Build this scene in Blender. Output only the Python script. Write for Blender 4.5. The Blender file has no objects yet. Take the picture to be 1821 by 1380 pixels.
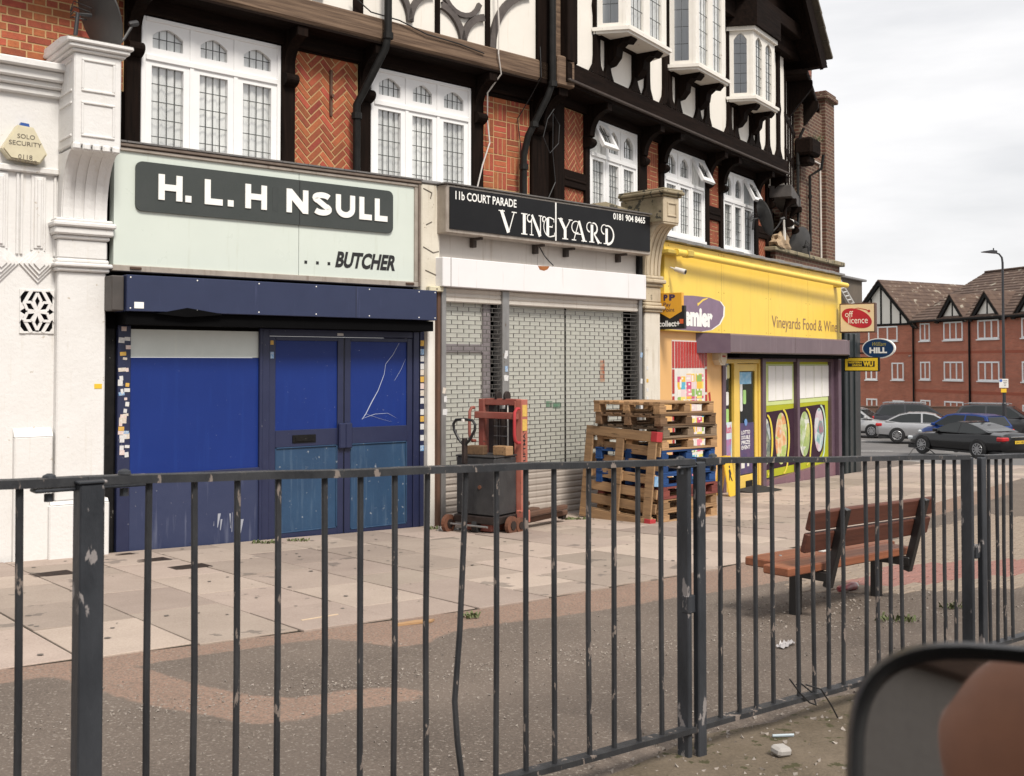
import bpy, bmesh, math, random
from mathutils import Vector, Matrix
random.seed(7)
SC = bpy.context.scene
COL = SC.collection
R = math.radians
# ---------------------------------------------------------------- camera
EYE = 1.363
cam_d = bpy.data.cameras.new('camera'); cam = bpy.data.objects.new('camera', cam_d); COL.objects.link(cam)
cam_d.sensor_width = 36; cam_d.lens = 37.56; cam_d.clip_start = 0.05; cam_d.clip_end = 4000
cam.location = (0, 0, EYE); cam.rotation_euler = (R(91.5), 0, 0); cam_d.shift_y = -92.75/1821
cam_d.dof.use_dof = True; cam_d.dof.focus_distance = 11.0; cam_d.dof.aperture_fstop = 11.0
SC.camera = cam
# ---------------------------------------------------------------- sky and sun (thin bright overcast)
SUN_EL, SUN_AZ = 50, 152          # azimuth clockwise from +Y
w = bpy.data.worlds.new('World'); SC.world = w; w.use_nodes = True
nt = w.node_tree; nt.nodes.clear()
wo = nt.nodes.new('ShaderNodeOutputWorld'); bg = nt.nodes.new('ShaderNodeBackground')
sky = nt.nodes.new('ShaderNodeTexSky'); sky.sky_type = 'NISHITA'; sky.sun_disc = False
sky.sun_elevation = R(SUN_EL); sky.sun_rotation = R(SUN_AZ); sky.air_density = 1.0; sky.dust_density = 3.0
tc = nt.nodes.new('ShaderNodeTexCoord'); mp = nt.nodes.new('ShaderNodeMapping'); mp.inputs['Scale'].default_value = (1, 1, 4.5)
nz = nt.nodes.new('ShaderNodeTexNoise'); nz.inputs['Scale'].default_value = 2.2; nz.inputs['Detail'].default_value = 7; nz.inputs['Roughness'].default_value = .52
rp = nt.nodes.new('ShaderNodeValToRGB'); rp.color_ramp.elements[0].position = .30; rp.color_ramp.elements[1].position = .62
rp.color_ramp.elements[0].color = (.62, .62, .62, 1)
mix = nt.nodes.new('ShaderNodeMix'); mix.data_type = 'RGBA'
mix.inputs['B'].default_value = (16.2, 16.1, 16.2, 1)
L_ = nt.links.new
L_(tc.outputs['Generated'], mp.inputs['Vector']); L_(mp.outputs[0], nz.inputs['Vector']); L_(nz.outputs['Fac'], rp.inputs['Fac'])
L_(rp.outputs['Color'], mix.inputs['Factor']); L_(sky.outputs[0], mix.inputs['A']); L_(mix.outputs['Result'], bg.inputs['Color'])
bg.inputs['Strength'].default_value = 0.046
L_(bg.outputs[0], wo.inputs['Surface'])
sd = bpy.data.lights.new('sun', 'SUN'); sd.energy = 2.8; sd.angle = R(16); sd.color = (1, .93, .84)
sun = bpy.data.objects.new('sun', sd); COL.objects.link(sun)
_d = Vector((math.sin(R(SUN_AZ))*math.cos(R(SUN_EL)), math.cos(R(SUN_AZ))*math.cos(R(SUN_EL)), math.sin(R(SUN_EL))))
sun.rotation_euler = _d.to_track_quat('Z', 'Y').to_euler(); sun.location = (20, -20, 30)
SC.view_settings.view_transform = 'Standard'; SC.view_settings.look = 'None'
SC.view_settings.exposure = 0.50; SC.view_settings.gamma = 1; SC.view_settings.use_curve_mapping = False
SC.render.film_transparent = False
# ---------------------------------------------------------------- materials
MATS = {}
def mat(name, c, c2=None, scale=6, rough=.6, bump=0, bscale=40, metal=0, rand=0, chip=None, chip_amt=.3, chip_scale=14,
        stretch=(1, 1, 1), spec=.5, detail=6, streak=None, streak_amt=.5, coat=0, hue=0, fine=0, alpha=None, attr=None):
    """procedural surface: two-tone noise, optional per-object shift, chips of a second colour, vertical streaks, fine bump"""
    if name in MATS: return MATS[name]
    m = bpy.data.materials.new(name); MATS[name] = m; m.use_nodes = True
    n = m.node_tree.nodes; k = m.node_tree.links.new
    b = n['Principled BSDF']; b.inputs['Metallic'].default_value = metal
    b.inputs['Specular IOR Level'].default_value = spec
    if coat: b.inputs['Coat Weight'].default_value = coat; b.inputs['Coat Roughness'].default_value = .04
    tc = n.new('ShaderNodeTexCoord'); mp = n.new('ShaderNodeMapping'); mp.inputs['Scale'].default_value = stretch
    oi = n.new('ShaderNodeObjectInfo')
    vm = n.new('ShaderNodeVectorMath'); vm.operation = 'MULTIPLY_ADD'
    cb = n.new('ShaderNodeCombineXYZ'); k(oi.outputs['Random'], cb.inputs[0]); k(oi.outputs['Random'], cb.inputs[2])
    k(cb.outputs[0], vm.inputs[0]); vm.inputs[1].default_value = (37, 0, 53) if rand else (0, 0, 0); k(tc.outputs['Object'], vm.inputs[2])
    k(vm.outputs[0], mp.inputs['Vector'])
    def noise(sc, det=6, vec=None):
        t = n.new('ShaderNodeTexNoise'); t.inputs['Scale'].default_value = sc; t.inputs['Detail'].default_value = det
        t.inputs['Roughness'].default_value = .6
        k(vec or mp.outputs[0], t.inputs['Vector']); return t
    def mixc(fac, a, bcol):
        x = n.new('ShaderNodeMix'); x.data_type = 'RGBA'
        k(fac, x.inputs['Factor'])
        for s, v in (('A', a), ('B', bcol)):
            if isinstance(v, tuple): x.inputs[s].default_value = (*v, 1)
            else: k(v, x.inputs[s])
        return x.outputs['Result']
    def ramp(fac, p0, p1):
        r = n.new('ShaderNodeMapRange'); r.inputs['From Min'].default_value = p0; r.inputs['From Max'].default_value = p1
        k(fac, r.inputs['Value']); return r.outputs['Result']
    if c2 is None: c2 = tuple(x*.82 for x in c)
    col = mixc(ramp(noise(scale, detail).outputs['Fac'], .3, .7), c, c2)
    if fine:
        f = ramp(noise(85, 3, tc.outputs['Object']).outputs['Fac'], .35, .75)
        mm = n.new('ShaderNodeMath'); mm.operation = 'MULTIPLY'; mm.inputs[1].default_value = fine; k(f, mm.inputs[0])
        col = mixc(mm.outputs[0], col, (min(c[0]*2.6, .8), min(c[1]*2.6, .78), min(c[2]*2.6, .75)))
    if attr:                        # second surfacing material, blended along a ragged laid edge
        at = n.new('ShaderNodeAttribute'); at.attribute_name = attr[0]; a1 = n.new('ShaderNodeMath'); a1.operation = 'MULTIPLY_ADD'; a1.inputs[1].default_value = .09; a1.inputs[2].default_value = -.045
        k(noise(9, 9, tc.outputs['Object']).outputs['Fac'], a1.inputs[0]); a2 = n.new('ShaderNodeMath'); k(at.outputs['Fac'], a2.inputs[0]); k(a1.outputs[0], a2.inputs[1])
        pk = mixc(ramp(noise(2.2, 9).outputs['Fac'], .3, .7), attr[1], attr[2]); pk = mixc(ramp(noise(70, 4, tc.outputs['Object']).outputs['Fac'], .45, .62), pk, attr[3])
        col = mixc(ramp(a2.outputs[0], -.010, .016), col, pk)
    if streak:
        mp2 = n.new('ShaderNodeMapping'); mp2.inputs['Scale'].default_value = (9, 9, .7); k(vm.outputs[0], mp2.inputs['Vector'])
        t = noise(1.6, 8, mp2.outputs[0]); f = ramp(t.outputs['Fac'], .62-.22*streak_amt, .78)
        col = mixc(f, col, streak)
    if chip:
        t = noise(chip_scale, 9); f = ramp(t.outputs['Fac'], .70-.22*chip_amt, .715-.22*chip_amt)
        col = mixc(f, col, chip)
    if rand:
        hs = n.new('ShaderNodeHueSaturation'); k(col, hs.inputs['Color'])
        r = n.new('ShaderNodeMapRange'); r.inputs['To Min'].default_value = 1-rand; r.inputs['To Max'].default_value = 1+rand
        k(oi.outputs['Random'], r.inputs['Value']); k(r.outputs[0], hs.inputs['Value'])
        if hue:
            wn = n.new('ShaderNodeTexWhiteNoise'); wn.noise_dimensions = '1D'; k(oi.outputs['Random'], wn.inputs['W'])
            r2 = n.new('ShaderNodeMapRange'); r2.inputs['To Min'].default_value = .5-hue; r2.inputs['To Max'].default_value = .5+hue
            k(wn.outputs['Value'], r2.inputs['Value']); k(r2.outputs[0], hs.inputs['Hue'])
        col = hs.outputs['Color']
    k(col, b.inputs['Base Color'])
    rr = n.new('ShaderNodeMapRange'); rr.inputs['To Min'].default_value = max(0, rough-.1); rr.inputs['To Max'].default_value = min(1, rough+.1)
    k(noise(scale*2.3, 4).outputs['Fac'], rr.inputs['Value']); k(rr.outputs[0], b.inputs['Roughness'])
    if bump:
        bp = n.new('ShaderNodeBump'); bp.inputs['Strength'].default_value = min(1, bump); bp.inputs['Distance'].default_value = .006*max(1, bump)
        k(noise(bscale, 8).outputs['Fac'], bp.inputs['Height']); k(bp.outputs[0], b.inputs['Normal'])
    if alpha is not None: b.inputs['Alpha'].default_value = alpha
    return m
def wood(name, c, c2, grain=(1.2, 26, 26), rough=.7, bump=.5, rand=.15, chip=None, chip_amt=.3, spec=.3):
    """timber: noise stretched along local X"""
    return mat(name, c, c2, scale=1.5, stretch=grain, rough=rough, bump=bump, bscale=2.2, rand=rand, chip=chip, chip_amt=chip_amt, chip_scale=1.6, detail=9, spec=spec)
def glass(name, tint=(.8, .85, .85), refl=.12, rough=.03):
    if name in MATS: return MATS[name]
    m = bpy.data.materials.new(name); MATS[name] = m; m.use_nodes = True
    n = m.node_tree.nodes; k = m.node_tree.links.new; n.clear()
    o = n.new('ShaderNodeOutputMaterial'); mx = n.new('ShaderNodeMixShader'); t = n.new('ShaderNodeBsdfTransparent'); g = n.new('ShaderNodeBsdfGlossy')
    t.inputs['Color'].default_value = (*tint, 1); g.inputs['Roughness'].default_value = rough
    lw = n.new('ShaderNodeLayerWeight'); lw.inputs['Blend'].default_value = .5
    pw = n.new('ShaderNodeMath'); pw.operation = 'POWER'; pw.inputs[1].default_value = 5; k(lw.outputs['Facing'], pw.inputs[0])
    a = n.new('ShaderNodeMath'); a.operation = 'ADD'; a.inputs[1].default_value = refl; k(pw.outputs[0], a.inputs[0]); a.use_clamp = True
    tc = n.new('ShaderNodeTexCoord'); nz = n.new('ShaderNodeTexNoise'); nz.inputs['Scale'].default_value = 4; k(tc.outputs['Object'], nz.inputs['Vector'])
    bp = n.new('ShaderNodeBump'); bp.inputs['Strength'].default_value = .04; k(nz.outputs['Fac'], bp.inputs['Height']); k(bp.outputs[0], g.inputs['Normal'])
    k(a.outputs[0], mx.inputs['Fac']); k(t.outputs[0], mx.inputs[1]); k(g.outputs[0], mx.inputs[2]); k(mx.outputs[0], o.inputs['Surface'])
    return m
# ---------------------------------------------------------------- mesh helpers
class MB:
    def __init__(s): s.v = []; s.f = []
    def add(s, vs, fs):
        o = len(s.v); s.v += [tuple(x) for x in vs]; s.f += [tuple(i+o for i in f) for f in fs]; return s
    def box(s, x0, x1, y0, y1, z0, z1, M=None):
        vs = [Vector(p) for p in ((x0,y0,z0),(x1,y0,z0),(x1,y1,z0),(x0,y1,z0),(x0,y0,z1),(x1,y0,z1),(x1,y1,z1),(x0,y1,z1))]
        if M: vs = [M @ p for p in vs]
        return s.add(vs, [(0,3,2,1),(4,5,6,7),(0,1,5,4),(1,2,6,5),(2,3,7,6),(3,0,4,7)])
    def cbox(s, x0, x1, y0, y1, z0, z1, c=.006, M=None):
        """box with chamfered edges"""
        if x1 < x0: x0, x1 = x1, x0
        if y1 < y0: y0, y1 = y1, y0
        if z1 < z0: z0, z1 = z1, z0
        c = min(c, (x1-x0)*.3, (y1-y0)*.3, (z1-z0)*.3)
        X = (x0, x1); Y = (y0, y1); Z = (z0, z1); vs = []; idx = {}
        for i in (0, 1):
            for j in (0, 1):
                for l in (0, 1):
                    sx, sy, sz = (c if i == 0 else -c), (c if j == 0 else -c), (c if l == 0 else -c)
                    for a, p in enumerate(((X[i], Y[j]+sy, Z[l]+sz), (X[i]+sx, Y[j], Z[l]+sz), (X[i]+sx, Y[j]+sy, Z[l]))):
                        idx[i, j, l, a] = len(vs); vs.append(Vector(p))
        q = lambda *t: tuple(idx[k] for k in t)
        fs = []
        for i in (0, 1):
            f = q((i,0,0,0),(i,1,0,0),(i,1,1,0),(i,0,1,0)); fs.append(f if i else f[::-1])
            f = q((0,i,0,1),(1,i,0,1),(1,i,1,1),(0,i,1,1)); fs.append(f[::-1] if i else f)
            f = q((0,0,i,2),(1,0,i,2),(1,1,i,2),(0,1,i,2)); fs.append(f if i else f[::-1])
        for i in (0, 1):
            for j in (0, 1):
                f = q((i,j,0,0),(i,j,1,0),(i,j,1,1),(i,j,0,1)); fs.append(f if i != j else f[::-1])
                f = q((i,0,j,0),(i,1,j,0),(i,1,j,2),(i,0,j,2)); fs.append(f[::-1] if i != j else f)
                f = q((0,i,j,1),(1,i,j,1),(1,i,j,2),(0,i,j,2)); fs.append(f if i != j else f[::-1])
                for l in (0, 1):
                    f = q((i,j,l,0),(i,j,l,1),(i,j,l,2)); fs.append(f if (i+j+l) % 2 == 0 else f[::-1])
        if M: vs = [M @ p for p in vs]
        return s.add(vs, fs)
    def prism(s, poly, a0, a1, axis='y', M=None):
        """poly of 2-D points extruded along axis: y -> (x,z); x -> (y,z); z -> (x,y)"""
        def P(p, a): return Vector({'y': (p[0], a, p[1]), 'x': (a, p[0], p[1]), 'z': (p[0], p[1], a)}[axis])
        vs = [P(p, a0) for p in poly]+[P(p, a1) for p in poly]
        if M: vs = [M @ p for p in vs]
        n = len(poly)
        ar = sum(poly[i][0]*poly[(i+1) % n][1]-poly[(i+1) % n][0]*poly[i][1] for i in range(n))
        fl = (ar > 0) == (axis in 'xz') ; fl = fl == (a1 > a0)
        fs = [tuple(range(n))[::-1], tuple(range(n, 2*n))]+[(i, (i+1) % n, n+(i+1) % n, n+i) for i in range(n)]
        if not fl: fs = [f[::-1] for f in fs]
        return s.add(vs, fs)
    def tube(s, pts, r, n=8, closed=False, cap=True):
        pts = [Vector(p) for p in pts]; m = len(pts)
        rs = r if isinstance(r, (list, tuple)) else [r]*m
        vs = []; up = None
        for i, p in enumerate(pts):
            if closed: t = pts[(i+1) % m]-pts[i-1]
            else: t = pts[min(i+1, m-1)]-pts[max(i-1, 0)]
            t.normalize()
            if up is None: up = t.orthogonal().normalized()
            else:
                up = up-t*up.dot(t)
                if up.length < 1e-5: up = t.orthogonal()
                up.normalize()
            bi = t.cross(up)
            vs += [p+(up*math.cos(2*math.pi*j/n)+bi*math.sin(2*math.pi*j/n))*rs[i] for j in range(n)]
        fs = []
        for i in range(m if closed else m-1):
            a, b = i*n, ((i+1) % m)*n
            fs += [(a+j, a+(j+1) % n, b+(j+1) % n, b+j) for j in range(n)]
        if cap and not closed: fs += [tuple(range(n))[::-1], tuple(range((m-1)*n, m*n))]
        return s.add(vs, fs)
    def lathe(s, prof, n=16, M=None):
        """prof of (radius, z), revolved about local Z"""
        vs = []; fs = []
        for r_, z_ in prof: vs += [Vector((r_*math.cos(2*math.pi*j/n), r_*math.sin(2*math.pi*j/n), z_)) for j in range(n)]
        for i in range(len(prof)-1):
            fs += [(i*n+j, i*n+(j+1) % n, (i+1)*n+(j+1) % n, (i+1)*n+j) for j in range(n)]
        fs += [tuple(range(n))[::-1], tuple(range((len(prof)-1)*n, len(prof)*n))]
        if M: vs = [M @ p for p in vs]
        return s.add(vs, fs)
    def sheet(s, fn, nu, nv):
        vs = [fn(i/nu, j/nv) for j in range(nv+1) for i in range(nu+1)]
        return s.add(vs, [(j*(nu+1)+i, j*(nu+1)+i+1, (j+1)*(nu+1)+i+1, (j+1)*(nu+1)+i) for j in range(nv) for i in range(nu)])
    def mesh(s, name, m=None, smooth=False):
        me = bpy.data.meshes.new(name); me.from_pydata(s.v, [], s.f); me.update()
        if m: me.materials.append(m)
        if smooth:
            me.polygons.foreach_set('use_smooth', [True]*len(me.polygons))
            try: me.set_sharp_from_angle(angle=R(40))
            except Exception: pass
        return me
    def build(s, name, m, parent=None, smooth=False, **kw):
        return put(name, s.mesh(name, m, smooth), parent, **kw)
def put(name, me, parent=None, loc=None, rot=None, M=None, label=None, kind=None):
    o = bpy.data.objects.new(name, me); COL.objects.link(o); o.parent = parent
    if M is not None: o.matrix_local = M
    if loc is not None: o.location = loc
    if rot is not None: o.rotation_euler = rot
    if label: o['label'] = label
    if kind: o['kind'] = kind
    return o
def tag(o, label, cat, group=None, kind=None):
    o['label'] = label; o['category'] = cat
    if group: o['group'] = group
    if kind: o['kind'] = kind
    return o
def thing(name, label, cat, loc=(0, 0, 0), rz=0, group=None, M=None):
    o = bpy.data.objects.new(name, None); COL.objects.link(o); o.empty_display_size = .2
    if M is not None: o.matrix_world = M
    else: o.location = loc; o.rotation_euler = (0, 0, rz)
    return tag(o, label, cat, group)
def copy_tree(o, parent=None):
    c = o.copy(); COL.objects.link(c); c.parent = parent
    for ch in list(o.children): copy_tree(ch, c)
    return c
def struct(name, mb, m, parent=None, label=None, smooth=False):
    o = mb.build(name, m, parent, smooth)
    if parent is None: o['kind'] = 'structure'
    if label: o['label'] = label
    return o
# text: drawn flat in local (x, z), facing -y, fitted to a box
def text_mesh(s, x0, x1, z0, z1, y, bold=0., shear=0., th=.003, M=None, keep=False, align='C'):
    cu = bpy.data.curves.new('t', 'FONT'); cu.body = s; cu.offset = bold; cu.resolution_u = 3; cu.extrude = 0
    ob = bpy.data.objects.new('t', cu); COL.objects.link(ob)
    dg = bpy.context.evaluated_depsgraph_get(); me = bpy.data.meshes.new_from_object(ob.evaluated_get(dg))
    bpy.data.objects.remove(ob); bpy.data.curves.remove(cu)
    co = [v.co for v in me.vertices]
    ax, bx = min(c.x for c in co), max(c.x for c in co); ay, by = min(c.y for c in co), max(c.y for c in co)
    sx, sz = (x1-x0)/(bx-ax), (z1-z0)/(by-ay)
    if keep:
        sx = min(sx, sz); sz = sx; xx = (x0+x1)/2-(bx-ax)*sx/2; zz = (z0+z1)/2-(by-ay)*sz/2
    else: xx, zz = x0, z0
    mb = MB()
    vs = [Vector((xx+(c.x-ax)*sx+shear*(c.y-ay)*sz, y, zz+(c.y-ay)*sz)) for c in co]
    fs = [tuple(p.vertices) for p in me.polygons]
    bpy.data.meshes.remove(me)
    # front cap plus rim
    if M: vs = [M @ v for v in vs]
    mb.add(vs, fs)
    return mb
def islands(mb):
    par = list(range(len(mb.v)))
    def fd(i):
        while par[i] != i: par[i] = par[par[i]]; i = par[i]
        return i
    for f in mb.f:
        for i in f[1:]: par[fd(i)] = fd(f[0])
    gs = {}
    for f in mb.f: gs.setdefault(fd(f[0]), []).append(f)
    return list(gs.values())
def text(s, x0, x1, z0, z1, y, m, parent, name='lettering', **kw):
    mb = text_mesh(s, x0, x1, z0, z1, y, **kw)
    if z1-z0 < .075 and name == 'lettering':
        o = mb.build(name, m, parent); o['kind'] = 'stuff'; return o
    groups = []
    for fs in islands(mb):          # one object per letter; dots join the stem below them
        ids = {i for f in fs for i in f}; lo, hi = min(mb.v[i][0] for i in ids), max(mb.v[i][0] for i in ids)
        for g in groups:
            if s and 'i' in s and min(hi, g[1])-max(lo, g[0]) > .5*min(hi-lo, g[1]-g[0]): g[2].extend(fs); g[0] = min(lo, g[0]); g[1] = max(hi, g[1]); break
        else: groups.append([lo, hi, list(fs)])
    for lo, hi, fs in groups:
        ids = sorted({i for f in fs for i in f}); mp_ = {a: b for b, a in enumerate(ids)}
        o = MB().add([mb.v[i] for i in ids], [tuple(mp_[i] for i in f) for f in fs]).build('letter', m, parent)
    return o
# ---------------------------------------------------------------- frames of the street
class Fr:
    def __init__(s, o, az):
        s.o = Vector((o[0], o[1], 0)); a = R(az); s.az = az; s.rz = R(90-az)
        s.u = Vector((math.sin(a), math.cos(a), 0)); s.n = Vector((math.cos(a), -math.sin(a), 0))
    def P(s, u, w, z): return s.o+s.u*u+s.n*w+Vector((0, 0, z))
    def M(s, u=0, w=0, z=0): return Matrix.Translation(s.P(u, w, z)) @ Matrix.Rotation(s.rz, 4, 'Z')
FB = Fr((-3.7944, 10.2698), 51); FV = Fr((-.9611, 12.5641), 46); FP = Fr((2.1390, 15.5578), 35.5)
FL = Fr((-3.9517, 10.4641), 48); FR = Fr((.5734, 14.5385), 34); FF = Fr((.7283, 4.2416), 51.5)
# profile of the ground: falls away from the viewer, dips to the junction, then levels
_GT = [(-400, 1.2), (-28, 1.2), (24, -1.03), (30, -1.36), (36, -1.80), (42.5, -2.20), (50, -2.38), (58, -2.46), (75, -2.55), (3000, -2.55)]
def zg(x, y):
    if -28 <= y <= 24: return .0036*max(-30, min(30, x))-.0429*y
    for (a, b), (c, d) in zip(_GT, _GT[1:]):
        if a <= y <= c: return .0036*max(-30, min(30, x))+b+(d-b)*(y-a)/(c-a)
    return -2.55
def gp(x, y, h=0): return Vector((x, y, zg(x, y)+h))
# ================================================================ GROUND
M_ASPH = mat('asphalt_old', (.088, .071, .059), (.145, .117, .097), scale=1.3, rough=.9, bump=1, bscale=70, fine=.55, spec=.25, chip=(.27, .235, .20), chip_amt=.46, chip_scale=62, detail=9)
M_ROAD = mat('asphalt_road', (.105, .100, .098), (.15, .143, .138), scale=.5, rough=.88, bump=.6, bscale=80, fine=.2, spec=.3)
M_PINK = mat('pink_macadam', (.27, .170, .126), (.205, .140, .108), scale=2.2, rough=.92, bump=1, bscale=70, fine=.45, spec=.2, chip=(.13, .105, .088), chip_amt=.58, chip_scale=45, detail=9)
M_SLAB = mat('paving_concrete', (.345, .278, .235), (.285, .226, .19), scale=2.2, rough=.9, bump=.4, bscale=110, rand=.22, hue=.007, fine=.16, spec=.25, chip=(.21,.175,.15), chip_amt=.28, chip_scale=2.6)
M_KERB = mat('kerb_concrete', (.33, .30, .27), (.22, .2, .18), scale=3, rough=.9, bump=.4, bscale=60, rand=.1)
M_SOIL = mat('dirt_and_moss', (.085, .068, .048), (.15, .12, .09), scale=3.5, rough=1, bump=1.6, bscale=30, chip=(.066, .062, .032), chip_amt=.44, chip_scale=15, fine=.45, spec=.2)
M_LAND = mat('far_land', (.10, .11, .07), (.14, .13, .10), scale=.05, rough=1)
M_WHITE_LINE = mat('road_paint', (.6, .59, .56), (.42, .41, .39), scale=6, rough=.8)
def rough_edge(poly, amp, step=.035, seed=1):
    """break a smooth outline into a ragged laid edge"""
    r_ = random.Random(seed); out = []
    for i in range(len(poly)):
        a, b = Vector(poly[i]), Vector(poly[(i+1) % len(poly)]); L = (b-a).length; n = max(1, int(L/step)); nn = Vector((-(b-a).y, (b-a).x))/max(L, 1e-6)
        if L > 3: out.append(tuple(a)); continue
        for k in range(n): out.append(tuple(a+(b-a)*(k/n)+nn*r_.uniform(-amp, amp)))
    return out
def patch(name, poly, h, m, kind='structure', parent=None, curve=False):
    bm = bmesh.new()
    f = bm.faces.new([bm.verts.new((x, y, 0)) for x, y in poly])
    for yy in [a for a, b in _GT[1:-1]]:
        bmesh.ops.bisect_plane(bm, geom=bm.verts[:]+bm.edges[:]+bm.faces[:], plane_co=(0, yy, 0), plane_no=(0, 1, 0), dist=1e-5)
    bmesh.ops.triangulate(bm, faces=bm.faces[:])
    bmesh.ops.recalc_face_normals(bm, faces=bm.faces[:])
    if sum(f.normal.z for f in bm.faces) < 0: bmesh.ops.reverse_faces(bm, faces=bm.faces[:])
    for v in bm.verts: v.co.z = zg(v.co.x, v.co.y)+h
    me = bpy.data.meshes.new(name); bm.to_mesh(me); bm.free(); me.materials.append(m)
    o = put(name, me, parent)
    if kind and parent is None: o['kind'] = kind
    return o
# base land sheet out to the horizon
patch('ground', [(-2500, -400), (2500, -400), (2500, 3000), (-2500, 3000)], -.16, M_LAND)
road = patch('road', [(-60, -60), (70, -60), (120, 10), (120, 66), (20, 66), (-60, 66)], -.11, M_ROAD)
KERB = [FF.P(s, 1.0, 0).xy.to_tuple() for s in (-14, -8, -4, 0, 3.2)]+[(5.6, 7.3), (8.2, 11.3), (9.4, 16), (9.9, 21), (10.5, 25.5), (10.7, 28.6), (9.9, 30.6), (8.0, 31.8), (5, 33)]
patch('footway', KERB+[(-3, 33), (-16, 12), (-18, -2)], 0, M_ASPH)
kerb = bpy.data.objects.new('kerb', None); COL.objects.link(kerb); kerb['kind'] = 'structure'
def along(pts, step):
    out = []; d = 0
    for a, b in zip(pts, pts[1:]):
        a, b = Vector(a), Vector(b); L = (b-a).length
        while d <= L:
            p = a+(b-a)*(d/L); out.append((p, (b-a).normalized())); d += step
        d -= L
    return out
kme = MB().cbox(-.445, .445, -.065, .065, -.14, .012, .012).mesh('kerb_stone', M_KERB)
for p, t in along(KERB, .9):
    put('kerb_stone', kme, kerb, loc=gp(p.x, p.y), rot=(0, -math.atan2(zg(p.x+t.x*.4, p.y+t.y*.4)-zg(p.x-t.x*.4, p.y-t.y*.4), .8), math.atan2(t.y, t.x)))
# curve that the shopfronts follow: Q(s, t), t outward from the fronts
_C = {}
def _az(s):
    def st(a, b, c, wd): x = max(0, min(1, (s-c)/wd+.5)); return a+(b-a)*x*x*(3-2*x)
    return st(51, 46, 3.65, 1.4) if s < 5.5 else st(46, 35.5, 7.95, 2.0)
_p = Vector((FB.o.x, FB.o.y)); s = 0.
while s < 28: _C[round(s*20)] = _p.copy(); a = R(_az(s)); _p += Vector((math.sin(a), math.cos(a)))*.05; s += .05
_p = Vector((FB.o.x, FB.o.y)); s = 0.
while s > -8: _C[round(s*20)] = _p.copy(); a = R(_az(s)); _p -= Vector((math.sin(a), math.cos(a)))*.05; s -= .05
def Q(s, t):
    a = R(_az(s)); i = math.floor(s*20); fr = s*20-i
    p = _C[i].lerp(_C[i+1], fr); return (p.x+math.cos(a)*t, p.y-math.sin(a)*t)
def lerp_tab(tab, x):
    if x <= tab[0][0]: return tab[0][1]
    for (a, b), (c, d) in zip(tab, tab[1:]):
        if x <= c: return b+(d-b)*(x-a)/(c-a)
    return tab[-1][1]
TE = [(-6, 4.2), (-2, 4.27), (1.1, 4.55), (3.4, 4.4), (6, 3.85), (9.5, 3.3), (14, 3.3), (22, 3.3)]
# pinkish macadam: the edging band and the S-shaped reinstatement, 4 mm above the older asphalt
BAND = [(-4.6,4.35), (-2.52,5.41), (-2.17,5.74), (-1.99,5.77), (-1.75,5.98), (-1.26,6.34), (-1.05,6.41), (-0.80,6.26), (-0.66,6.18), (-0.50,6.28), (-0.38,6.60), (-0.07,6.85), (0.26,7.04), (0.69,7.35), (1.20,7.78), (1.51,7.99), (1.86,8.26), (2.29,8.60), (3.22,10.08), (5.00,13.09), (7.81,16.84), (9.0, 19.5)]
ins = [Q(s, lerp_tab(TE, s)-.25) for s in (12, 10, 8, 6.5, 5, 3.5, 2, .5, -1, -3, -4.5)]
SUP = [(-2.17,5.74), (-2.00,5.73), (-1.86,5.63), (-1.61,5.40), (-1.34,5.21), (-1.12,5.12), (-1.02,5.12), (-0.80,5.25), (-0.58,5.31), (-0.40,5.20)]
SLO = [(-2.38,5.53), (-2.20,5.41), (-1.96,5.20), (-1.76,5.04), (-1.53,4.90), (-1.35,4.82), (-1.23,4.73), (-1.11,4.68), (-0.98,4.72), (-0.74,4.89), (-0.45,5.06)]
import numpy as np
M_FOOT = mat('patched_asphalt', (.088, .071, .059), (.145, .117, .097), scale=1.3, rough=.9, bump=1, bscale=70, fine=.55, spec=.25, detail=9, chip=(.27, .235, .20), chip_amt=.46, chip_scale=62, attr=('pink', (.30, .198, .150), (.24, .162, .124), (.165, .125, .10)))
xs = np.arange(-5.4, 9.6, .06); ys = np.arange(3.2, 19.8, .06); gx_, gy_ = np.meshgrid(xs, ys)
def sdist(poly):
    px, py = gx_.ravel(), gy_.ravel(); d = np.full(px.shape, 9.); ins_ = np.zeros(px.shape, bool); n = len(poly)
    for i in range(n):
        (ax, ay), (bx, by) = poly[i], poly[(i+1) % n]; ex, ey = bx-ax, by-ay; t = np.clip(((px-ax)*ex+(py-ay)*ey)/(ex*ex+ey*ey+1e-9), 0, 1)
        d = np.minimum(d, np.hypot(px-ax-t*ex, py-ay-t*ey))
        if abs(ey) > 1e-9: c_ = ((ay > py) != (by > py)) & (px < ex*(py-ay)/ey+ax); ins_ ^= c_
    return np.where(ins_, d, -d)
pk_ = np.maximum(sdist(BAND+ins), sdist(SLO+SUP[::-1])); keep = np.maximum(pk_, sdist(KERB+[(-3, 33), (-16, 12), (-18, -2)])-9)
nx_, ny_ = len(xs), len(ys); me = bpy.data.meshes.new('footway_surface')
vz = [(float(x), float(y), zg(x, y)+.003) for x, y in zip(gx_.ravel(), gy_.ravel())]
near = sdist(KERB+[(-3, 33), (-16, 12), (-18, -2)]) > .10; idx_ = np.arange(nx_*ny_).reshape(ny_, nx_); fq = []
for r_ in range(ny_-1):
    for c_ in range(nx_-1):
        a_ = idx_[r_, c_]
        if near[a_]: fq.append((int(a_), int(a_+1), int(a_+nx_+1), int(a_+nx_)))
used = sorted({i for f in fq for i in f}); rm_ = {a: b for b, a in enumerate(used)}
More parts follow.
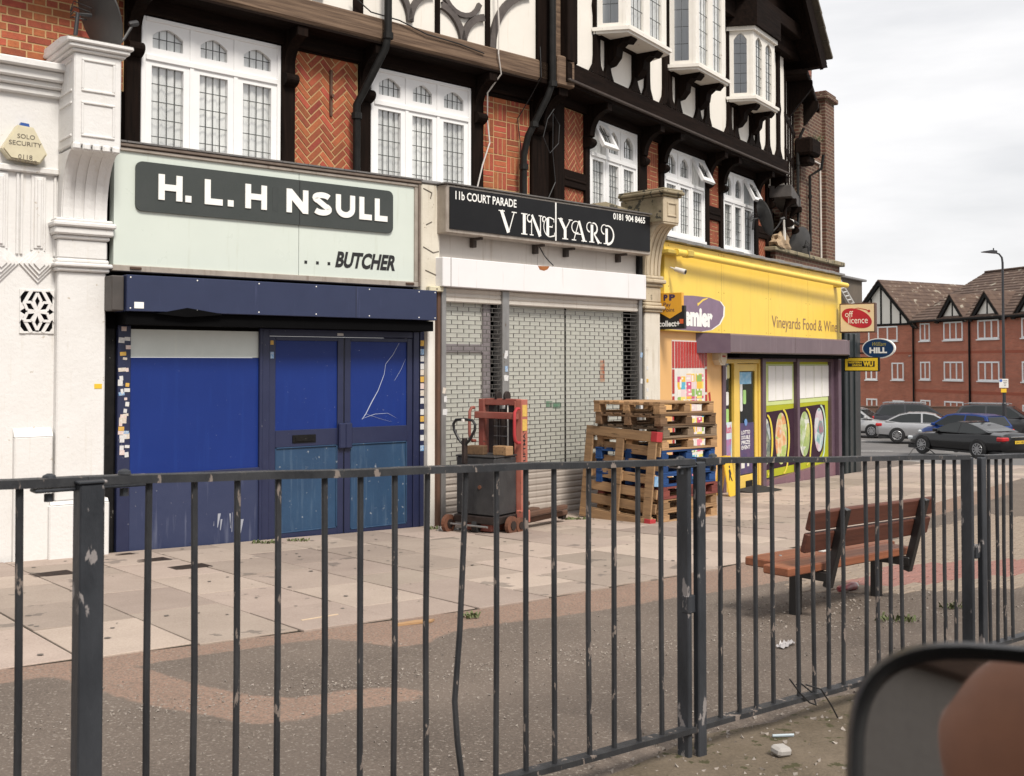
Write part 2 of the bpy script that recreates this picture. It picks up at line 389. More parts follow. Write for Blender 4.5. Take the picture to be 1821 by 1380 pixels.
me.from_pydata([vz[i] for i in used], [], [tuple(rm_[i] for i in f) for f in fq]); at_ = me.attributes.new('pink', 'FLOAT', 'POINT'); at_.data.foreach_set('value', [float(pk_[i]) for i in used]); me.materials.append(M_FOOT)
o = put('footway_surface', me); o['kind'] = 'structure'
sp = [FF.P(s, w + .05*math.sin(s*7), 0).xy.to_tuple() for s, w in [(-9, .9), (-6, .9), (-3, .9), (-1, .9), (0, .93), (1, .93), (2, .93), (3.2, .93)]]+[FF.P(s, w, 0).xy.to_tuple() for s, w in [(3.2, -.10), (2.2, -.16), (1.6, -.05), (1.1, -.17), (.6, -.08), (.2, -.16), (-.3, -.06), (-1.2, .05), (-3, .12), (-9, .1)]]
patch('soil_strip', sp, .008, M_SOIL)
ss_ = [-4.2+.5*i for i in range(51)]
patch('slab_bed', [Q(s, .0) for s in ss_]+[Q(s, lerp_tab(TE, s)-.01) for s in ss_[::-1]], .0055, mat('joint_dirt', (.045, .040, .030), (.028, .026, .020), scale=6, rough=1, spec=.1, chip=(.05, .065, .02), chip_amt=.3, chip_scale=3))
# paving slabs, laid in courses square to the shopfronts
pave = bpy.data.objects.new('pavement', None); COL.objects.link(pave); pave['kind'] = 'structure'
rnd = random.Random(3); s = -4.2; col_i = 0
while s < 21:
    wdt = .64 if s < 9 else .9
    te = lerp_tab(TE, s+wdt/2); t = .03; first = True
    while t < te-.08:
        ln = (.45 if (first and col_i % 2) else .91) if s < 9 else .64
        if s < 9 and rnd.random() < .12: ln *= .66
        if te-t-ln < .28: ln = te-t
        g = .0065; j = [rnd.uniform(-.002, .002) for _ in range(4)]
        tl = rnd.uniform(-.003, .003)
        pts = [Q(s+g, t+g), Q(s+wdt-g, t+g), Q(s+wdt-g, t+ln-g), Q(s+g, t+ln-g)]
        cx = sum(p[0] for p in pts)/4; cy = sum(p[1] for p in pts)/4
        mb = MB(); top = []
        c0 = gp(cx, cy)
        for i, (x, y) in enumerate(pts): top.append(gp(x, y, .012+j[i]+tl)-c0)
        inn = [p*.993+Vector((0, 0, .0035)) for p in top]; bot = [p-Vector((0, 0, .05)) for p in top]
        mb.add(bot+top+inn, [(0+i, (i+1) % 4, 4+(i+1) % 4, 4+i) for i in range(4)][::1]+[(4+i, 4+(i+1) % 4, 8+(i+1) % 4, 8+i) for i in range(4)]+[(8, 9, 10, 11)])
        mb.f = [f[::-1] for f in mb.f]
        o = mb.build('paving_slab', M_SLAB, pave, loc=c0)
        t += ln; first = False
    s += wdt; col_i += 1
gm = MB(); rnd = random.Random(31)
for i in range(260):
    s = rnd.uniform(-3.5, 12); x, y = Q(s, rnd.uniform(.2, 4.1) if s < 4 else rnd.uniform(.2, 3.1)); r_ = rnd.uniform(.008, .022); n_ = 7; c0 = gp(x, y, .0195); a0_ = rnd.uniform(0, 6)
    gm.add([c0+Vector((math.cos(a0_+6.283*k/n_)*r_*rnd.uniform(.7, 1.2), math.sin(a0_+6.283*k/n_)*r_*rnd.uniform(.7, 1.2), 0)) for k in range(n_)], [tuple(range(n_))])
o = gm.build('chewing_gum_spots', mat('old_gum', (.16, .135, .115), (.09, .08, .07), scale=8, rough=.9)); o['kind'] = 'stuff'; o['label'] = 'dark trodden gum spots on the paving slabs'; o['category'] = 'stains'
# iron covers let into the slabs
M_IRON = mat('rusty_iron', (.07, .045, .035), (.035, .03, .028), scale=30, rough=.8, metal=.5, bump=.8, bscale=90)
for (x, y, a, b, lab) in [(-3.83, 8.92, .17, .13, 'rusty square drain cover in the slabs before the white pier'), (-2.80, 9.30, .17, .12, 'brown iron cover in the slabs before the blue window'), (-3.27, 9.72, .16, .11, 'dark slate-grey cover close to the foot of the blue shopfront'), (-3.66, 10.1, .10, .07, 'tiny iron cover at the joint of white pier and blue shopfront')]:
    mb = MB().cbox(-a, a, -b, b, -.02, .004, .003)
    for i in range(7): mb.box(-a*.9, a*.9, -b*.85+i*b*.26, -b*.85+i*b*.26+b*.12, .004, .007)
    o = mb.build('drain_cover', M_IRON, None, loc=gp(x, y, .013), rot=(R(-2.4), 0, FB.rz)); tag(o, lab, 'drain cover')
# block paving by the bench: small blocks in two colours (real blocks, too many to pick singly)
def inside(p, poly):
    r = False; n = len(poly)
    for i in range(n):
        a, b = poly[i], poly[(i+1) % n]
        if (a[1] > p[1]) != (b[1] > p[1]) and p[0] < (b[0]-a[0])*(p[1]-a[1])/(b[1]-a[1])+a[0]: r = not r
    return r
BUFF = [(2.10,8.20), (2.84,9.54), (4.55,11.90), (6.72,14.50), (7.6, 14.0), (6.0, 9.5), (3.74,8.09), (2.95,7.96), (2.43,7.87), (2.13,7.97)]
RED = [(2.39,8.17), (3.29,9.25), (4.03,9.51), (6.2,9.9), (5.8, 9.0), (4.04,8.68), (2.77,8.16)]
M_BUFF = mat('buff_block', (.25, .20, .155), (.19, .15, .12), scale=9, rough=.9, bump=.4, bscale=90, fine=.2)
M_REDB = mat('red_block', (.25, .125, .105), (.2, .105, .088), scale=9, rough=.9, bump=.4, bscale=90, fine=.2)
bb, rb = MB(), MB(); rnd = random.Random(5); ux, uy = FF.u.x, FF.u.y
for i in range(0, 34):
    for j in range(0, 56):
        a = i*.205+(.1025 if j % 2 else 0); b = j*.1025
        x = 2.0+ux*a-uy*b*0+FF.n.x*0+(-FF.n.x)*(b-1.4); y = 7.6+uy*a+(-FF.n.y)*(b-1.4)
        if not inside((x, y), BUFF): continue
        tgt = rb if inside((x, y), RED) else bb
        Mx = Matrix.Translation(gp(x, y, .006+rnd.uniform(-.002, .002))) @ Matrix.Rotation(FF.rz, 4, 'Z') @ Matrix.Rotation(R(-1.4), 4, 'Y')@ Matrix.Rotation(R(-3.3), 4, 'X')
        tgt.cbox(-.099, .099, -.047, .047, -.03, .006, .006, M=Mx)
for mbx, m, nm in ((bb, M_BUFF, 'buff'), (rb, M_REDB, 'red')):
    o = mbx.build('block_paving', m); o['kind'] = 'stuff'; o['label'] = nm+' block paving behind the bench'; o['category'] = 'paving'
# painted dashes on the far road
for (x, y, l, wd, az) in [(13.6, 40.2, 1.6, .13, 96), (15.6, 39.6, 1.5, .13, 96), (15.2, 45.2, 1.7, .15, 98), (18.0, 44.4, 2.2, .15, 98), (12.3, 37.3, 1.3, .13, 96), (20.8, 41.0, 2.0, .13, 96), (18.6, 53.0, 2.5, .2, 100)]:
    a = R(90-az); c, sn = math.cos(a), math.sin(a)
    pts = [(x+c*i*l/2-sn*j*wd/2, y+sn*i*l/2+c*j*wd/2) for i, j in ((-1, -1), (1, -1), (1, 1), (-1, 1))]
    patch('road_marking', pts, -.104, M_WHITE_LINE, parent=road)
# ================================================================ PEDESTRIAN RAILING (three panels)
M_RAIL = mat('railing_paint', (.014, .015, .018), (.040, .041, .044), scale=9, rough=.5, bump=.5, bscale=60, chip=(.20, .165, .145), chip_amt=.38, chip_scale=30, stretch=(1, 1, .35), spec=.4)
M_POST = mat('railing_post_paint', (.014, .016, .020), (.048, .052, .060), scale=5, rough=.45, bump=.4, bscale=50, chip=(.24, .22, .215), chip_amt=.46, chip_scale=11, stretch=(1, 1, .4), spec=.4)
def ztop(u): return .978-(.0345*u if u < 0 else .046*u)
def zbot(u): p = FF.P(u, 0, 0); return zg(p.x, p.y)
def railing(u0, u1, groups, label, posts, bent=None):
    t = thing('railing_panel', label, 'railing', M=FF.M(), group='pedestrian railing along the kerb')
    for pu, pw in posts:
        if isinstance(pw, tuple):
            d0, d1, w0, w1 = pw; MB().cbox(pu+d0, pu+d1, -w1, -w0, zbot(pu)-.03, ztop(pu)-.002, .004).build('post', M_POST, t); continue
        mb = MB().cbox(pu-.031, pu+.031, -pw-.031, -pw+.031, zbot(pu)-.03, ztop(pu)-.002, .004)
        mb.cbox(pu-.036, pu+.036, -pw-.036, -pw+.036, ztop(pu)-.002, ztop(pu)+.006, .003)
        mb.build('post', M_POST, t)
    for nm, fz, h, d in (('top_rail', ztop, .011, .026), ('bottom_rail', lambda u: zbot(u)+.115, .010, .024)):
        mb = MB(); n = 14; prev = None
        for i in range(n+1):
            u = u0+(u1-u0)*i/n; z = fz(u)+.0018*math.sin(u*5.1)+.001*math.sin(u*13)
            ring = [(u, -d, z-h), (u, d, z-h), (u, d, z+h), (u, -d, z+h)]
            if prev is not None:
                mb.add(prev+ring, [(0, 1, 5, 4)[::-1], (1, 2, 6, 5)[::-1], (2, 3, 7, 6)[::-1], (3, 0, 4, 7)[::-1]])
            else: mb.add(ring, [(0, 1, 2, 3)[::-1]])
            prev = ring
        mb.add(prev, [(0, 1, 2, 3)])
        mb.build(nm, M_RAIL, t)
    k = 0
    for a, b in groups:
        for i in range(4):
            u = a+(b-a)*i/3; z0, z1 = zbot(u)+.12, ztop(u)-.008; k += 1
            rr = random.Random(int(u*1000))
            if k == bent:
                pts = [(u, 0, z1), (u-.004, .004, z0+(z1-z0)*.8), (u-.016, .01, z0+(z1-z0)*.5), (u-.035, .012, z0+(z1-z0)*.28), (u-.033, .0, z0+(z1-z0)*.16), (u-.008, 0, z0)]
            else:
                e = rr.uniform(-.004, .004); pts = [(u, 0, z1), (u+e, rr.uniform(-.004, .004), (z0+z1)/2), (u+rr.uniform(-.003, .003), 0, z0)]
            MB().tube(pts, .0098, 8).build('baluster', M_RAIL, t, smooth=True)
    return t
ra = railing(-2.345, -.03, [(-2.179, -1.80), (-1.649, -1.278), (-1.126, -.742), (-.575, -.20)], 'black railing panel with one bent bar in front of the blue and shuttered shops', [(-2.345, .03), (-.050, (-.012, .012, -.05, .012))], bent=9)
rb_ = railing(.03, 2.06, [(.143, .474), (.651, .977), (1.158, 1.458), (1.646, 1.946)], 'black railing panel in front of the wooden bench', [(.0, (-.022, .026, .0, .03)), (2.105, (-.012, .012, -.05, .012))])
rc = railing(2.2, 4.3, [(2.29, 2.53), (2.71, 3.03), (3.2, 3.5), (3.7, 4.0)], 'black railing panel at the far right end above the wing mirror', [(2.187, (-.022, .026, .0, .03)), (4.3, 0)])
rz_ = railing(-4.6, -2.346, [(-4.45, -4.07), (-3.92, -3.54), (-3.39, -3.01), (-2.90, -2.505)], 'black railing panel at the far left before the white pier', [(-4.58, 0)])
rd_ = railing(4.36, 6.5, [(4.5, 4.83), (5.0, 5.33), (5.5, 5.83), (6.0, 6.33)], 'black railing panel beyond the right edge of the view', [(6.5, 0)])
# clamps joining neighbouring posts, cap plates and bolts
for t, u, zf in ((rb_, 0, .52), (rc, 2.187, .56)):
    z = zbot(u)+(ztop(u)-zbot(u))*zf
    MB().cbox(u-.064, u-.022, -.016, .02, z-.035, z+.035, .004).build('clamp', M_POST, t)
for t, u in ((ra, -2.345), (rb_, 0.0)):
    mb = MB().cbox(u-.13, u+.15, -.026, .026, ztop(u)-.021, ztop(u)-.0115, .003)
    for du in (-.09, .10):
        mb.lathe([(.018, 0), (.016, .008), (.006, .013)], 10, Matrix.Translation((u+du, 0, ztop(u)+.012)))
        mb.lathe([(.012, 0), (.012, .02)], 6, Matrix.Translation((u+du, 0, ztop(u)-.046)))
    mb.build('joint_plate', M_POST, t)
# loose cable tie looped round the bottom rail
M_CABLE = mat('black_cable', (.012, .012, .013), rough=.5)
u = .68; z = zbot(u)+.12
pts = [(u-.12, -.02, z+.10), (u-.06, -.03, z+.03), (u, -.035, z-.02), (u+.05, -.03, z-.04), (u+.07, .0, z), (u+.03, .03, z+.04), (u-.02, .02, z+.05)]
pts2 = [(u-.02, -.03, z+.06), (u+.06, -.05, z+.03), (u+.12, -.06, z-.05), (u+.15, -.07, z-.105)]
o = MB().tube(pts, .0035, 6).tube(pts2, .0035, 6).build('loose_cable', M_CABLE); o.matrix_world = FF.M(); tag(o, 'thin black cable tangled round the bottom rail of the railing', 'cable')
u = 1.62; z = ztop(u)+.012
o = MB().tube([(u-.10, 0, z), (u-.06, -.005, z+.035), (u+.02, -.01, z+.045), (u+.09, 0, z+.025), (u+.14, 0, z)], .0025, 6).build('loose_cable', M_CABLE); o.matrix_world = FF.M(); tag(o, 'small loop of black wire standing on the top rail', 'cable')
# ================================================================ SHOPFRONTS
M_WHITE = mat('white_masonry_paint', (.71, .705, .695), (.665, .655, .64), scale=2.5, rough=.6, bump=.7, bscale=26, streak=(.60, .57, .52), streak_amt=.15, chip=(.5, .46, .4), chip_amt=.10, chip_scale=11)
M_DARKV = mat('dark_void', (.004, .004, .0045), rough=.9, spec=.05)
M_CREAM = mat('cream_render', (.66, .62, .53), (.57, .53, .44), scale=3, rough=.7, bump=.6, bscale=30, streak=(.36, .30, .22), streak_amt=.22, chip=(.30, .25, .19), chip_amt=.17, chip_scale=11)
M_BLACKP = mat('black_paint', (.006, .006, .0065), (.013, .012, .0115), scale=12, spec=.15, rough=.6, bump=.6, bscale=40, chip=(.2, .19, .17), chip_amt=.12, chip_scale=18)
# ---- white pier at the left
wp = thing('white_pier', 'white painted pier with curved console and pierced rosette beside the blue butcher shopfront', 'pier', M=FB.M())
MB().box(-3.4, -.50, 0, .5, -.75, 3.83).build('wall', M_WHITE, wp)
co = MB()
for (z0, z1, w_) in [(3.83, 3.90, .05), (3.90, 3.96, .09), (3.96, 4.05, .14), (4.05, 4.12, .20)]: co.cbox(-3.4, -.52, -w_, .5, z0, z1, .012)
co.build('cornice', M_WHITE, wp)
MB().cbox(-.582, -.145, -.10, .4, .10, 2.22, .012).build('shaft', M_WHITE, wp)
MB().cbox(-.64, -.10, -.125, .4, -.75, .07, .012).prism([(-.125, .07), (-.10, .10), (.3, .10), (.3, .07)], -.63, -.11, 'x').build('plinth', M_WHITE, wp)
MB().cbox(-.93, -.60, -.07, .2, -.75, .70, .01).prism([(-.07, .70), (0, .78), (.2, .78), (.2, .70)], -.93, -.60, 'x').build('side_block', M_WHITE, wp)
cp = MB()
for (z0, z1, w_, e) in [(2.22, 2.26, .135, .025), (2.26, 2.30, .165, .045), (2.30, 2.34, .125, .02), (2.34, 2.52, .11, .008), (2.52, 2.56, .135, .025), (2.56, 2.63, .17, .05), (2.63, 2.68, .20, .065), (2.68, 2.71, .165, .04)]:
    cp.cbox(-.582-e, -.145+e, -w_, .4, z0, z1, .014)
cp.build('capital', M_WHITE, wp)
# console: concave curve sweeping forward, with flutes
cs = MB(); prof = []
for i in range(13):
    a = i/12; prof.append((-.12-.33*(1-math.cos(a*math.pi/2)), 2.71+.60*math.sin(a*math.pi/2)**.9))
full = prof+[(.4, 3.31), (.4, 2.71)]
cs.prism(full, -.565, -.15, 'x')
for x0 in (-.525, -.425, -.335, -.235):
    rib = [(y-.016, z+.002) for y, z in prof]+[(y+.01, z) for y, z in prof[::-1]]
    for i in range(12):
        (y0, z0), (y1, z1) = prof[i], prof[i+1]
        cs.prism([(y0+.005, z0), (y0-.016, z0+.006), (y1-.016, z1+.006), (y1+.005, z1)], x0-.03, x0+.03, 'x')
cs.build('console', M_WHITE, wp)
bk = MB().cbox(-.563, -.14, -.46, .4, 3.34, 4.18, .012)
for i in range(5): bk.cbox(-.57+i*.088, -.50+i*.088, -.475, -.40, 3.295, 3.36, .014)
for z0, z1 in ((3.42, 3.74), (3.83, 4.13)):
    for (a, b, c, d) in ((-.50, -.20, z0, z0+.022), (-.50, -.20, z1-.022, z1), (-.50, -.478, z0+.022, z1-.022), (-.222, -.20, z0+.022, z1-.022)): bk.cbox(a, b, -.474, -.45, c, d, .005)
    for (a, b, c, d) in ((-.40, -.05, z0, z0+.022), (-.40, -.05, z1-.022, z1)): bk.cbox(-.575, -.55, a, b, c, d, .005)
bk.build('block', M_WHITE, wp)
cap = MB()
for z0, z1, e in ((4.18, 4.21, .03), (4.21, 4.25, .06), (4.25, 4.29, .085)): cap.cbox(-.563-e, -.14+e, -.46-e, .4, z0, z1, .01)
cap.prism([(-.545, 4.29), (-.30, 4.335), (.4, 4.335), (.4, 4.29)], -.64, -.06, 'x')
cap.build('cap', M_WHITE, wp)
# moulded pendant panels
for cx, nm in ((-.735, 'pendant_moulding'), (-1.06, 'pendant_moulding')):
    pm = MB()
    for k, (hw, w_) in enumerate(((.16, .02), (.125, .04), (.09, .06), (.05, .078))):
        pm.prism([(cx-hw, 2.28), (cx, 2.28-hw*1.08), (cx+hw, 2.28), (cx, 2.28+hw*1.08)], .01, -w_, 'y')
    for k, (hw, w_) in enumerate(((.065, .018), (.04, .036), (.018, .05))): pm.cbox(cx-hw, cx+hw, -w_, .01, 2.40+.02*k, 3.10-k*.02, .006)
    for sg in (-1, 1): pm.cbox(cx+sg*.145-.012, cx+sg*.145+.012, -.022, .01, 2.36, 3.10, .006)
    pm.cbox(cx-.17, cx+.17, -.05, .01, 3.11, 3.17, .01)
    pm.build(nm, M_WHITE, wp)
rv = MB().box(-.875, -.60, -.004, .01, 1.655, 2.03).build('vent_shade_plate', M_DARKV, wp)  # dark plate proud of the wall, painting the shade of the vent hole
rs = MB(); c = (-.737, 1.842)
def bar2(mb, a, b, wd, y0, y1):
    a, b = Vector(a), Vector(b); t = (b-a).normalized(); n_ = Vector((-t.y, t.x))*wd/2
    mb.prism([tuple(a+n_), tuple(b+n_), tuple(b-n_), tuple(a-n_)][::-1], y1, y0, 'y')
for k in range(6):
    a = R(60*k+30); tip = (c[0]+.135*math.cos(a), c[1]+.17*math.sin(a))
    for sg in (-1, 1):
        mid = (c[0]+.085*math.cos(a+sg*.42), c[1]+.105*math.sin(a+sg*.42))
        bar2(rs, c, mid, .026, -.024-.001*k-.0004*sg, 0); bar2(rs, mid, tip, .024, -.022-.001*k-.0004*sg, 0)
for (a, b, cc, d) in ((-.88, -.595, 2.025, 2.045), (-.88, -.595, 1.64, 1.66)): rs.cbox(a, b, -.012, 0, cc, d, .003)
for k in range(4):
    sx, sz = (1, 1, -1, -1)[k], (1, -1, 1, -1)[k]
    bar2(rs, (c[0]+sx*.05, c[1]+sz*.19), (c[0]+sx*.12, c[1]+sz*.06), .03, -.0185, 0)
    rs.prism([(c[0]+sx*.15, c[1]+sz*.20), (c[0]+sx*.098, c[1]+sz*.20), (c[0]+sx*.15, c[1]+sz*.13)], 0, -.0165, 'y')
for sx in (-1, 1): rs.prism([(c[0]+sx*.15, c[1]+.1), (c[0]+sx*.105, c[1]+.03), (c[0]+sx*.15, c[1])], 0, -.0165, 'y'); rs.prism([(c[0]+sx*.15, c[1]-.1), (c[0]+sx*.105, c[1]-.03), (c[0]+sx*.15, c[1])], 0, -.0165, 'y')
rs.build('rosette', M_WHITE, wp)
stk = MB().box(-.245, -.175, -.104, -.098, 1.13, 1.175).build('sticker', mat('yellow_sticker', (.75, .5, .03)), wp)
# alarm bell box
al = thing('alarm_box', 'cream hexagonal alarm box with blue lamp on the white pier', 'alarm box', M=FB.M())
pl = [(-1.03, 3.19), (-.73, 3.165), (-.66, 3.27), (-.80, 3.54), (-.96, 3.55), (-1.11, 3.29)]
pl = [(-.86+(a+.86)*.86, 3.35+(b-3.35)*.86) for a, b in pl]; cxx = sum(p[0] for p in pl)/6; czz = sum(p[1] for p in pl)/6
M_ALRM = mat('cream_plastic', (.62, .57, .41), (.55, .50, .36), scale=8, rough=.45)
mb = MB(); mb.prism(pl, 0, -.10, 'y'); mb.prism([(cxx+(x-cxx)*.93, czz+(z-czz)*.93) for x, z in pl], -.10, -.115, 'y')
mb.build('case', M_ALRM, al); MB().prism([(-.92, 3.51), (-.83, 3.505), (-.84, 3.55), (-.91, 3.555)], -.02, -.07, 'y').build('lamp', mat('blue_lens', (.03, .09, .33), rough=.2), al)
M_INKG = mat('grey_ink', (.12, .10, .08), rough=.7)
text('SOLO', -.95, -.80, 3.40, 3.44, -.118, M_INKG, al); text('SECURITY', -1.02, -.74, 3.335, 3.375, -.118, M_INKG, al); text('0118', -.94, -.82, 3.215, 3.255, -.118, M_INKG, al); text('384 3262', -1.0, -.78, 3.185, 3.21, -.118, M_INKG, al)

# ---- butcher
bt = thing('butcher_shopfront', 'closed butcher shopfront with pale green sign, navy shutter box and blue boarded doors', 'shopfront', M=FB.M())
M_PALE = mat('pale_green_panel', (.60, .655, .60), (.565, .62, .57), scale=1.6, rough=.3, streak=(.50, .54, .47), streak_amt=.12, spec=.5)
M_ALU = mat('weathered_aluminium', (.42, .37, .32), (.30, .26, .22), scale=7, rough=.45, metal=.3, streak=(.17, .12, .09), streak_amt=.3)
M_PLATE = mat('slate_plate', (.030, .037, .035), (.040, .046, .044), scale=3, rough=.5, fine=.12)
M_LETW = mat('white_letters', (.85, .85, .82), (.8, .8, .77), rough=.5)
M_INK = mat('black_letters', (.012, .012, .013), rough=.5)
M_NAVY = mat('navy_metal', (.017, .025, .066), (.021, .030, .076), scale=3, rough=.38, bump=.12, bscale=8, streak=(.055, .065, .14), streak_amt=.1)
M_NAVYW = mat('navy_frame_paint', (.013, .018, .055), (.018, .024, .066), scale=5, rough=.42, chip=(.42, .42, .42), chip_amt=.02, chip_scale=40)
M_BLUE = mat('royal_blue_board', (.006, .024, .155), (.0075, .028, .175), scale=1.5, rough=.42, bump=.15, bscale=60, streak=(.010, .036, .195), streak_amt=.35, chip=(.25, .28, .4), chip_amt=.02, chip_scale=40, spec=.3)
M_WORN = mat('worn_blue_panel', (.012, .042, .098), (.018, .058, .125), scale=2.6, rough=.6, bump=.3, bscale=30, streak=(.07, .12, .19), streak_amt=.35, chip=(.20, .23, .27), chip_amt=.2, chip_scale=16)
M_LEAD = mat('lead_flashing', (.20, .20, .205), (.30, .29, .28), scale=8, rough=.6, metal=.4, bump=.5, bscale=20)
M_DRIP = mat('brown_trim', (.115, .085, .068), (.19, .15, .12), scale=10, rough=.6)
MB().box(-.1, 3.40, .0, .62, 1.70, 3.44).build('wall', M_DARKV, bt)
sb = MB().box(-.085, 1.86, -.12, 0, 2.305, 3.40).box(1.866, 3.33, -.12, 0, 2.305, 3.40).build('sign_board', M_PALE, bt)
tr = MB()
for a, b, c, d, e in ((-.105, 3.40, 3.40, 3.435, .145), (-.105, 3.40, 2.245, 2.305, .15), (3.33, 3.40, 2.305, 3.40, .14)): tr.cbox(a, b, -e, 0, c, d, .006)
tr.build('sign_trim', M_ALU, bt)
MB().cbox(3.375, 3.40, -.16, 0, 2.25, 3.43, .004).cbox(-.12, 3.41, -.165, .0, 3.44, 3.475, .006).build('drip_trim', M_DRIP, bt)
fl = MB()
for i in range(24): fl.prism([(-.175, 3.478), (.6, 3.50), (.6, 3.515), (-.18, 3.494)], -.13+i*.148, -.13+i*.148+.143, 'x')
fl.build('flashing', M_LEAD, bt)
for x in (.06, 3.2): MB().cbox(x, x+.11, -.165, -.14, 2.265, 2.29, .003).build('hinge', mat('rust_brown', (.07, .035, .02), rough=.8), bt)
def rrect(x0, x1, z0, z1, r, n=5):
    o = []
    for cx, cz, a0 in ((x1-r, z1-r, 0), (x0+r, z1-r, 90), (x0+r, z0+r, 180), (x1-r, z0+r, 270)):
        o += [(cx+r*math.cos(R(a0+90*i/n)), cz+r*math.sin(R(a0+90*i/n))) for i in range(n+1)]
    return o
npl = MB().prism(rrect(.113, 3.032, 2.838, 3.318, .065), -.12, -.145, 'y').build('name_plate', M_PLATE, bt)
# block letters built as strokes
def letters(mb, spec, y, th=.012):
    for poly in spec: mb.prism(poly, y, y-th, 'y')
def bar(x0, x1, z0, z1): return [(x0, z0), (x1, z0), (x1, z1), (x0, z1)]
zb, zt = 2.962, 3.213; s_ = .062; Hh = zt-zb
def let(ch, x, wd, mb, y=-.145):
    P_ = lambda q: [(x+a*wd, zb+b*Hh) for a, b in q]
    k = s_/wd; v = s_/Hh
    if ch == 'H': sp = [P_(bar(0, k, 0, 1)), P_(bar(1-k, 1, 0, 1)), P_(bar(k, 1-k, .5-v/2, .5+v/2))]
    elif ch == 'L': sp = [P_(bar(0, k, 0, 1)), P_(bar(k, 1, 0, v))]
    elif ch == '.': sp = [P_(bar(0, k, 0, v*1.05))]
    elif ch == 'N': sp = [P_(bar(0, k, 0, 1)), P_(bar(1-k, 1, 0, 1)), P_([(k, 1), (k, 1-v*1.9), (1-k, 0), (1-k, v*1.9)])]
    elif ch in 'US':
        if ch == 'U':
            pts = [(k/2, 1.0)]+[(.5+(.5-k/2)*math.cos(R(t)), .40+(.40-v/2)*math.sin(R(t))) for t in range(180, 361, 15)]+[(1-k/2, 1.0)]
        else:
            pts = [(.5+(.5-k/2)*math.cos(R(t)), .74+(.26-v/2)*math.sin(R(t))) for t in range(20, 250, 18)]
            pts += [(.5+(.5-k/2)*math.cos(R(t)), .27+(.27-v/2)*math.sin(R(t))) for t in range(62, -165, -18)]
        q = [Vector((x+a*wd, zb+b*Hh)) for a, b in pts]; lf, rt = [], []
        for i in range(len(q)):
            t = (q[min(i+1, len(q)-1)]-q[max(i-1, 0)]).normalized(); nn = Vector((-t.y, t.x))*s_/2; lf.append(q[i]+nn); rt.append(q[i]-nn)
        for i in range(len(q)-1): mb.add([(p.x, yy, p.y) for yy in (y-.012, y) for p in (lf[i], lf[i+1], rt[i+1], rt[i])], [(0, 1, 2, 3)[::-1], (4, 5, 6, 7), (0, 4, 5, 1)[::-1], (3, 2, 6, 7)[::-1]])
        return
    letters(mb, sp, y)
for ch, x, wd in (('H', .33, .24), ('.', .60, .12), ('L', .80, .19), ('.', 1.045, .12), ('H', 1.235, .24), ('N', 1.70, .255), ('S', 2.005, .235), ('U', 2.29, .24), ('L', 2.585, .16), ('L', 2.785, .165)):
    lt = MB(); let(ch, x, wd, lt); lt.build('letter', M_LETW, npl)
MB().prism(bar(1.545, 1.61, 2.962, 3.213), -.145, -.1465, 'y').build('ghost_letter', mat('faded_plate', (.037, .044, .043), rough=.6), npl)
MB().box(1.855, 1.862, -.1475, -.1445, 2.84, 3.316).build('joint', M_INK, npl)
text('BUTCHER', 2.30, 3.07, 2.415, 2.595, -.124, M_INK, bt, bold=.042, shear=.22)
for x in (1.93, 2.07, 2.21): MB().prism(bar(x, x+.032, 2.435, 2.467), -.1205, -.124, 'y').build('dot', M_INK, bt)
# navy shutter housing
sx = MB().cbox(-.036, 3.495, -.35, .0, 1.857, 2.199, .006).build('shutter_box', M_NAVY, bt)
MB().cbox(-.16, -.042, -.30, .0, 1.86, 2.19, .01).build('shutter_motor_end', mat('dark_steel', (.05, .045, .042), (.075, .065, .06), rough=.6, chip=(.2, .16, .12), chip_amt=.12), bt)
MB().box(2.43, 2.434, -.352, -.349, 1.86, 2.197).build('seam', M_INK, sx)
sn = MB()
for x in (.0, .65, 1.3, 1.95, 2.6, 3.25, 3.47):
    for z in (1.885, 2.175): sn.lathe([(.008, 0), (.004, .003)], 6, Matrix.Translation((x, -.35, z)) @ Matrix.Rotation(R(90), 4, 'X'))
sn.build('screws', M_LETW, sx, kind='stuff')
MB().box(.035, .125, -.3535, -.3495, 1.885, 1.945).build('sticker', M_LETW, sx)
MB().prism([(.24, 1.84), (.55, 1.905), (.9, 1.857), (.9, 1.845), (.55, 1.815)], -.353, -.32, 'y').build('torn_edge', M_DARKV, sx)
MB().box(-.02, 3.48, -.30, .0, 1.735, 1.85).build('slot_shade_block', M_DARKV, bt)  # solid near-black block, colour stands in for the shaded shutter recess
# left jamb with stickers, window, stall riser
jm = MB().cbox(.0, .125, -.02, .15, -.60, 1.735, .006).build('jamb', M_NAVYW, bt)
MB().cbox(-.14, -.004, .01, .3, -.60, 2.24, .02).build('gap_shade_block', M_BLACKP, bt)  # black block fills the dark gap beside the pier, shade given as colour
stc = [mat('sticker_white', (.68, .68, .66), (.5, .5, .52), scale=60), mat('sticker_blue', (.05, .22, .48), (.5, .55, .6), scale=50), mat('sticker_yellow', (.68, .42, .05), (.5, .3, .1), scale=50), mat('sticker_buff', (.5, .42, .33), (.65, .62, .58), scale=70), mat('sticker_pink', (.6, .42, .38), (.65, .6, .58), scale=60)]
rnd = random.Random(11)
zs = [1.70, 1.60, 1.52, 1.47, 1.42, 1.30, 1.22, 1.17, 1.11, 1.07, 1.02, .98, .95, .91, .88, .84, .81, .77, .74, .70, .67, .62, .56, .50, .36]
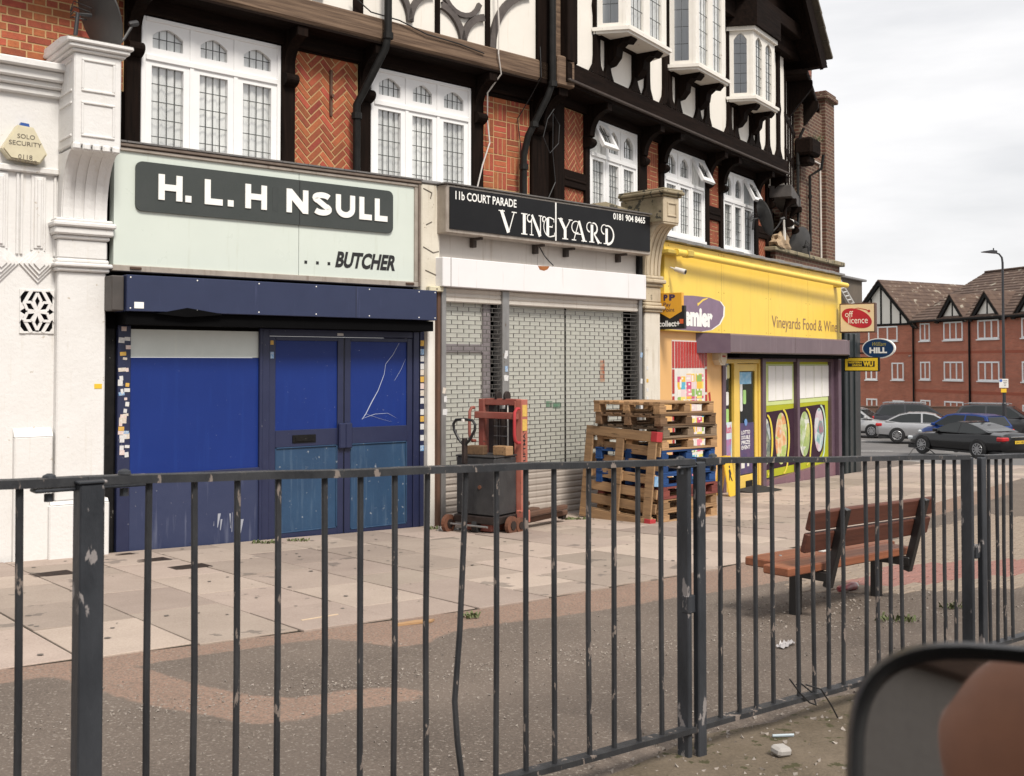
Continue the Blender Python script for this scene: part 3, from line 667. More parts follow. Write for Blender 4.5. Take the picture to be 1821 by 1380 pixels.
for i, z in enumerate(zs):
    n_ = 2 if i % 3 else 1
    for k in range(n_):
        wd, hh = rnd.uniform(.025, .075), rnd.uniform(.02, .06); x = .014+k*.045+rnd.uniform(-.012, .02)
        if rnd.random() < .12: continue
        wd = min(wd, .122-x)
        Mx = Matrix.Translation((x+wd/2, 0, z+rnd.uniform(-.012, .012))) @ Matrix.Rotation(R(rnd.uniform(-7, 7)), 4, 'Y')
        MB().box(-wd/2, wd/2, -.0235-.0012*rnd.random(), -.019, -hh/2, hh/2, Mx).build('sticker', stc[rnd.choice((0, 0, 0, 1, 2, 3, 3, 4))], jm)
wf = MB().cbox(.125, 1.55, -.012, .15, 1.735, 1.75, .004).cbox(.125, 1.49, -.03, .15, .235, .285, .006).cbox(1.465, 1.50, -.035, .15, -.62, 1.735, .006)
wf.build('window_frame', M_NAVYW, bt)
MB().box(.125, 1.465, .002, .05, 1.428, 1.735).build('upper_panel', mat('pale_glass_panel', (.58, .63, .61), (.53, .58, .56), rough=.2, streak=(.60, .65, .6), streak_amt=.15), bt)
MB().box(.125, 1.465, .0, .05, .285, 1.424).build('blue_panel', M_BLUE, bt)
MB().box(.125, 1.465, -.008, .15, -.75, .235).build('stall_riser', mat('navy_stallriser', (.020, .030, .080), (.028, .038, .09), scale=2.5, rough=.5, bump=.3, bscale=14, streak=(.10, .115, .18), streak_amt=.18, chip=(.4, .4, .42), chip_amt=-.02, chip_scale=30), bt)
scr = MB()
for (x, z, h) in ((1.02, -.30, .14), (1.05, -.33, .11), (1.16, -.32, .15), (1.175, -.36, .2), (1.24, -.34, .22), (1.27, -.38, .14), (.98, -.28, .05)):
    scr.prism([(x, z), (x+.006, z), (x+.012+rnd.uniform(-.03, .03), z+h), (x+.006, z+h)], -.008, -.0105, 'y')
scr.build('scratches', mat('pale_scratch', (.34, .36, .42)), bt, kind='stuff')
# double doors: outer frame, leaves with glazed blue boards and worn kick panels
df = MB().cbox(1.50, 1.585, -.02, .12, -.62, 1.735, .006).cbox(3.40, 3.48, -.02, .12, -.64, 1.735, .006).cbox(1.585, 3.40, -.005, .12, 1.66, 1.735, .006)
df.build('door_frame', M_NAVYW, bt)
def leaf(x0, x1, zb_, hinge, cracked):
    d = MB()
    zt_ = 1.655
    for a, b, c, e in ((x0, x0+.075, zb_, zt_), (x1-.075, x1, zb_, zt_), (x0+.075, x1-.075, 1.612, zt_), (x0+.075, x1-.075, .475, .655), (x0+.075, x1-.075, zb_, zb_+.10)): d.cbox(a, b, .0, .05, c, e, .004)
    o = d.build('door', M_NAVYW, bt)
    MB().box(x0+.075, x1-.075, .018, .04, .655, 1.612).build('blue_board', M_BLUE, o)
    MB().box(x0+.075, x1-.075, .012, .04, zb_+.10, .475).build('kick_panel', M_WORN, o)
    bd = MB()
    for a, b, c, e in ((x0+.075, x0+.088, zb_+.113, .462), (x1-.088, x1-.075, zb_+.113, .462), (x0+.088, x1-.088, zb_+.10, zb_+.113), (x0+.088, x1-.088, .462, .475)): bd.cbox(a, b, -.004, .012, c, e, .003)
    bd.build('bead', M_WORN, o)
    xh = x1-.075 if hinge == 'l' else x0-.01
    MB().cbox(xh, xh+.085, -.05, .0, .43, .71, .012).build('handle_plate', M_NAVYW, o)
    if cracked:
        ck = MB()
        for pts in ([(.70, 1.60, .004), (.62, 1.47, .006), (.52, 1.36, .005), (.50, 1.24, .006), (.42, 1.06, .008), (.33, .92, .012), (.26, .80, .010), (.21, .74, .004)], [(.22, .75, .002), (.38, .795, .005), (.55, .80, .003), (.66, .745, .001)], [(.79, 1.42, .001), (.73, 1.30, .003), (.64, 1.17, .001)], [(.26, .80, .002), (.45, .74, .002), (.6, .70, .001)]):
            for (a, b, w0), (c, e, w1) in zip(pts, pts[1:]):
                w0, w1 = w0*.34, w1*.34
                t = Vector((c-a, e-b)).normalized(); n_ = Vector((-t.y, t.x))
                q = [(x0+.02+a+n_.x*w0, b+n_.y*w0), (x0+.02+a-n_.x*w0, b-n_.y*w0), (x0+.02+c-n_.x*w1, e-n_.y*w1), (x0+.02+c+n_.x*w1, e+n_.y*w1)]
                ck.prism([q[0], q[1], q[2], q[3]], .018, .0145, 'y')
        ck.build('crack', mat('crack_white', (.55, .6, .72)), o)
    else:
        MB().cbox(1.86, 2.14, -.012, .0, .515, .60, .004).cbox(1.89, 2.11, -.018, -.012, .53, .585, .003).build('letterbox', M_BLACKP, o)
        for (a, b, c, e, k) in ((1.60, 1.635, 1.565, 1.61, 2), (1.60, 1.64, 1.42, 1.49, 1)): MB().box(a, b, -.004, .0, c, e).build('sticker', stc[k], o)
    return o
leaf(1.588, 2.485, -.535, 'l', False); leaf(2.50, 3.398, -.575, 'r', True)
MB().box(2.40, 2.475, -.009, -.0052, 1.672, 1.70).build('sticker', stc[0], bt)
MB().box(1.50, 3.48, -.06, .3, -.78, -.60).build('threshold', mat('worn_step', (.22, .18, .15), rough=.9, bump=.5), bt)
rj = MB().cbox(3.484, 3.54, -.03, .2, -.64, 1.735, .004).build('right_jamb', M_NAVYW, bt)
for z, k in ((1.60, 2), (1.50, 1), (1.42, 0), (1.33, 0), (1.26, 3), (1.18, 2), (1.10, 4), (1.02, 3), (.93, 0), (.80, 0), (.72, 2), (.63, 0), (.5, 0), (.38, 1)):
    MB().box(3.486, 3.536, -.0335, -.0295, z-.03, z+.035).build('sticker', stc[k], rj)
# ---- cream pier between butcher and the shuttered shop
cpier = thing('cream_pier', 'peeling cream pier between the butcher and the shuttered shop', 'pier', M=FB.M())
MB().cbox(3.435, 3.70, -.12, .4, 1.9, 3.46, .012).build('upper_pier', M_CREAM, cpier)
MB().cbox(3.545, 3.73, -.10, .4, -.80, 1.9, .010).build('lower_pier', mat('white_pier_paint', (.74, .72, .68), (.68, .655, .6), scale=2, rough=.6, bump=.4, bscale=25, chip=(.3, .26, .2), chip_amt=-.02, chip_scale=5), cpier)
MB().cbox(3.42, 3.71, -.14, .4, 3.46, 3.50, .01).build('cap', M_LEAD, cpier)
ck = MB()
for (a, b, c, d) in ((3.46, 3.40, 3.58, 3.36), (3.58, 3.36, 3.56, 3.29), (3.46, 2.72, 3.60, 2.66), (3.60, 2.66, 3.68, 2.68), (3.49, 2.45, 3.64, 2.40), (3.64, 2.40, 3.66, 2.32), (3.5, 2.98, 3.58, 3.02)): bar2(ck, (a, b), (c, d), .010, -.1225-.001*a, -.118)
ck.build('cracks', M_INKG, cpier, kind='stuff')
sbx = thing('sensor_box', 'small cream sensor box on the pier beside the navy shutter box', 'sensor box', M=FB.M())
MB().cbox(3.50, 3.70, -.20, -.12, 2.20, 2.265, .01).build('case', M_ALRM, sbx); MB().box(3.59, 3.61, -.2035, -.2, 2.225, 2.24).build('lens', M_INKG, sbx)
MB().box(3.655, 3.69, -.1035, -.0995, 1.0, 1.055).build('sticker', stc[1], cpier)
# ================================================================ SHUTTERED SHOP
vs = thing('shuttered_shopfront', 'shuttered shop with black fascia sign, white shutter box and steel lattice grille', 'shopfront', M=FV.M())
M_VSIGN = mat('black_sign_face', (.005, .005, .006), (.008, .008, .009), scale=3, rough=.4, spec=.25)
M_GREYP = mat('grey_cream_panel', (.56, .52, .475), (.50, .46, .42), scale=2, rough=.6, streak=(.37, .31, .25), streak_amt=.15)
M_WBOX = mat('white_shutter_box', (.76, .75, .76), (.72, .71, .72), scale=2, rough=.35, streak=(.52, .5, .48), streak_amt=.08, chip=(.42, .17, .05), chip_amt=-.09, chip_scale=3)
M_STEEL = mat('galvanised_steel', (.34, .335, .33), (.24, .235, .23), scale=14, rough=.45, metal=.6, stretch=(1, 1, .3), chip=(.16, .12, .09), chip_amt=.1)
M_RUST = mat('rust_strip', (.13, .065, .04), (.08, .045, .03), scale=12, rough=.85, bump=.6, bscale=40, stretch=(1, 1, .3))
M_RIB = mat('cream_shutter_slats', (.62, .585, .53), (.55, .51, .46), scale=2.5, rough=.5, streak=(.38, .33, .28), streak_amt=.22)
M_RIBD = mat('dirty_shutter_slats', (.40, .355, .315), (.33, .29, .255), scale=1.8, rough=.65, streak=(.25, .205, .17), streak_amt=.35)
MB().box(.0, 3.82, .22, .9, -.9, 3.40).build('wall', M_DARKV, vs)
MB().box(.02, 1.74, -.05, .22, 2.55, 2.95).box(1.745, 3.75, -.05, .22, 2.55, 2.95).build('fascia_panel', M_GREYP, vs)
sg = MB().cbox(.0, 3.765, -.285, -.11, 2.885, 3.455, .012).build('sign_case', M_ALU, vs)
MB().box(.045, 3.74, -.300, -.284, 2.935, 3.425).build('sign_face', M_VSIGN, sg)
MB().box(1.812, 1.834, -.3035, -.300, 2.935, 3.425).build('sign_seam', M_LETW, sg)
fl = MB()
for i in range(25): fl.prism([(-.31, 3.458), (.5, 3.475), (.5, 3.49), (-.315, 3.472)], -.02+i*.152, -.02+i*.152+.147, 'x')
fl.build('flashing', M_LEAD, vs)
text('11b COURT PARADE', .125, 1.12, 3.285, 3.385, -.3035, M_LETW, sg, bold=.018); text('0181 904 8465', 2.945, 3.625, 3.315, 3.405, -.3035, M_LETW, sg, bold=.022)
# decorated capitals: ribbons of varying width plus curls
def ribbon(mb, pts, y):
    q = [Vector(p[:2]) for p in pts]; ws = [p[2] for p in pts]; l, r = [], []
    for i in range(len(q)):
        t = (q[min(i+1, len(q)-1)]-q[max(i-1, 0)]).normalized(); n_ = Vector((-t.y, t.x)); l.append(q[i]+n_*ws[i]/2); r.append(q[i]-n_*ws[i]/2)
    for i in range(len(q)-1): mb.add([(p.x, y, p.y) for p in (l[i], r[i], r[i+1], l[i+1])], [(0, 1, 2, 3)])
def curl(cx, cz, r, a0, a1, w0, w1, n=9): return [(cx+r*math.cos(R(a0+(a1-a0)*i/n)), cz+r*math.sin(R(a0+(a1-a0)*i/n)), w0+(w1-w0)*i/n) for i in range(n+1)]
T, t_ = .20, .06
GL = {'V': [[(.12, 1, T), (.55, 0, T)], [(.9, 1, t_), (.56, 0, t_)], [(-.05, .98, .05), (.32, .98, .05)], [(.74, .98, .05), (1.05, .98, .05)]],
 'I': [[(.5, 0, T), (.5, 1, T)], [(.2, .02, .05), (.8, .02, .05)], [(.2, .98, .05), (.8, .98, .05)]],
 'N': [[(.2, 0, t_), (.2, .8, t_)], [(.22, .98, T*.7), (.84, .0, T)], [(.86, 0, t_), (.86, 1, t_)], curl(.05, .80, .17, 80, 330, .05, .09), [(.72, .98, .05), (1.0, .98, .05)], [(.06, .02, .05), (.34, .02, .05)]],
 'E': [curl(.62, .5, .47, 70, 290, .05, .05, 14), [(.62, .97, .05), (.92, .90, .07), (.93, .75, .04)], [(.45, 0.08, T), (.45, .92, T)], [(.62, .03, .05), (.95, .10, .08), (.97, .26, .04)], [(.45, .52, .06), (.80, .52, .06), (.82, .62, .03)], curl(.18, .84, .13, 0, 250, .04, .09)],
 'Y': [[(.12, 1, T), (.5, .48, T)], [(.9, 1, t_), (.52, .48, t_)], [(.5, .5, T), (.5, 0, T)], [(-.05, .98, .05), (.32, .98, .05)], [(.76, .98, .05), (1.05, .98, .05)], [(.28, .02, .05), (.72, .02, .05)]],
 'A': [[(.5, 1, T*.7), (.86, 0, T)], [(.5, 1, t_), (.14, 0, t_)], [(.25, .34, .05), (.7, .34, .05)], curl(.30, .66, .30, 40, 300, .04, .08, 12), [(.0, .02, .05), (.3, .02, .05)], [(.66, .02, .05), (1.04, .02, .05)]],
 'R': [[(.32, 0, T), (.32, .9, T)], curl(.45, .72, .27, 110, -80, .06, .13, 10), [(.46, .46, t_), (.86, .0, T)], curl(.16, .76, .24, 60, 270, .04, .08, 10), [(.1, .02, .05), (.5, .02, .05)], [(.74, .02, .05), (1.05, .02, .05)]],
 'D': [[(.34, .04, T), (.34, .80, T)], curl(.42, .48, .47, 110, -95, .06, .15, 14), curl(.16, .74, .24, 60, 270, .04, .08, 10), [(.1, .02, .05), (.5, .02, .05)]]}
for ch, x, wd in (('V', .83, .28), ('I', 1.165, .18), ('N', 1.335, .24), ('E', 1.565, .24), ('Y', 1.87, .25), ('A', 2.12, .28), ('R', 2.43, .26), ('D', 2.72, .26)):
    mb = MB(); z0, hh = 2.968, .262
    for i, st in enumerate(GL[ch]): ribbon(mb, [(x+a*wd, z0+b*hh, c*.25) for a, b, c in st], -.3035-.0003*i)
    mb.f = [f for f in mb.f]; mb.build('letter', M_LETW, sg)
for x in (.57, 1.64, 2.21, 3.27): MB().cbox(x, x+.06, -.12, -.05, 2.77, 2.885, .006).cbox(x+.008, x+.052, -.24, -.12, 2.855, 2.885, .004).build('bracket', mat('rusty_bracket', (.035, .03, .027), (.07, .05, .04), rough=.8), vs)
sbx = MB().cbox(-.02, 3.715, -.25, -.052, 2.262, 2.606, .008).build('shutter_box', M_WBOX, vs)
MB().cbox(.10, .108, -.2525, -.249, 2.264, 2.604, .001).build('end_seam', M_INKG, sbx)
MB().prism([(1.55, 2.60), (1.58, 2.555), (1.66, 2.545), (1.72, 2.565), (1.76, 2.606)], -.2495, -.2525, 'y').build('rust_stain', mat('orange_rust', (.36, .13, .03), (.25, .08, .02), scale=20), sbx)
MB().tube([(1.70, -.13, 2.86), (1.72, -.2, 2.74), (1.80, -.2, 2.68), (1.82, -.26, 2.62)], .008, 6).build('cable_tail', M_CABLE, vs)
MB().cbox(3.73, 3.80, -.12, .2, -.82, 2.90, .006).build('dark_reveal', M_BLACKP, vs)
# side guides and centre mullion
MB().cbox(-.012, .035, -.15, .2, -.75, 2.27, .005).build('rusted_edge', M_RUST, vs)
MB().cbox(.035, .105, -.17, .0, -.80, 2.262, .006).build('guide', M_STEEL, vs)
MB().cbox(1.013, 1.13, -.17, .0, -.80, 2.262, .006).build('guide', M_STEEL, vs)
MB().cbox(3.655, 3.725, -.17, .0, -.85, 2.262, .006).build('guide', M_STEEL, vs)
rnd = random.Random(21)
for g_, (x0, n_) in enumerate(((.04, 4), (1.03, 12), (3.66, 6))):
    for i in range(n_):
        x = x0+rnd.uniform(0, .03); z = rnd.uniform(.3, 1.5) if g_ else rnd.choice((.95, 1.05, 1.6, .8)); Mx = Matrix.Translation((x+.025, 0, z)) @ Matrix.Rotation(R(rnd.uniform(-12, 12)), 4, 'Y')
        MB().box(-.022, .022, -.1735-.001*rnd.random(), -.169, -.035, .035, Mx).build('sticker', stc[rnd.choice((0, 0, 1, 3))], vs)
# slatted header, lattice, slatted foot
def slats(x0, x1, z0, z1, step, m, nm, y=-.13, dy=.012):
    n_ = max(1, round((z1-z0)/step)); h = (z1-z0)/n_; pr = [(y+.02, z0)]
    for i in range(n_): a = z0+i*h; pr += [(y, a), (y-dy, a+h*.25), (y-dy, a+h*.75), (y, a+h*.97)]
    pr += [(y+.02, z1)]
    return MB().prism(pr, x0, x1, 'x').build(nm, m, vs)
slats(.105, 1.013, 2.09, 2.262, .055, M_RIB, 'slatted_header'); slats(1.13, 3.655, 2.09, 2.262, .055, M_RIB, 'slatted_header')
slats(.105, 1.013, -.72, .10, .08, M_RIBD, 'slatted_foot'); slats(1.13, 3.655, -.80, .06, .08, M_RIBD, 'slatted_foot', dy=.008)
MB().cbox(1.13, 3.655, -.16, -.11, -.88, -.80, .006).build('bottom_bar', M_RUST, vs)
M_ROD = mat('lattice_rod', (.10, .095, .088), (.16, .15, .14), scale=20, rough=.45, metal=.5)
for (x0, x1, z0) in ((.105, 1.013, .10), (1.13, 3.655, .06)):
    mb = MB(); row = 0; z = z0+.015
    while z < 2.09:
        z += rnd.uniform(-.0022, .0022)
        mb.box(x0, x1, -.137, -.123, z-.0034, z+.0034)
        off = .095 if row % 2 else 0; x = x0+off+.01
        while x < x1-.005 and z+.052 < 2.1:
            jx = rnd.uniform(-.010, .010); mb.box(x+jx-.0034, x+jx+.0034, -.134, -.126, z+.0034, z+.0486); x += .19
        z += .052; row += 1
    o = mb.build('lattice', M_ROD, vs, kind='stuff')
# what stands behind the lattice: whitened glass, aluminium frame, a dark return at the right
M_WASH = mat('whitened_glass', (.72, .72, .645), (.64, .645, .58), scale=1.3, rough=.25, streak=(.66, .68, .63), streak_amt=.3)
MB().box(.09, .80, -.02, .02, -.6, 2.2).build('whitened_pane', M_WASH, vs)
MB().box(1.10, 2.28, -.02, .02, -.7, 2.2).build('whitened_pane', M_WASH, vs); MB().box(2.30, 3.48, -.02, .02, -.7, 2.2).build('whitened_pane', M_WASH, vs)
MB().box(2.28, 2.30, -.03, .03, -.7, 2.2).box(3.48, 3.50, -.03, .03, -.7, 2.2).build('door_meeting_stile', M_BLACKP, vs)
MB().cbox(.80, .90, -.05, .05, -.6, 2.2, .005).cbox(.9, .94, -.03, .05, -.6, 2.2, .005).cbox(.09, .80, -.05, .03, 1.50, 1.60, .005).build('window_frame', mat('mauve_grey_frame', (.33, .30, .31), (.25, .22, .23), rough=.5), vs)
MB().box(2.99, 3.08, -.026, -.02, 1.11, 1.41).build('notice', mat('red_cream_notice', (.62, .55, .42), (.55, .12, .05), scale=14, rough=.7), vs)
MB().box(1.93, 2.04, -.028, -.02, .80, .88).box(2.06, 2.20, -.028, -.02, .78, .86).build('letter_flap', mat('faded_green', (.08, .30, .16), (.35, .40, .33), scale=12, rough=.6), vs)
# ---- weathered stone pier with console
M_STONE = mat('weathered_stone', (.52, .44, .32), (.42, .35, .25), scale=4, rough=.9, bump=.8, bscale=22, streak=(.28, .22, .15), streak_amt=.3, chip=(.20, .17, .12), chip_amt=.15, chip_scale=5)
M_STONEM = mat('mossy_stone', (.19, .165, .10), (.30, .25, .17), scale=7, rough=.95, bump=1.2, bscale=20, chip=(.065, .06, .045), chip_amt=.6, chip_scale=9)
sp_ = thing('stone_pier', 'weathered stone pier with mossy cap between the black sign and the yellow shop', 'pier', M=FV.M())
MB().cbox(3.835, 4.18, -.13, .4, -1.0, 2.10, .012).build('shaft', mat('pale_stone_paint', (.66, .62, .55), (.58, .54, .46), scale=2.5, rough=.8, bump=.6, bscale=24, streak=(.42, .36, .28), streak_amt=.25), sp_)
cp = MB()
for z0, z1, w_, e in ((2.10, 2.14, .16, .03), (2.14, 2.19, .19, .05), (2.19, 2.24, .15, .02), (2.24, 2.46, .14, .01), (2.46, 2.51, .17, .03), (2.51, 2.57, .21, .055), (2.57, 2.62, .18, .03)): cp.cbox(3.835-e, 4.18+e, -w_, .4, z0, z1, .015)
cp.build('capital', M_STONE, sp_)
prof = [(-.14-.33*(1-math.cos(i/10*math.pi/2)), 2.62+.71*math.sin(i/10*math.pi/2)**.9) for i in range(11)]
cs = MB().prism(prof+[(.4, 3.33), (.4, 2.62)], 3.82, 4.16, 'x')
for x0 in (3.86, 3.95, 4.04, 4.12):
    for i in range(10):
        (y0, z0), (y1, z1) = prof[i], prof[i+1]; cs.prism([(y0+.005, z0), (y0-.018, z0+.006), (y1-.018, z1+.006), (y1+.005, z1)], x0-.026, x0+.026, 'x')
cs.build('console', M_STONE, sp_)
bk = MB().cbox(3.80, 4.15, -.50, .25, 3.34, 3.71, .015).cbox(3.81, 4.14, -.49, .3, 3.32, 3.345, .01)
for a, b, c, d in ((3.87, 4.08, 3.43, 3.455), (3.87, 4.08, 3.605, 3.63), (3.87, 3.895, 3.455, 3.605), (4.055, 4.08, 3.455, 3.605)): bk.cbox(a, b, -.515, -.48, c, d, .005)
bk.build('block', M_STONE, sp_)
MB().cbox(3.795, 3.799, -.48, .28, 3.36, 3.70, .001).build('mossy_side', M_STONEM, sp_)
cap = MB()
for z0, z1, e in ((3.71, 3.745, .03), (3.745, 3.79, .06), (3.79, 3.82, .04)): cap.cbox(3.80-e, 4.15+e, -.50-e, .30, z0, z1, .012)
cap.build('cap', M_STONEM, sp_)
MB().prism([(2.95, 3.50), (3.2, 3.62), (3.75, 3.56), (3.75, 3.5)], .35, .05, 'y').build('flat_roof_upstand', M_STONEM, sp_)
for z, k in ((1.28, 0), (1.1, 2), (.97, 0), (.85, 0), (1.55, 3)): MB().box(3.86, 3.90, -.134, -.1295, z, z+.05).build('sticker', stc[k], sp_)

# ================================================================ YELLOW CORNER SHOP
ps = thing('corner_shop', 'yellow fronted corner shop with purple shutter box, posters and yellow door', 'shopfront', M=FP.M())
M_YEL = mat('yellow_sign', (.85, .61, .10), (.81, .57, .09), scale=1.2, rough=.45, streak=(.70, .47, .08), streak_amt=.25)
M_PURP = mat('purple_shutter', (.120, .085, .100), (.14, .10, .115), scale=2, rough=.4, streak=(.23, .18, .20), streak_amt=.2)
M_PURPD = mat('purple_frame', (.085, .050, .075), (.11, .07, .095), scale=6, rough=.45)
M_TAN = mat('painted_tan_wall', (.70, .42, .17), (.66, .385, .15), scale=2, rough=.55, bump=.15, bscale=20, streak=(.55, .30, .11), streak_amt=.2)
M_YFR = mat('yellow_frame', (.75, .52, .10), (.70, .48, .09), scale=5, rough=.4)
M_REDT = mat('red_wall_tile', (.36, .022, .016), (.42, .03, .022), scale=9, rough=.25, rand=.1)
M_WTL = mat('white_grout', (.72, .70, .66), rough=.7)
MB().box(.0, 7.75, .55, 1.3, -1.4, 3.10).build('core', M_DARKV, ps)
MB().box(.02, 2.20, .0, .55, -1.3, 1.90).build('tan_wall', M_TAN, ps)
MB().box(2.21, 7.75, .004, .55, 1.44, 1.9).box(.0, 7.75, .004, .55, 1.905, 3.12).build('upper_wall', M_PURPD, ps)
sgn = MB().cbox(.0, 7.78, -.10, .0, 1.845, 3.15, .01).build('sign_panel', M_YEL, ps)
n_ = 26
for i in range(n_): MB().cbox(-.02+i*.302, -.02+i*.302+.298, -.17, .55, 3.152+.006*(i % 2), 3.20+.006*(i % 3), .008).build('coping', M_LEAD, ps)
for x in (1.95, 3.9, 5.85):
    MB().box(x, x+.006, -.1012, -.0995, 1.85, 3.145).build('panel_seam', mat('seam_ochre', (.45, .29, .05)), sgn)
for x in (.12, 1.85, 2.05, 3.8, 4.0, 5.75, 5.95, 7.6):
    for z in (1.90, 2.5, 3.10): MB().lathe([(.012, 0), (.008, .004)], 6, Matrix.Translation((x, -.10, z)) @ Matrix.Rotation(R(90), 4, 'X')).build('fixing', mat('seam_ochre', (.45, .29, .05)), sgn)
# logo: purple oval with white rim and swoosh (its left part hidden behind the bracket sign)
def oval(cx, cz, a, b, tilt=0, n=36): return [(cx+a*math.cos(t)*math.cos(tilt)-b*math.sin(t)*math.sin(tilt), cz+a*math.cos(t)*math.sin(tilt)+b*math.sin(t)*math.cos(tilt)) for t in [2*math.pi*i/n for i in range(n)]]
lp = [(-.0, 2.36), (.9, 2.40), (1.5, 2.40), (1.88, 2.36), (2.02, 2.28), (2.0, 2.13), (1.85, 2.0), (1.55, 1.90), (1.2, 1.865), (-.0, 1.875)]
MB().prism([(x*1.015+.03, z-.004) for x, z in lp], -.1003, -.1025, 'y').build('logo_rim', M_LETW, sgn)
MB().prism(lp, -.1028, -.106, 'y').build('logo_oval', mat('logo_purple', (.22, .145, .22), rough=.4), sgn)
text('emier', .60, 1.60, 1.93, 2.22, -.1095, M_LETW, sgn, bold=.06); text('Pr', .05, .52, 1.93, 2.30, -.1095, M_LETW, sgn, bold=.06)
mb = MB(); ribbon(mb, [(1.06, 2.27, .05), (1.12, 2.29, .03), (1.25, 2.35, .03), (1.42, 2.385, .015)], -.1092); mb.build('swoosh', M_YEL, sgn)
text('Vineyards Food & Wine', 4.05, 7.50, 1.935, 2.215, -.1045, mat('brown_letters', (.30, .17, .10), rough=.5), sgn)
MB().tube([(.05, -.26, 2.985), (.5, -.27, 2.985), (7.42, -.33, 2.935)], .05, 10).build('awning_roller', M_YEL, ps, smooth=True)
MB().cbox(-.2, .35, -.27, -.10, 2.95, 3.01, .01).cbox(.32, .50, -.34, -.2, 2.93, 3.04, .02).build('awning_bracket', mat('dull_yellow', (.55, .40, .07), rough=.5), ps); MB().cbox(7.30, 7.46, -.36, -.1, 2.90, 2.975, .01).build('awning_bracket', mat('dull_yellow', (.55, .40, .07), rough=.5), ps)
sh = MB().prism([(-.40, 1.55), (-.40, 1.815), (-.36, 1.84), (.0, 1.84), (.0, 1.55), (-.36, 1.53)], 1.62, 7.3, 'x').build('shutter_box', M_PURP, ps)
MB().prism([(1.22, 0), (1.62, -.398), (1.62, 0)], 1.533, 1.838, 'z').build('splayed_end', M_PURPD, ps)
crn = [(7.3+.42*math.sin(R(a)), -.40+.42*(1-math.cos(R(a)))) for a in range(0, 91, 15)]
MB().prism([(7.3, 0)]+crn+[(7.72, .4), (7.3, .4)], 1.54, 1.835, 'z').build('curved_end', M_PURP, ps)
MB().box(4.4, 4.405, -.402, -.398, 1.55, 1.82).build('seam', M_INKG, sh)
MB().box(2.2, 7.6, -.3, .0, 1.46, 1.53).build('slot_shade_block', M_DARKV, ps)  # near-black solid strip painting the shade beneath the shutter box
# red tile frame round the poster board on the tan wall
tf = MB().box(.40, 1.60, -.006, .0, -.8, 1.72).build('grout_board', M_WTL, ps)
for i in range(11): MB().cbox(.50+i*.093, .575+i*.093, -.014, -.006, 1.30, 1.70, .003).build('tile', M_REDT, tf)
for k in range(5):
    for x in (.405, 1.53): MB().cbox(x, x+.065, -.014, -.006, 1.30-(k+1)*.40+.02, 1.30-k*.40-.02, .003).build('tile', M_REDT, tf)
MB().cbox(.405, .47, -.014, -.006, 1.30, 1.70, .003).build('tile', M_REDT, tf); MB().cbox(1.53, 1.595, -.014, -.006, 1.32, 1.70, .003).build('tile', M_REDT, tf)
def printmat(name, cols, sx, sz, rough=.5, dens=.5):
    """flat printed matter: a grid of ink blocks in the given colours, broken by finer bands that stand for lines of small print"""
    if name in MATS: return MATS[name]
    m = bpy.data.materials.new(name); MATS[name] = m; m.use_nodes = True; n = m.node_tree.nodes; k = m.node_tree.links.new; b = n['Principled BSDF']
    tc = n.new('ShaderNodeTexCoord'); 
    def grid(a, c, ofs):
        mp = n.new('ShaderNodeMapping'); mp.inputs['Scale'].default_value = (a, 1, c); mp.inputs['Location'].default_value = (ofs, 0, ofs*.7); k(tc.outputs['Object'], mp.inputs['Vector'])
        v = n.new('ShaderNodeVectorMath'); v.operation = 'FLOOR'; k(mp.outputs[0], v.inputs[0])
        w_ = n.new('ShaderNodeTexWhiteNoise'); w_.noise_dimensions = '3D'; k(v.outputs[0], w_.inputs['Vector']); return w_.outputs['Value']
    r = n.new('ShaderNodeValToRGB'); r.color_ramp.interpolation = 'CONSTANT'; e = r.color_ramp.elements
    while len(e) < len(cols): e.new(.5)
    for i, c in enumerate(cols): e[i].position = i/len(cols); e[i].color = (*c, 1)
    k(grid(sx, sz, .3), r.inputs['Fac'])
    x = n.new('ShaderNodeMix'); x.data_type = 'RGBA'; mth = n.new('ShaderNodeMath'); mth.operation = 'LESS_THAN'; mth.inputs[1].default_value = dens*.5; k(grid(sx*3.1, sz*3.7, 2.1), mth.inputs[0])
    k(mth.outputs[0], x.inputs['Factor']); k(r.outputs['Color'], x.inputs['A']); x.inputs['B'].default_value = (.75, .72, .66, 1)
    k(x.outputs['Result'], b.inputs['Base Color']); b.inputs['Roughness'].default_value = rough
    return m
M_POST1 = printmat('offer_posters', [(.55, .08, .18), (.75, .45, .05), (.72, .68, .62), (.10, .40, .55), (.70, .25, .33), (.25, .42, .10), (.75, .62, .15), (.70, .55, .55)], 5.5, 9, dens=.25)
MB().prism([(.49, -.9), (.49, 1.28), (1.52, 1.28), (1.52, -.9)], -.006, -.009, 'y').build('white_board', M_WTL, ps)
for x0, x1, z0, z1 in ((.56, .84, .80, 1.18), (.86, 1.16, .42, 1.22), (1.18, 1.47, .42, 1.22), (.60, .84, .42, .78), (.86, 1.16, .0, .40), (1.18, 1.47, .0, .40), (.70, 1.16, -.5, -.03), (1.18, 1.47, -.5, -.03)):
    for h in range(max(1, round((z1-z0)/.4))):
        d = (z1-z0)/max(1, round((z1-z0)/.4)); MB().box(x0+.01, x1-.01, -.0125-.002*rnd.random(), -.0095, z0+h*d+.008, z0+h*d+d-.008).build('poster', M_POST1, ps)
MB().prism([(.50, .30), (.50, .75), (.78, .34), (.70, .30)], -.015, -.017, 'y').build('peeled_poster', mat('paper_back', (.62, .55, .47), rough=.8), ps)
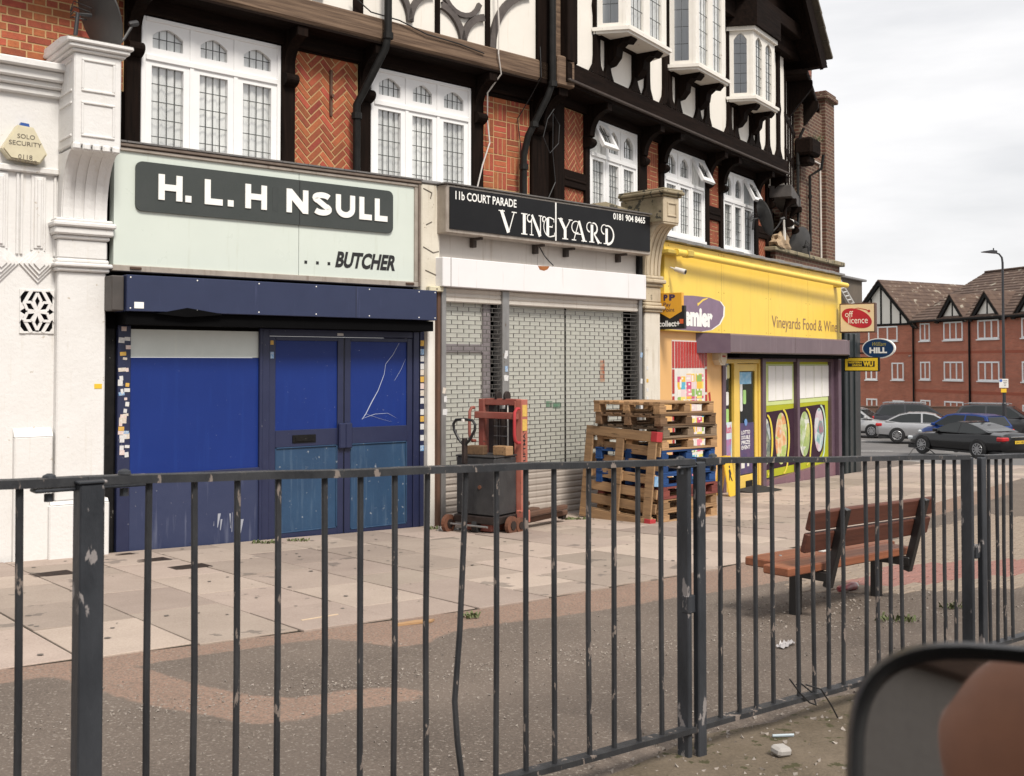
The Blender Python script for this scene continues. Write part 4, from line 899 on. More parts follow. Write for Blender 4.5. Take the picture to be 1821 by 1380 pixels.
for q in ([(1.66, .60), (1.72, .60), (1.75, .76), (1.72, .92), (1.66, .90), (1.69, .75)], [(1.64, .40), (1.78, .40), (1.76, .52), (1.66, .54)]): MB().prism(q, -.0005, -.006, 'y').build('broken_tile', M_REDT, ps)
# door bay
MB().box(2.18, 3.95, .40, .54, -1.2, 1.46).build('shop_interior', mat('dim_shop_interior', (.05, .045, .042), (.10, .08, .06), scale=5, rough=.8), ps)
mb = MB()
for i in range(5): mb.box(2.3, 3.8, .30, .40, -.7+i*.42, -.68+i*.42)
mb.build('interior_shelf', mat('shelf_grey', (.25, .22, .2)), ps)
stock = printmat('shelf_goods', [(.12, .10, .09), (.25, .05, .04), (.08, .09, .10), (.22, .17, .06), (.05, .09, .14), (.2, .2, .19)], 14, 12, dens=.12)
MB().box(2.3, 3.8, .36, .38, -.7, 1.3).build('stock', stock, ps)
MB().cbox(2.16, 2.275, -.03, .4, -1.2, 1.46, .005).build('post', M_PURPD, ps); MB().cbox(3.78, 3.93, -.04, .4, -1.2, 1.46, .005).build('post', M_PURPD, ps)
dfm = MB().cbox(2.275, 2.33, .0, .1, -1.1, 1.44, .004).cbox(2.66, 2.80, .0, .1, -1.1, 1.44, .004).cbox(3.70, 3.78, .0, .1, -1.1, 1.44, .004).cbox(2.33, 2.66, .0, .1, 1.37, 1.44, .004).cbox(2.80, 3.70, .0, .1, 1.37, 1.44, .004).cbox(2.33, 2.66, .0, .1, -1.1, -.60, .004).build('door_frame', M_YFR, ps)
dr = MB().cbox(2.81, 2.93, .02, .07, -.88, 1.36, .004).cbox(3.58, 3.69, .02, .07, -.88, 1.36, .004).cbox(2.93, 3.58, .02, .07, 1.24, 1.36, .004).cbox(2.93, 3.58, .02, .07, -.88, -.52, .004).build('door', M_YFR, ps)
M_GL = glass('shop_glass', (.55, .6, .6), .08)
MB().box(2.93, 3.58, .042, .046, -.52, 1.24).build('pane', M_GL, dr); MB().box(2.33, 2.66, .05, .054, -.60, 1.37).build('sidelight', M_GL, ps)
MB().cbox(3.15, 3.42, .008, .02, -.74, -.62, .004).build('letterbox', M_BLACKP, dr)
MB().box(2.96, 3.45, .036, .041, 1.02, 1.22).build('sticker', mat('light_blue_sticker', (.12, .38, .62), (.4, .6, .75), scale=9), dr)
M_LOTTO = mat('dark_blue_poster', (.035, .035, .12), (.10, .05, .13), scale=5, rough=.35)
lo = MB().box(2.96, 3.54, .034, .041, -.50, .36).build('poster', M_LOTTO, dr)
for i, tx in enumerate(('LOTTO', 'DOUBLE', 'PRIZE', 'EVENT')): text(tx, 3.02, 3.02+.36, .17-i*.085, .235-i*.085, .0325, M_LETW, lo, bold=.02)
MB().lathe([(.06, 0), (.06, .004)], 14, Matrix.Translation((3.2, .033, .37)) @ Matrix.Rotation(R(90), 4, 'X')).build('badge', mat('lotto_blue', (.15, .3, .6)), lo)
MB().box(3.0, 3.14, .03, .0325, -.4, -.22).box(3.25, 3.33, .03, .0325, -.38, -.26).build('small_print', M_WTL, lo)
for (x, z, a, b, c) in ((3.03, .98, .05, .24, (.7, .7, .68)), (3.17, .98, .06, .12, (.35, .6, .2)), (2.95, .30, .08, .1, (.75, .68, .2))): MB().prism(rrect(x-a, x+a, z-b-.18, z+b-.18, .03), .041, .037, 'y').build('sticker', mat('door_sticker_%d' % int(x*100), c), dr)
ic = MB().box(2.34, 2.65, .042, .049, -.58, .40).build('slush_poster', mat('ice_drink_poster', (.62, .68, .72), (.35, .52, .65), scale=3, rough=.4), ps)
MB().prism([(2.42, -.30), (2.58, -.30), (2.62, .12), (2.40, .12)], .041, .038, 'y').build('cup', mat('cup_blue', (.10, .32, .55), (.5, .08, .2), scale=5), ic)
text('Slush', 2.36, 2.63, .22, .36, .040, mat('slush_red', (.6, .05, .15)), ic, bold=.02); text('Ice', 2.40, 2.6, -.5, -.36, .040, mat('slush_red', (.6, .05, .15)), ic, bold=.02)
for (x, z, a, c) in ((2.42, 1.20, .06, (.75, .75, .72)), (2.53, 1.22, .05, (.68, .65, .3)), (2.47, .78, .07, (.35, .62, .15)), (2.48, .50, .06, (.4, .65, .2))): MB().prism(rrect(x-a, x+a, z-.10, z+.12, .03), .049, .046, 'y').build('sticker', mat('light_sticker_%d' % int(x*100+z*10), c), ps)
# shop window with printed graphics
M_WGL = glass('window_glass', (.93, .95, .95), .03)
MB().box(3.93, 7.62, .12, .16, -1.0, 1.46).build('window_back', mat('window_dark', (.03, .025, .03)), ps)
M_LIME = mat('lime_print', (.40, .41, .03), (.36, .38, .026), scale=2, rough=.7, spec=.1); M_LIMEP = mat('pale_lime_print', (.55, .62, .28), (.5, .58, .25), scale=2, rough=.7, spec=.1)
M_PLUM = mat('plum_print', (.035, .018, .030), (.05, .026, .04), scale=3, rough=.8, spec=.08); M_CURV = mat('yellow_curve', (.72, .60, .08), rough=.7, spec=.1); M_MINT = mat('mint_curve', (.55, .72, .55), rough=.35)
prn = MB().box(3.97, 7.58, .062, .07, -.66, 1.40).build('lime_graphic', M_LIME, ps)
MB().box(3.97, 7.58, .058, .0615, .62, 1.36).build('pale_band', M_LIMEP, prn)
pl_ = [(3.97, -.52), (3.97, .50), (5.4, .53), (6.9, .56), (7.2, .54), (7.25, .3), (7.2, -.05), (7.05, -.36), (6.8, -.52)]
MB().prism(pl_, .0615, .058, 'y').build('plum_field', M_PLUM, prn)
food = []
for i, cols in enumerate(([(.55, .6, .62), (.10, .13, .12), (.42, .45, .30), (.6, .62, .6)], [(.62, .64, .62), (.6, .25, .10), (.65, .55, .35), (.35, .45, .12), (.68, .66, .6)], [(.50, .52, .20), (.28, .38, .14), (.65, .66, .60), (.12, .16, .10)], [(.45, .05, .12), (.12, .3, .3), (.55, .58, .6), (.5, .35, .4), (.15, .1, .2)])):
    m = bpy.data.materials.new('food_photo_%d' % i); m.use_nodes = True; n = m.node_tree.nodes; k = m.node_tree.links.new
    tc = n.new('ShaderNodeTexCoord'); t = n.new('ShaderNodeTexVoronoi'); t.inputs['Scale'].default_value = 4.5; t.distance = 'EUCLIDEAN'; nzx = n.new('ShaderNodeTexNoise'); nzx.inputs['Scale'].default_value = 7; nzx.inputs['Detail'].default_value = 6
    r = n.new('ShaderNodeValToRGB'); e = r.color_ramp.elements
    while len(e) < len(cols): e.new(.5)
    for j, c in enumerate(cols): e[j].position = .25+.5*j/(len(cols)-1); e[j].color = (*c, 1)
    ad = n.new('ShaderNodeMix'); ad.data_type = 'RGBA'; ad.inputs['Factor'].default_value = .5; k(tc.outputs['Object'], t.inputs['Vector']); k(tc.outputs['Object'], nzx.inputs['Vector'])
    k(t.outputs['Color'], ad.inputs['A']); k(nzx.outputs['Color'], ad.inputs['B']); k(ad.outputs['Result'], r.inputs['Fac']); k(r.outputs['Color'], n['Principled BSDF'].inputs['Base Color']); n['Principled BSDF'].inputs['Roughness'].default_value = .7; n['Principled BSDF'].inputs['Specular IOR Level'].default_value = .1
    food.append(m)
for i, (cx, a, b, cz) in enumerate(((4.12, .22, .42, -.02), (4.86, .28, .47, .0), (6.05, .28, .43, .02), (6.85, .26, .43, .06))):
    if i == 0: o_ = [(max(3.98, x), z) for x, z in oval(cx, cz, a, b)]
    else: o_ = oval(cx, cz, a, b)
    MB().prism(o_, .0575, .054, 'y').build('food_picture', food[i], prn)
    mb = MB(); ribbon(mb, [(cx+a*1.15*math.cos(R(t))+.06, cz+b*1.12*math.sin(R(t)) - (.12 if t < -40 else 0)*(1 if t > -95 else 1), .03+.05*math.cos(R(t))) for t in range(85, -86, -10)], .053); mb.build('curve', M_MINT if i == 3 else M_CURV, prn)
for x0, x1 in ((4.25, 4.58), (4.60, 4.93), (4.95, 5.40), (5.68, 6.1), (6.12, 6.55), (6.58, 7.0), (7.03, 7.5)):
    MB().cbox(x0, x1, .045, .057, .68 + .004*x0, 1.33, .008).build('blind_panel', mat('white_blind', (.80, .79, .77), (.72, .71, .69), scale=2, rough=.5), prn)
MB().box(3.93, 5.50, .085, .089, -.68, 1.44).build('pane', M_WGL, ps); MB().box(5.62, 7.60, .085, .089, -.68, 1.44).build('pane', M_WGL, ps)
MB().cbox(5.50, 5.62, -.02, .10, -.80, 1.46, .005).build('mullion', M_PURPD, ps); MB().cbox(7.58, 7.75, -.10, .3, -1.3, 1.46, .008).build('post', M_PURPD, ps); MB().cbox(7.40, 7.57, -.015, .12, -.70, 1.46, .006).build('post', M_PURPD, ps)
MB().cbox(3.93, 7.58, .0, .1, 1.40, 1.46, .004).build('window_head', M_PURPD, ps)
MB().prism([(3.80, -1.4), (3.80, -.70), (5.5, -.66), (7.58, -.60), (7.58, -1.6)], .12, -.02, 'y').build('stall_riser', mat('purple_stallriser', (.20, .105, .125), (.165, .085, .11), scale=3, rough=.5, chip=(.5, .42, .3), chip_amt=.0, chip_scale=12, streak=(.3, .2, .2), streak_amt=.2), ps)
# small things fixed to the shop
cb = thing('alarm_box', 'cream octagonal alarm box above the yellow shop door', 'alarm box', M=FP.M())
MB().prism([(1.80, 1.72), (1.90, 1.80), (2.06, 1.80), (2.14, 1.72), (2.12, 1.42), (2.06, 1.34), (1.90, 1.34), (1.82, 1.42)], .0, -.11, 'y').prism([(1.84, 1.70), (1.92, 1.77), (2.04, 1.77), (2.10, 1.70), (2.09, 1.44), (2.04, 1.37), (1.92, 1.37), (1.85, 1.44)], -.11, -.13, 'y').build('case', mat('cream_plastic_pale', (.68, .60, .46), (.6, .53, .4), rough=.5), cb)
MB().prism(oval(1.97, 1.63, .05, .06), -.1305, -.133, 'y').build('logo_ring', M_INKG, cb); MB().prism(oval(1.97, 1.63, .037, .046), -.1335, -.1345, 'y').build('logo_disc', M_WTL, cb); MB().box(1.91, 2.03, -.1335, -.1305, 1.47, 1.495).build('logo_bar', mat('red_print', (.45, .04, .03)), cb)
# ================================================================ HALF-TIMBERED UPPER STOREYS
M_TIMB = wood('dark_timber', (.0055, .0034, .0027), (.015, .0088, .0066), grain=(1.3, 14, 14), spec=.06, rough=.75, bump=.7, rand=.12)
M_TIMBV = mat('dark_timber_upright', (.0050, .0033, .0026), (.015, .0088, .0066), scale=1.6, stretch=(14, 14, 1.1), spec=.06, rough=.75, bump=.7, bscale=2.5, rand=.12, detail=9)
M_BEAM = wood('weathered_beam', (.20, .135, .09), (.055, .033, .023), grain=(.9, 16, 22), rough=.8, bump=1, rand=.1)
M_PLAS = mat('cream_plaster', (.78, .745, .69), (.72, .69, .63), scale=1.6, rough=.85, bump=.3, bscale=18, streak=(.62, .56, .47), streak_amt=.1)
M_BRK = mat('red_brick', (.36, .092, .040), (.25, .062, .030), scale=16, rough=.85, bump=.8, bscale=55, rand=.28, hue=.012)
M_MORT = mat('yellow_mortar', (.50, .33, .165), (.42, .27, .13), scale=20, rough=.95, bump=.5, bscale=60)
M_MORTG = mat('grey_mortar', (.22, .15, .095), (.16, .11, .075), scale=20, rough=.95)
M_UPVC = mat('white_window_frame', (.80, .80, .80), (.77, .77, .77), rough=.35, spec=.5)
M_PAINTW = mat('flaking_white_paint', (.76, .735, .69), (.70, .67, .61), scale=5, rough=.6, bump=.5, bscale=25, chip=(.35, .26, .18), chip_amt=.10, chip_scale=14)
M_LEADC = mat('lead_came', (.075, .08, .08), rough=.5, metal=.3)
M_PANE = glass('house_glass', (.97, .98, .98), .24, .02)
M_CURT = mat('net_curtain', (.88, .88, .86), (.72, .72, .70), scale=5, stretch=(3, 1, .35), rough=.9, rand=.14)
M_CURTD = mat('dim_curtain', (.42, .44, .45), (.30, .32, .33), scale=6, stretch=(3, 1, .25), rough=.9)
M_PIPE = mat('black_downpipe', (.007, .007, .007), (.016, .015, .014), scale=10, rough=.5, spec=.2)
lw_ = thing('timber_framed_wing', 'dark half-timbered wing over the butcher with herringbone and basket-weave brick panels', 'building', M=FL.M())
rw_ = thing('timber_framed_wing', 'half-timbered wing with three white oriel windows over the yellow corner shop', 'building', M=FR.M())
def clip(poly, x0, x1, z0, z1):
    for ax, lim, sg in ((0, x0, 1), (0, x1, -1), (1, z0, 1), (1, z1, -1)):
        o = []
        for i in range(len(poly)):
            a, b = poly[i-1], poly[i]; da, db = (a[ax]-lim)*sg, (b[ax]-lim)*sg
            if (da >= 0) != (db >= 0): t = da/(da-db); o.append((a[0]+(b[0]-a[0])*t, a[1]+(b[1]-a[1])*t))
            if db >= 0: o.append(b)
        poly = o
        if len(poly) < 3: return []
    return poly
def area(p): return abs(sum(p[i-1][0]*p[i][1]-p[i][0]*p[i-1][1] for i in range(len(p))))/2
def brick_rects(kind, x0, x1, z0, z1, L=.215, W=.060, j=.015):
    out = []
    if kind == 'herringbone':
        n = 3; S_ = W+j; Lr = n*S_-j; c = math.cos(R(45)); ex = int((x1-x0+z1-z0)/S_)+8
        cx, cz = x0-.1, z0-.1
        def rot(p): return (cx+(p[0]-p[1])*c, cz+(p[0]+p[1])*c)
        seen = set()
        for y in range(-ex, ex):
            for q in range(-ex//6-2, ex//6+3):
                a = y+2*n*q
                out.append([rot(p) for p in ((a*S_, y*S_), (a*S_+Lr, y*S_), (a*S_+Lr, y*S_+S_-j), (a*S_, y*S_+S_-j))])
                r0 = y-2*n+1+2*n*q
                out.append([rot(p) for p in ((y*S_, r0*S_), (y*S_+S_-j, r0*S_), (y*S_+S_-j, r0*S_+Lr), (y*S_, r0*S_+Lr))])
    elif kind == 'basket':
        S_ = 3*(W+j); nx = int((x1-x0)/S_)+2; nz_ = int((z1-z0)/S_)+2
        for a in range(nx):
            for b in range(nz_):
                for k in range(3):
                    ox, oz = x0-.02+a*S_, z0+b*S_
                    if (a+b) % 2: r_ = (ox, ox+S_-j, oz+k*(W+j), oz+k*(W+j)+W)
                    else: r_ = (ox+k*(W+j), ox+k*(W+j)+W, oz, oz+S_-j)
                    out.append([(r_[0], r_[2]), (r_[1], r_[2]), (r_[1], r_[3]), (r_[0], r_[3])])
    else:
        zz = z0; row = 0
        while zz < z1:
            ln = L if row % 2 == 0 else (L-j)/2; xx = x0-(.06 if row % 2 else .0)
            while xx < x1: out.append([(xx, zz), (xx+ln, zz), (xx+ln, zz+W), (xx, zz+W)]); xx += ln+j
            zz += W+j; row += 1
    res = []
    for p in out:
        q = clip(p, x0, x1, z0, z1)
        if len(q) >= 3 and area(q) > .0006: res.append(q)
    return res
def brick_panel(parent, kind, x0, x1, z0, z1, single=True, y=0, mort=M_MORT, **kw):
    bed = MB().box(x0-.01, x1+.01, y+.004, y+.06, z0-.01, z1+.01).build('brick_panel', mort, parent)
    rr = random.Random(int(x0*100)); allb = MB()
    for q in brick_rects(kind, x0, x1, z0, z1, **kw):
        cx = sum(p[0] for p in q)/len(q); cz = sum(p[1] for p in q)/len(q); pr = -.0005-.0025*rr.random()
        inn = [(cx+(a-cx)*.965, cz+(b-cz)*.965) for a, b in q]
        if area([(a, b) for a, b in q]) and sum(q[i-1][0]*q[i][1]-q[i][0]*q[i-1][1] for i in range(len(q))) < 0: q = q[::-1]; inn = inn[::-1]
        n = len(q)
        vs_ = [(a-cx*single, y+.006, b-cz*single) for a, b in q]+[(a-cx*single, y+pr+.003, b-cz*single) for a, b in q]+[(a-cx*single, y+pr, b-cz*single) for a, b in inn]
        fs_ = [(i, (i+1) % n, n+(i+1) % n, n+i) for i in range(n)]+[(n+i, n+(i+1) % n, 2*n+(i+1) % n, 2*n+i) for i in range(n)]+[tuple(range(2*n, 3*n))]
        if single: MB().add(vs_, fs_).build('brick', M_BRK, bed, loc=(cx, 0, cz))
        else: allb.add(vs_, fs_)
    if not single: allb.build('bricks', mat('red_brick_joined', (.30, .075, .034), (.185, .046, .025), scale=9, rough=.85, bump=.8, bscale=55), bed, kind='stuff')
    return bed
def archz(t, z0, z1, spring=None):
    """flattened four-centred arch: height at t in 0..1 across the light"""
    s_ = abs(2*t-1); spring = 1-min(.38, .11/max(.05, z1-z0)) if spring is None else spring; return z0+(z1-z0)*(spring+(1-spring)*(1-s_**1.6)*(1 if s_ < 1 else 0)) if s_ < .999 else z0+(z1-z0)*spring
def arched_sash(mb, x0, x1, z0, z1, b=.085, y0=-.02, y1=.03, bb=None, arch=True):
    """one light: frame with an opening whose head is an arch; returns the opening"""
    bb = b if bb is None else bb; ox0, ox1, oz0, oz1 = x0+b, x1-b, z0+bb, z1-b*.7
    mb.box(x0, ox0, y0, y1, z0, z1); mb.box(ox1, x1, y0, y1, z0, z1); mb.box(ox0, ox1, y0, y1, z0, oz0)
    N = 12
    for i in range(N):
        a, c = i/N, (i+1)/N; xa, xc = ox0+(ox1-ox0)*a, ox0+(ox1-ox0)*c
        za, zc = (archz(a, oz0, oz1), archz(c, oz0, oz1)) if arch else (oz1, oz1)
        mb.add([(xa, y0, za), (xc, y0, zc), (xc, y0, z1), (xa, y0, z1), (xa, y1, za), (xc, y1, zc), (xc, y1, z1), (xa, y1, z1)], [(0, 1, 2, 3), (0, 4, 5, 1), (7, 6, 5, 4), (3, 2, 6, 7)])
    return ox0, ox1, oz0, oz1
def leads(mb, x0, x1, z0, z1, nx, nz_, y, arch=False, t=.0034):
    for i in range(1, nx):
        x = x0+(x1-x0)*i/nx; zt = archz(i/nx, z0, z1) if arch else z1; mb.box(x-t, x+t, y-.004, y+.004, z0, zt)
    for i in range(1, nz_):
        z = z0+(z1-z0)*i/nz_; mb.box(x0, x1, y-.0045, y+.0035, z-t, z+t)
def curtain(x0, x1, z0, z1, y, rr):
    ph = rr.uniform(0, 6); f = rr.uniform(38, 60)
    return MB().sheet(lambda a, b: (x0+(x1-x0)*a, y+.012*math.sin(ph+f*a*(x1-x0))+.006*math.sin(ph*2+f*2.3*a*(x1-x0)), z0+(z1-z0)*b), max(12, int((x1-x0)*40)), 1)
def casement(parent, x0, x1, z0, z1, ztr, open_i=None, m=M_UPVC, lead=(4, 5), ldt=(4, 2), y=0., bott=True, dark=None, seed=0):
    rr = random.Random(seed); n = 3; fr = MB(); b = .045
    fr.cbox(x0, x0+b, y-.035, y+.06, z0, z1, .006); fr.cbox(x1-b, x1, y-.035, y+.06, z0, z1, .006); fr.cbox(x0+b, x1-b, y-.035, y+.06, z1-b, z1, .006); fr.cbox(x0+b, x1-b, y-.04, y+.06, ztr-.03, ztr+.03, .006)
    if bott: fr.cbox(x0-.02, x1+.02, y-.06, y+.06, z0-.03, z0+.02, .006)
    wd = (x1-x0-2*b)/n; ml = .022
    for i in range(1, n): fr.box(x0+b+wd*i-ml, x0+b+wd*i+ml, y-.03, y+.05, z0, ztr-.03); fr.box(x0+b+wd*i-ml, x0+b+wd*i+ml, y-.03, y+.05, ztr+.03, z1-b)
    w_ = None; ld = MB(); gls = []; sashes = []
    for i in range(n):
        a, c = x0+b+wd*i+(ml if i else 0), x0+b+wd*(i+1)-(ml if i < n-1 else 0)
        s_ = MB(); o = arched_sash(s_, a, c, z0+.02, ztr-.03, b=wd*.135, y0=y-.02, y1=y+.03, arch=False)
        fr.add(s_.v, s_.f); gls.append(MB().add([(o[0], y+.012+rr.uniform(-.006, .006), o[2]), (o[1], y+.012+rr.uniform(-.006, .006), o[2]), (o[1], y+.012, o[3]), (o[0], y+.012+rr.uniform(-.006, .006), o[3])], [(0, 1, 2), (0, 2, 3)])); leads(ld, o[0], o[1], o[2], o[3], lead[0], lead[1], y+.001)
        s_ = MB(); yb = 0 if i == open_i else y
        zt0, zt1 = ztr+.03, z1-b
        if i == open_i:
            o = arched_sash(s_, a, c, -(zt1-zt0), 0, b=wd*.15, y0=-.035, y1=.015)
            s_l = MB(); leads(s_l, o[0], o[1], o[2], o[3], ldt[0], ldt[1], -.010, arch=True)
            sashes.append((s_, s_l, o, Matrix.Translation((0, y-.02, zt1)) @ Matrix.Rotation(R(-27), 4, 'X')))
        else:
            o = arched_sash(s_, a, c, zt0, zt1, b=wd*.15, y0=y-.02, y1=y+.03); fr.add(s_.v, s_.f)
            gls.append(MB().add([(o[0], y+.012, o[2]), (o[1], y+.012, o[2]), (o[1], y+.012, o[3]), (o[0], y+.012, o[3])], [(0, 1, 2, 3)])); leads(ld, o[0], o[1], o[2], o[3], ldt[0], ldt[1], y+.010, arch=True)
    w_ = fr.build('window', m, parent)
    for g_ in gls: g_.build('pane', M_PANE, w_)
    ld.build('leading', M_LEADC, w_, kind='stuff')
    for s_, s_l, o, Mx in sashes:
        q = s_.build('open_sash', m, w_); q.matrix_local = Mx
        l = s_l.build('leading', M_LEADC, w_, kind='stuff'); l.matrix_local = Mx
        g_ = MB().add([(o[0], -.008, o[2]), (o[1], -.008, o[2]), (o[1], -.008, o[3]), (o[0], -.008, o[3])], [(0, 1, 2, 3)]).build('pane', M_PANE, w_); g_.matrix_local = Mx
    for i in range(n):
        a = x0+b+wd*i; curtain(a+.01, a+wd-.01, z0, z1, y+.05, rr).build('curtain', M_CURTD if (dark and i in dark) else M_CURT, w_)
    return w_
# ---- left wing
MB().box(-3.2, 6.0, .12, .5, 2.6, 5.3).build('wall_core', M_DARKV, lw_)
brick_panel(lw_, 'english', -1.25, .115, 4.08, 5.10, mort=M_MORT)
def upright(parent, x0, x1, z0, z1, y0=-.05, y1=.10, m=None): return MB().cbox(x0, x1, y0, y1, z0, z1, .012).build('timber_post', m or M_TIMBV, parent)
def rail(parent, x0, x1, z0, z1, y0=-.04, y1=.10, m=None, nm='timber_rail'): return MB().cbox(x0, x1, y0, y1, z0, z1, .012).build(nm, m or M_TIMB, parent)
for a, b in ((.125, .28), (1.875, 2.04), (2.895, 3.05), (4.60, 4.79), (5.635, 5.95)): upright(lw_, a, b, 3.2, 5.0)
rail(lw_, .125, 5.95, 4.88, 5.06, -.07); rail(lw_, -1.3, .12, 5.02, 5.2, -.06)
casement(lw_, .29, 1.865, 3.40, 4.868, 4.455, seed=1); casement(lw_, 3.06, 4.59, 3.40, 4.868, 4.455, seed=2)
brick_panel(lw_, 'herringbone', 2.05, 2.885, 3.42, 4.865); rail(lw_, 2.04, 2.895, 4.862, 4.882, -.03)
brick_panel(lw_, 'basket', 4.80, 5.625, 3.42, 4.83); rail(lw_, 4.79, 5.635, 4.83, 4.882, -.03)
MB().cbox(2.505, 2.535, -.03, .0, 4.19, 4.72, .003).lathe([(.02, 0), (.02, .03)], 8, Matrix.Translation((2.52, -.03, 4.42)) @ Matrix.Rotation(R(90), 4, 'X')).build('tie_strap', M_RUST, lw_)
def bracket(parent, x, wd=.13, z0=4.42, zt=5.03, out=.34, M=None):
    b_ = MB(); pr = [(.0, zt), (-out, zt), (-out, zt-.10)]
    pr += [(-out+.30*math.sin(R(a))*.95, zt-.10-.33*(1-math.cos(R(a)))) for a in range(10, 91, 10)]
    pr += [(-.05, zt-.46), (.0, zt-.46)]
    b_.prism(pr, x-wd/2, x+wd/2, 'x', M=M)
    kn = [(-.02-.13*math.sin(R(a))*(1 if a < 150 else .8), z0+.08-.08*math.cos(R(a))) for a in range(0, 181, 20)]
    b_.prism([(.0, z0)]+kn+[(.0, z0+.16)], x-wd/2-.012, x+wd/2+.012, 'x', M=M)
    return b_.build('bracket', M_TIMBV, parent)
for x in (.205, 1.955, 2.975, 4.70, 5.72): bracket(lw_, x)
MB().box(-1.3, 5.95, -.36, .15, 5.035, 5.06).build('jetty_soffit', M_TIMB, lw_)
for i, (a, b) in enumerate(((-1.3, 2.98), (2.99, 5.62))):
    MB().prism([(-.37, 5.10), (-.33, 5.045), (.0, 5.045), (.0, 5.335), (-.35, 5.335), (-.37, 5.315)], a, b, 'x').build('bressummer_beam', M_BEAM, lw_)
MB().box(-1.3, 5.6, -.30, .2, 5.335, 7.6).build('plaster_wall', M_PLAS, lw_)
for a, b in ((-1.2, -1.05), (.2, .34), (1.5, 1.64), (2.62, 2.75), (3.79, 3.86), (4.585, 4.66)): upright(lw_, a, b, 5.335, 7.4, -.335, -.2)
upright(lw_, 5.46, 5.72, 5.03, 7.6, -.37, .1); upright(lw_, 5.73, 5.97, 5.33, 7.6, -.42, .1, M_BEAM)
MB().cbox(5.68, 6.0, -.50, .1, 5.02, 5.42, .02).build('corner_block', M_BEAM, lw_); bracket(lw_, 5.86, .16, 4.5, 5.02, .42)
M_BRACE = mat('grey_brace', (.10, .085, .078), (.055, .045, .042), scale=6, rough=.7, bump=.4)
def brace(parent, pts, wd=.075, y0=-.345, y1=-.26):
    mb = MB(); q = [Vector(p) for p in pts]; l, r_ = [], []
    for i in range(len(q)):
        t = (q[min(i+1, len(q)-1)]-q[max(i-1, 0)]).normalized(); n_ = Vector((-t.y, t.x))*wd/2; l.append(q[i]+n_); r_.append(q[i]-n_)
    for i in range(len(q)-1):
        mb.add([(p.x, yy, p.y) for yy in (y0, y1) for p in (r_[i], r_[i+1], l[i+1], l[i])], [(0, 1, 2, 3)[::-1], (4, 5, 6, 7), (0, 1, 5, 4), (2, 3, 7, 6)])
    return mb.build('curved_brace', M_BRACE, parent)
def arc(cx, cz, r, a0, a1, n=9, rz_=None): return [(cx+r*math.cos(R(a0+(a1-a0)*i/n)), cz+(rz_ or r)*math.sin(R(a0+(a1-a0)*i/n))) for i in range(n+1)]
brace(lw_, arc(2.95, 5.40, .45, 0, 80)); brace(lw_, arc(3.82, 5.40, .41, 180, 100)); brace(lw_, arc(3.80, 5.30, .41, 5, 80), .085); brace(lw_, arc(4.62, 5.30, .40, 175, 100), .085)
brace(lw_, arc(4.20, 5.95, .30, 200, 340), .06); brace(lw_, arc(5.55, 5.34, .86, 180, 105), .10); brace(lw_, arc(1.62, 5.4, .5, 0, 80)); brace(lw_, arc(2.64, 5.4, .46, 180, 100))
for x, z in ((5.35, 5.42), (5.40, 5.40)):
    pass
# downpipes and cables are their own things
def pipe(fr, pts, r, label, name='downpipe', m=None, cat='pipe', joints=()):
    t = thing(name, label, cat, M=fr.M()); MB().tube(pts, r, 10).build('pipe', m or M_PIPE, t, smooth=True)
    for (x, y, z) in joints: MB().lathe([(r*1.35, -.035), (r*1.35, .035)], 10, Matrix.Translation((x, y, z))).build('collar', m or M_PIPE, t)
    return t
pipe(FL, [(3.01, -.44, 7.0), (3.01, -.44, 5.15), (2.99, -.42, 4.98), (2.86, -.22, 4.55), (2.80, -.12, 4.35), (2.80, -.12, 3.4)], .045, 'black cast-iron downpipe crossing the beam beside the second lattice window', joints=[(3.01, -.44, 5.12), (2.80, -.12, 4.22), (3.01, -.44, 5.9)])
pipe(FL, [(5.62, -.46, 7.2), (5.62, -.46, 5.05), (5.58, -.40, 4.85), (5.42, -.2, 4.35), (5.40, -.14, 4.1), (5.40, -.14, 3.4)], .045, 'black downpipe beside the basket-weave brick panel at the wing corner', joints=[(5.62, -.46, 5.02), (5.47, -.26, 4.5), (5.40, -.14, 3.95)])
M_CABW = mat('white_cable', (.62, .58, .54), rough=.5)
o = MB().tube([(4.72, -.40, 7.0), (4.70, -.40, 6.2), (4.73, -.41, 5.6), (4.72, -.41, 5.25), (4.80, -.37, 5.02), (4.72, -.2, 4.8), (4.82, -.08, 4.5), (4.86, -.08, 4.2), (4.74, -.08, 3.9), (4.66, -.07, 3.6), (4.66, -.07, 3.45)], .010, 6).build('cable', M_CABW); o.matrix_world = FL.M(); tag(o, 'thin white cable trailing down over the beam to the black fascia sign', 'cable')
for pts, lab in (([(5.47, -.38, 5.5), (5.47, -.40, 5.1), (5.45, -.2, 4.85), (5.38, -.04, 4.6), (5.44, -.04, 4.2), (5.42, -.04, 3.5)], 'thin black wire hanging over the basket-weave brick panel'), ([(5.80, -.3, 4.75), (5.68, -.30, 4.6), (5.60, -.30, 4.35), (5.72, -.30, 4.15), (5.88, -.30, 4.3), (5.90, -.30, 4.55), (5.80, -.28, 4.7), (5.85, -.22, 4.2), (5.92, -.2, 3.8), (5.75, -.2, 3.5)], 'coil of black cable slung from the dark corner post')):
    o = MB().tube(pts, .007, 6).build('cable', M_CABLE); o.matrix_world = FL.M(); tag(o, lab, 'cable')
o = MB().tube([(2.55, -.39, 5.5), (2.8, -.40, 5.36), (3.2, -.40, 5.35), (3.6, -.40, 5.27), (4.1, -.39, 5.26), (4.5, -.39, 5.22)], .008, 6).build('cable', M_CABLE); o.matrix_world = FL.M(); tag(o, 'slack black cable clipped along the weathered beam', 'cable')
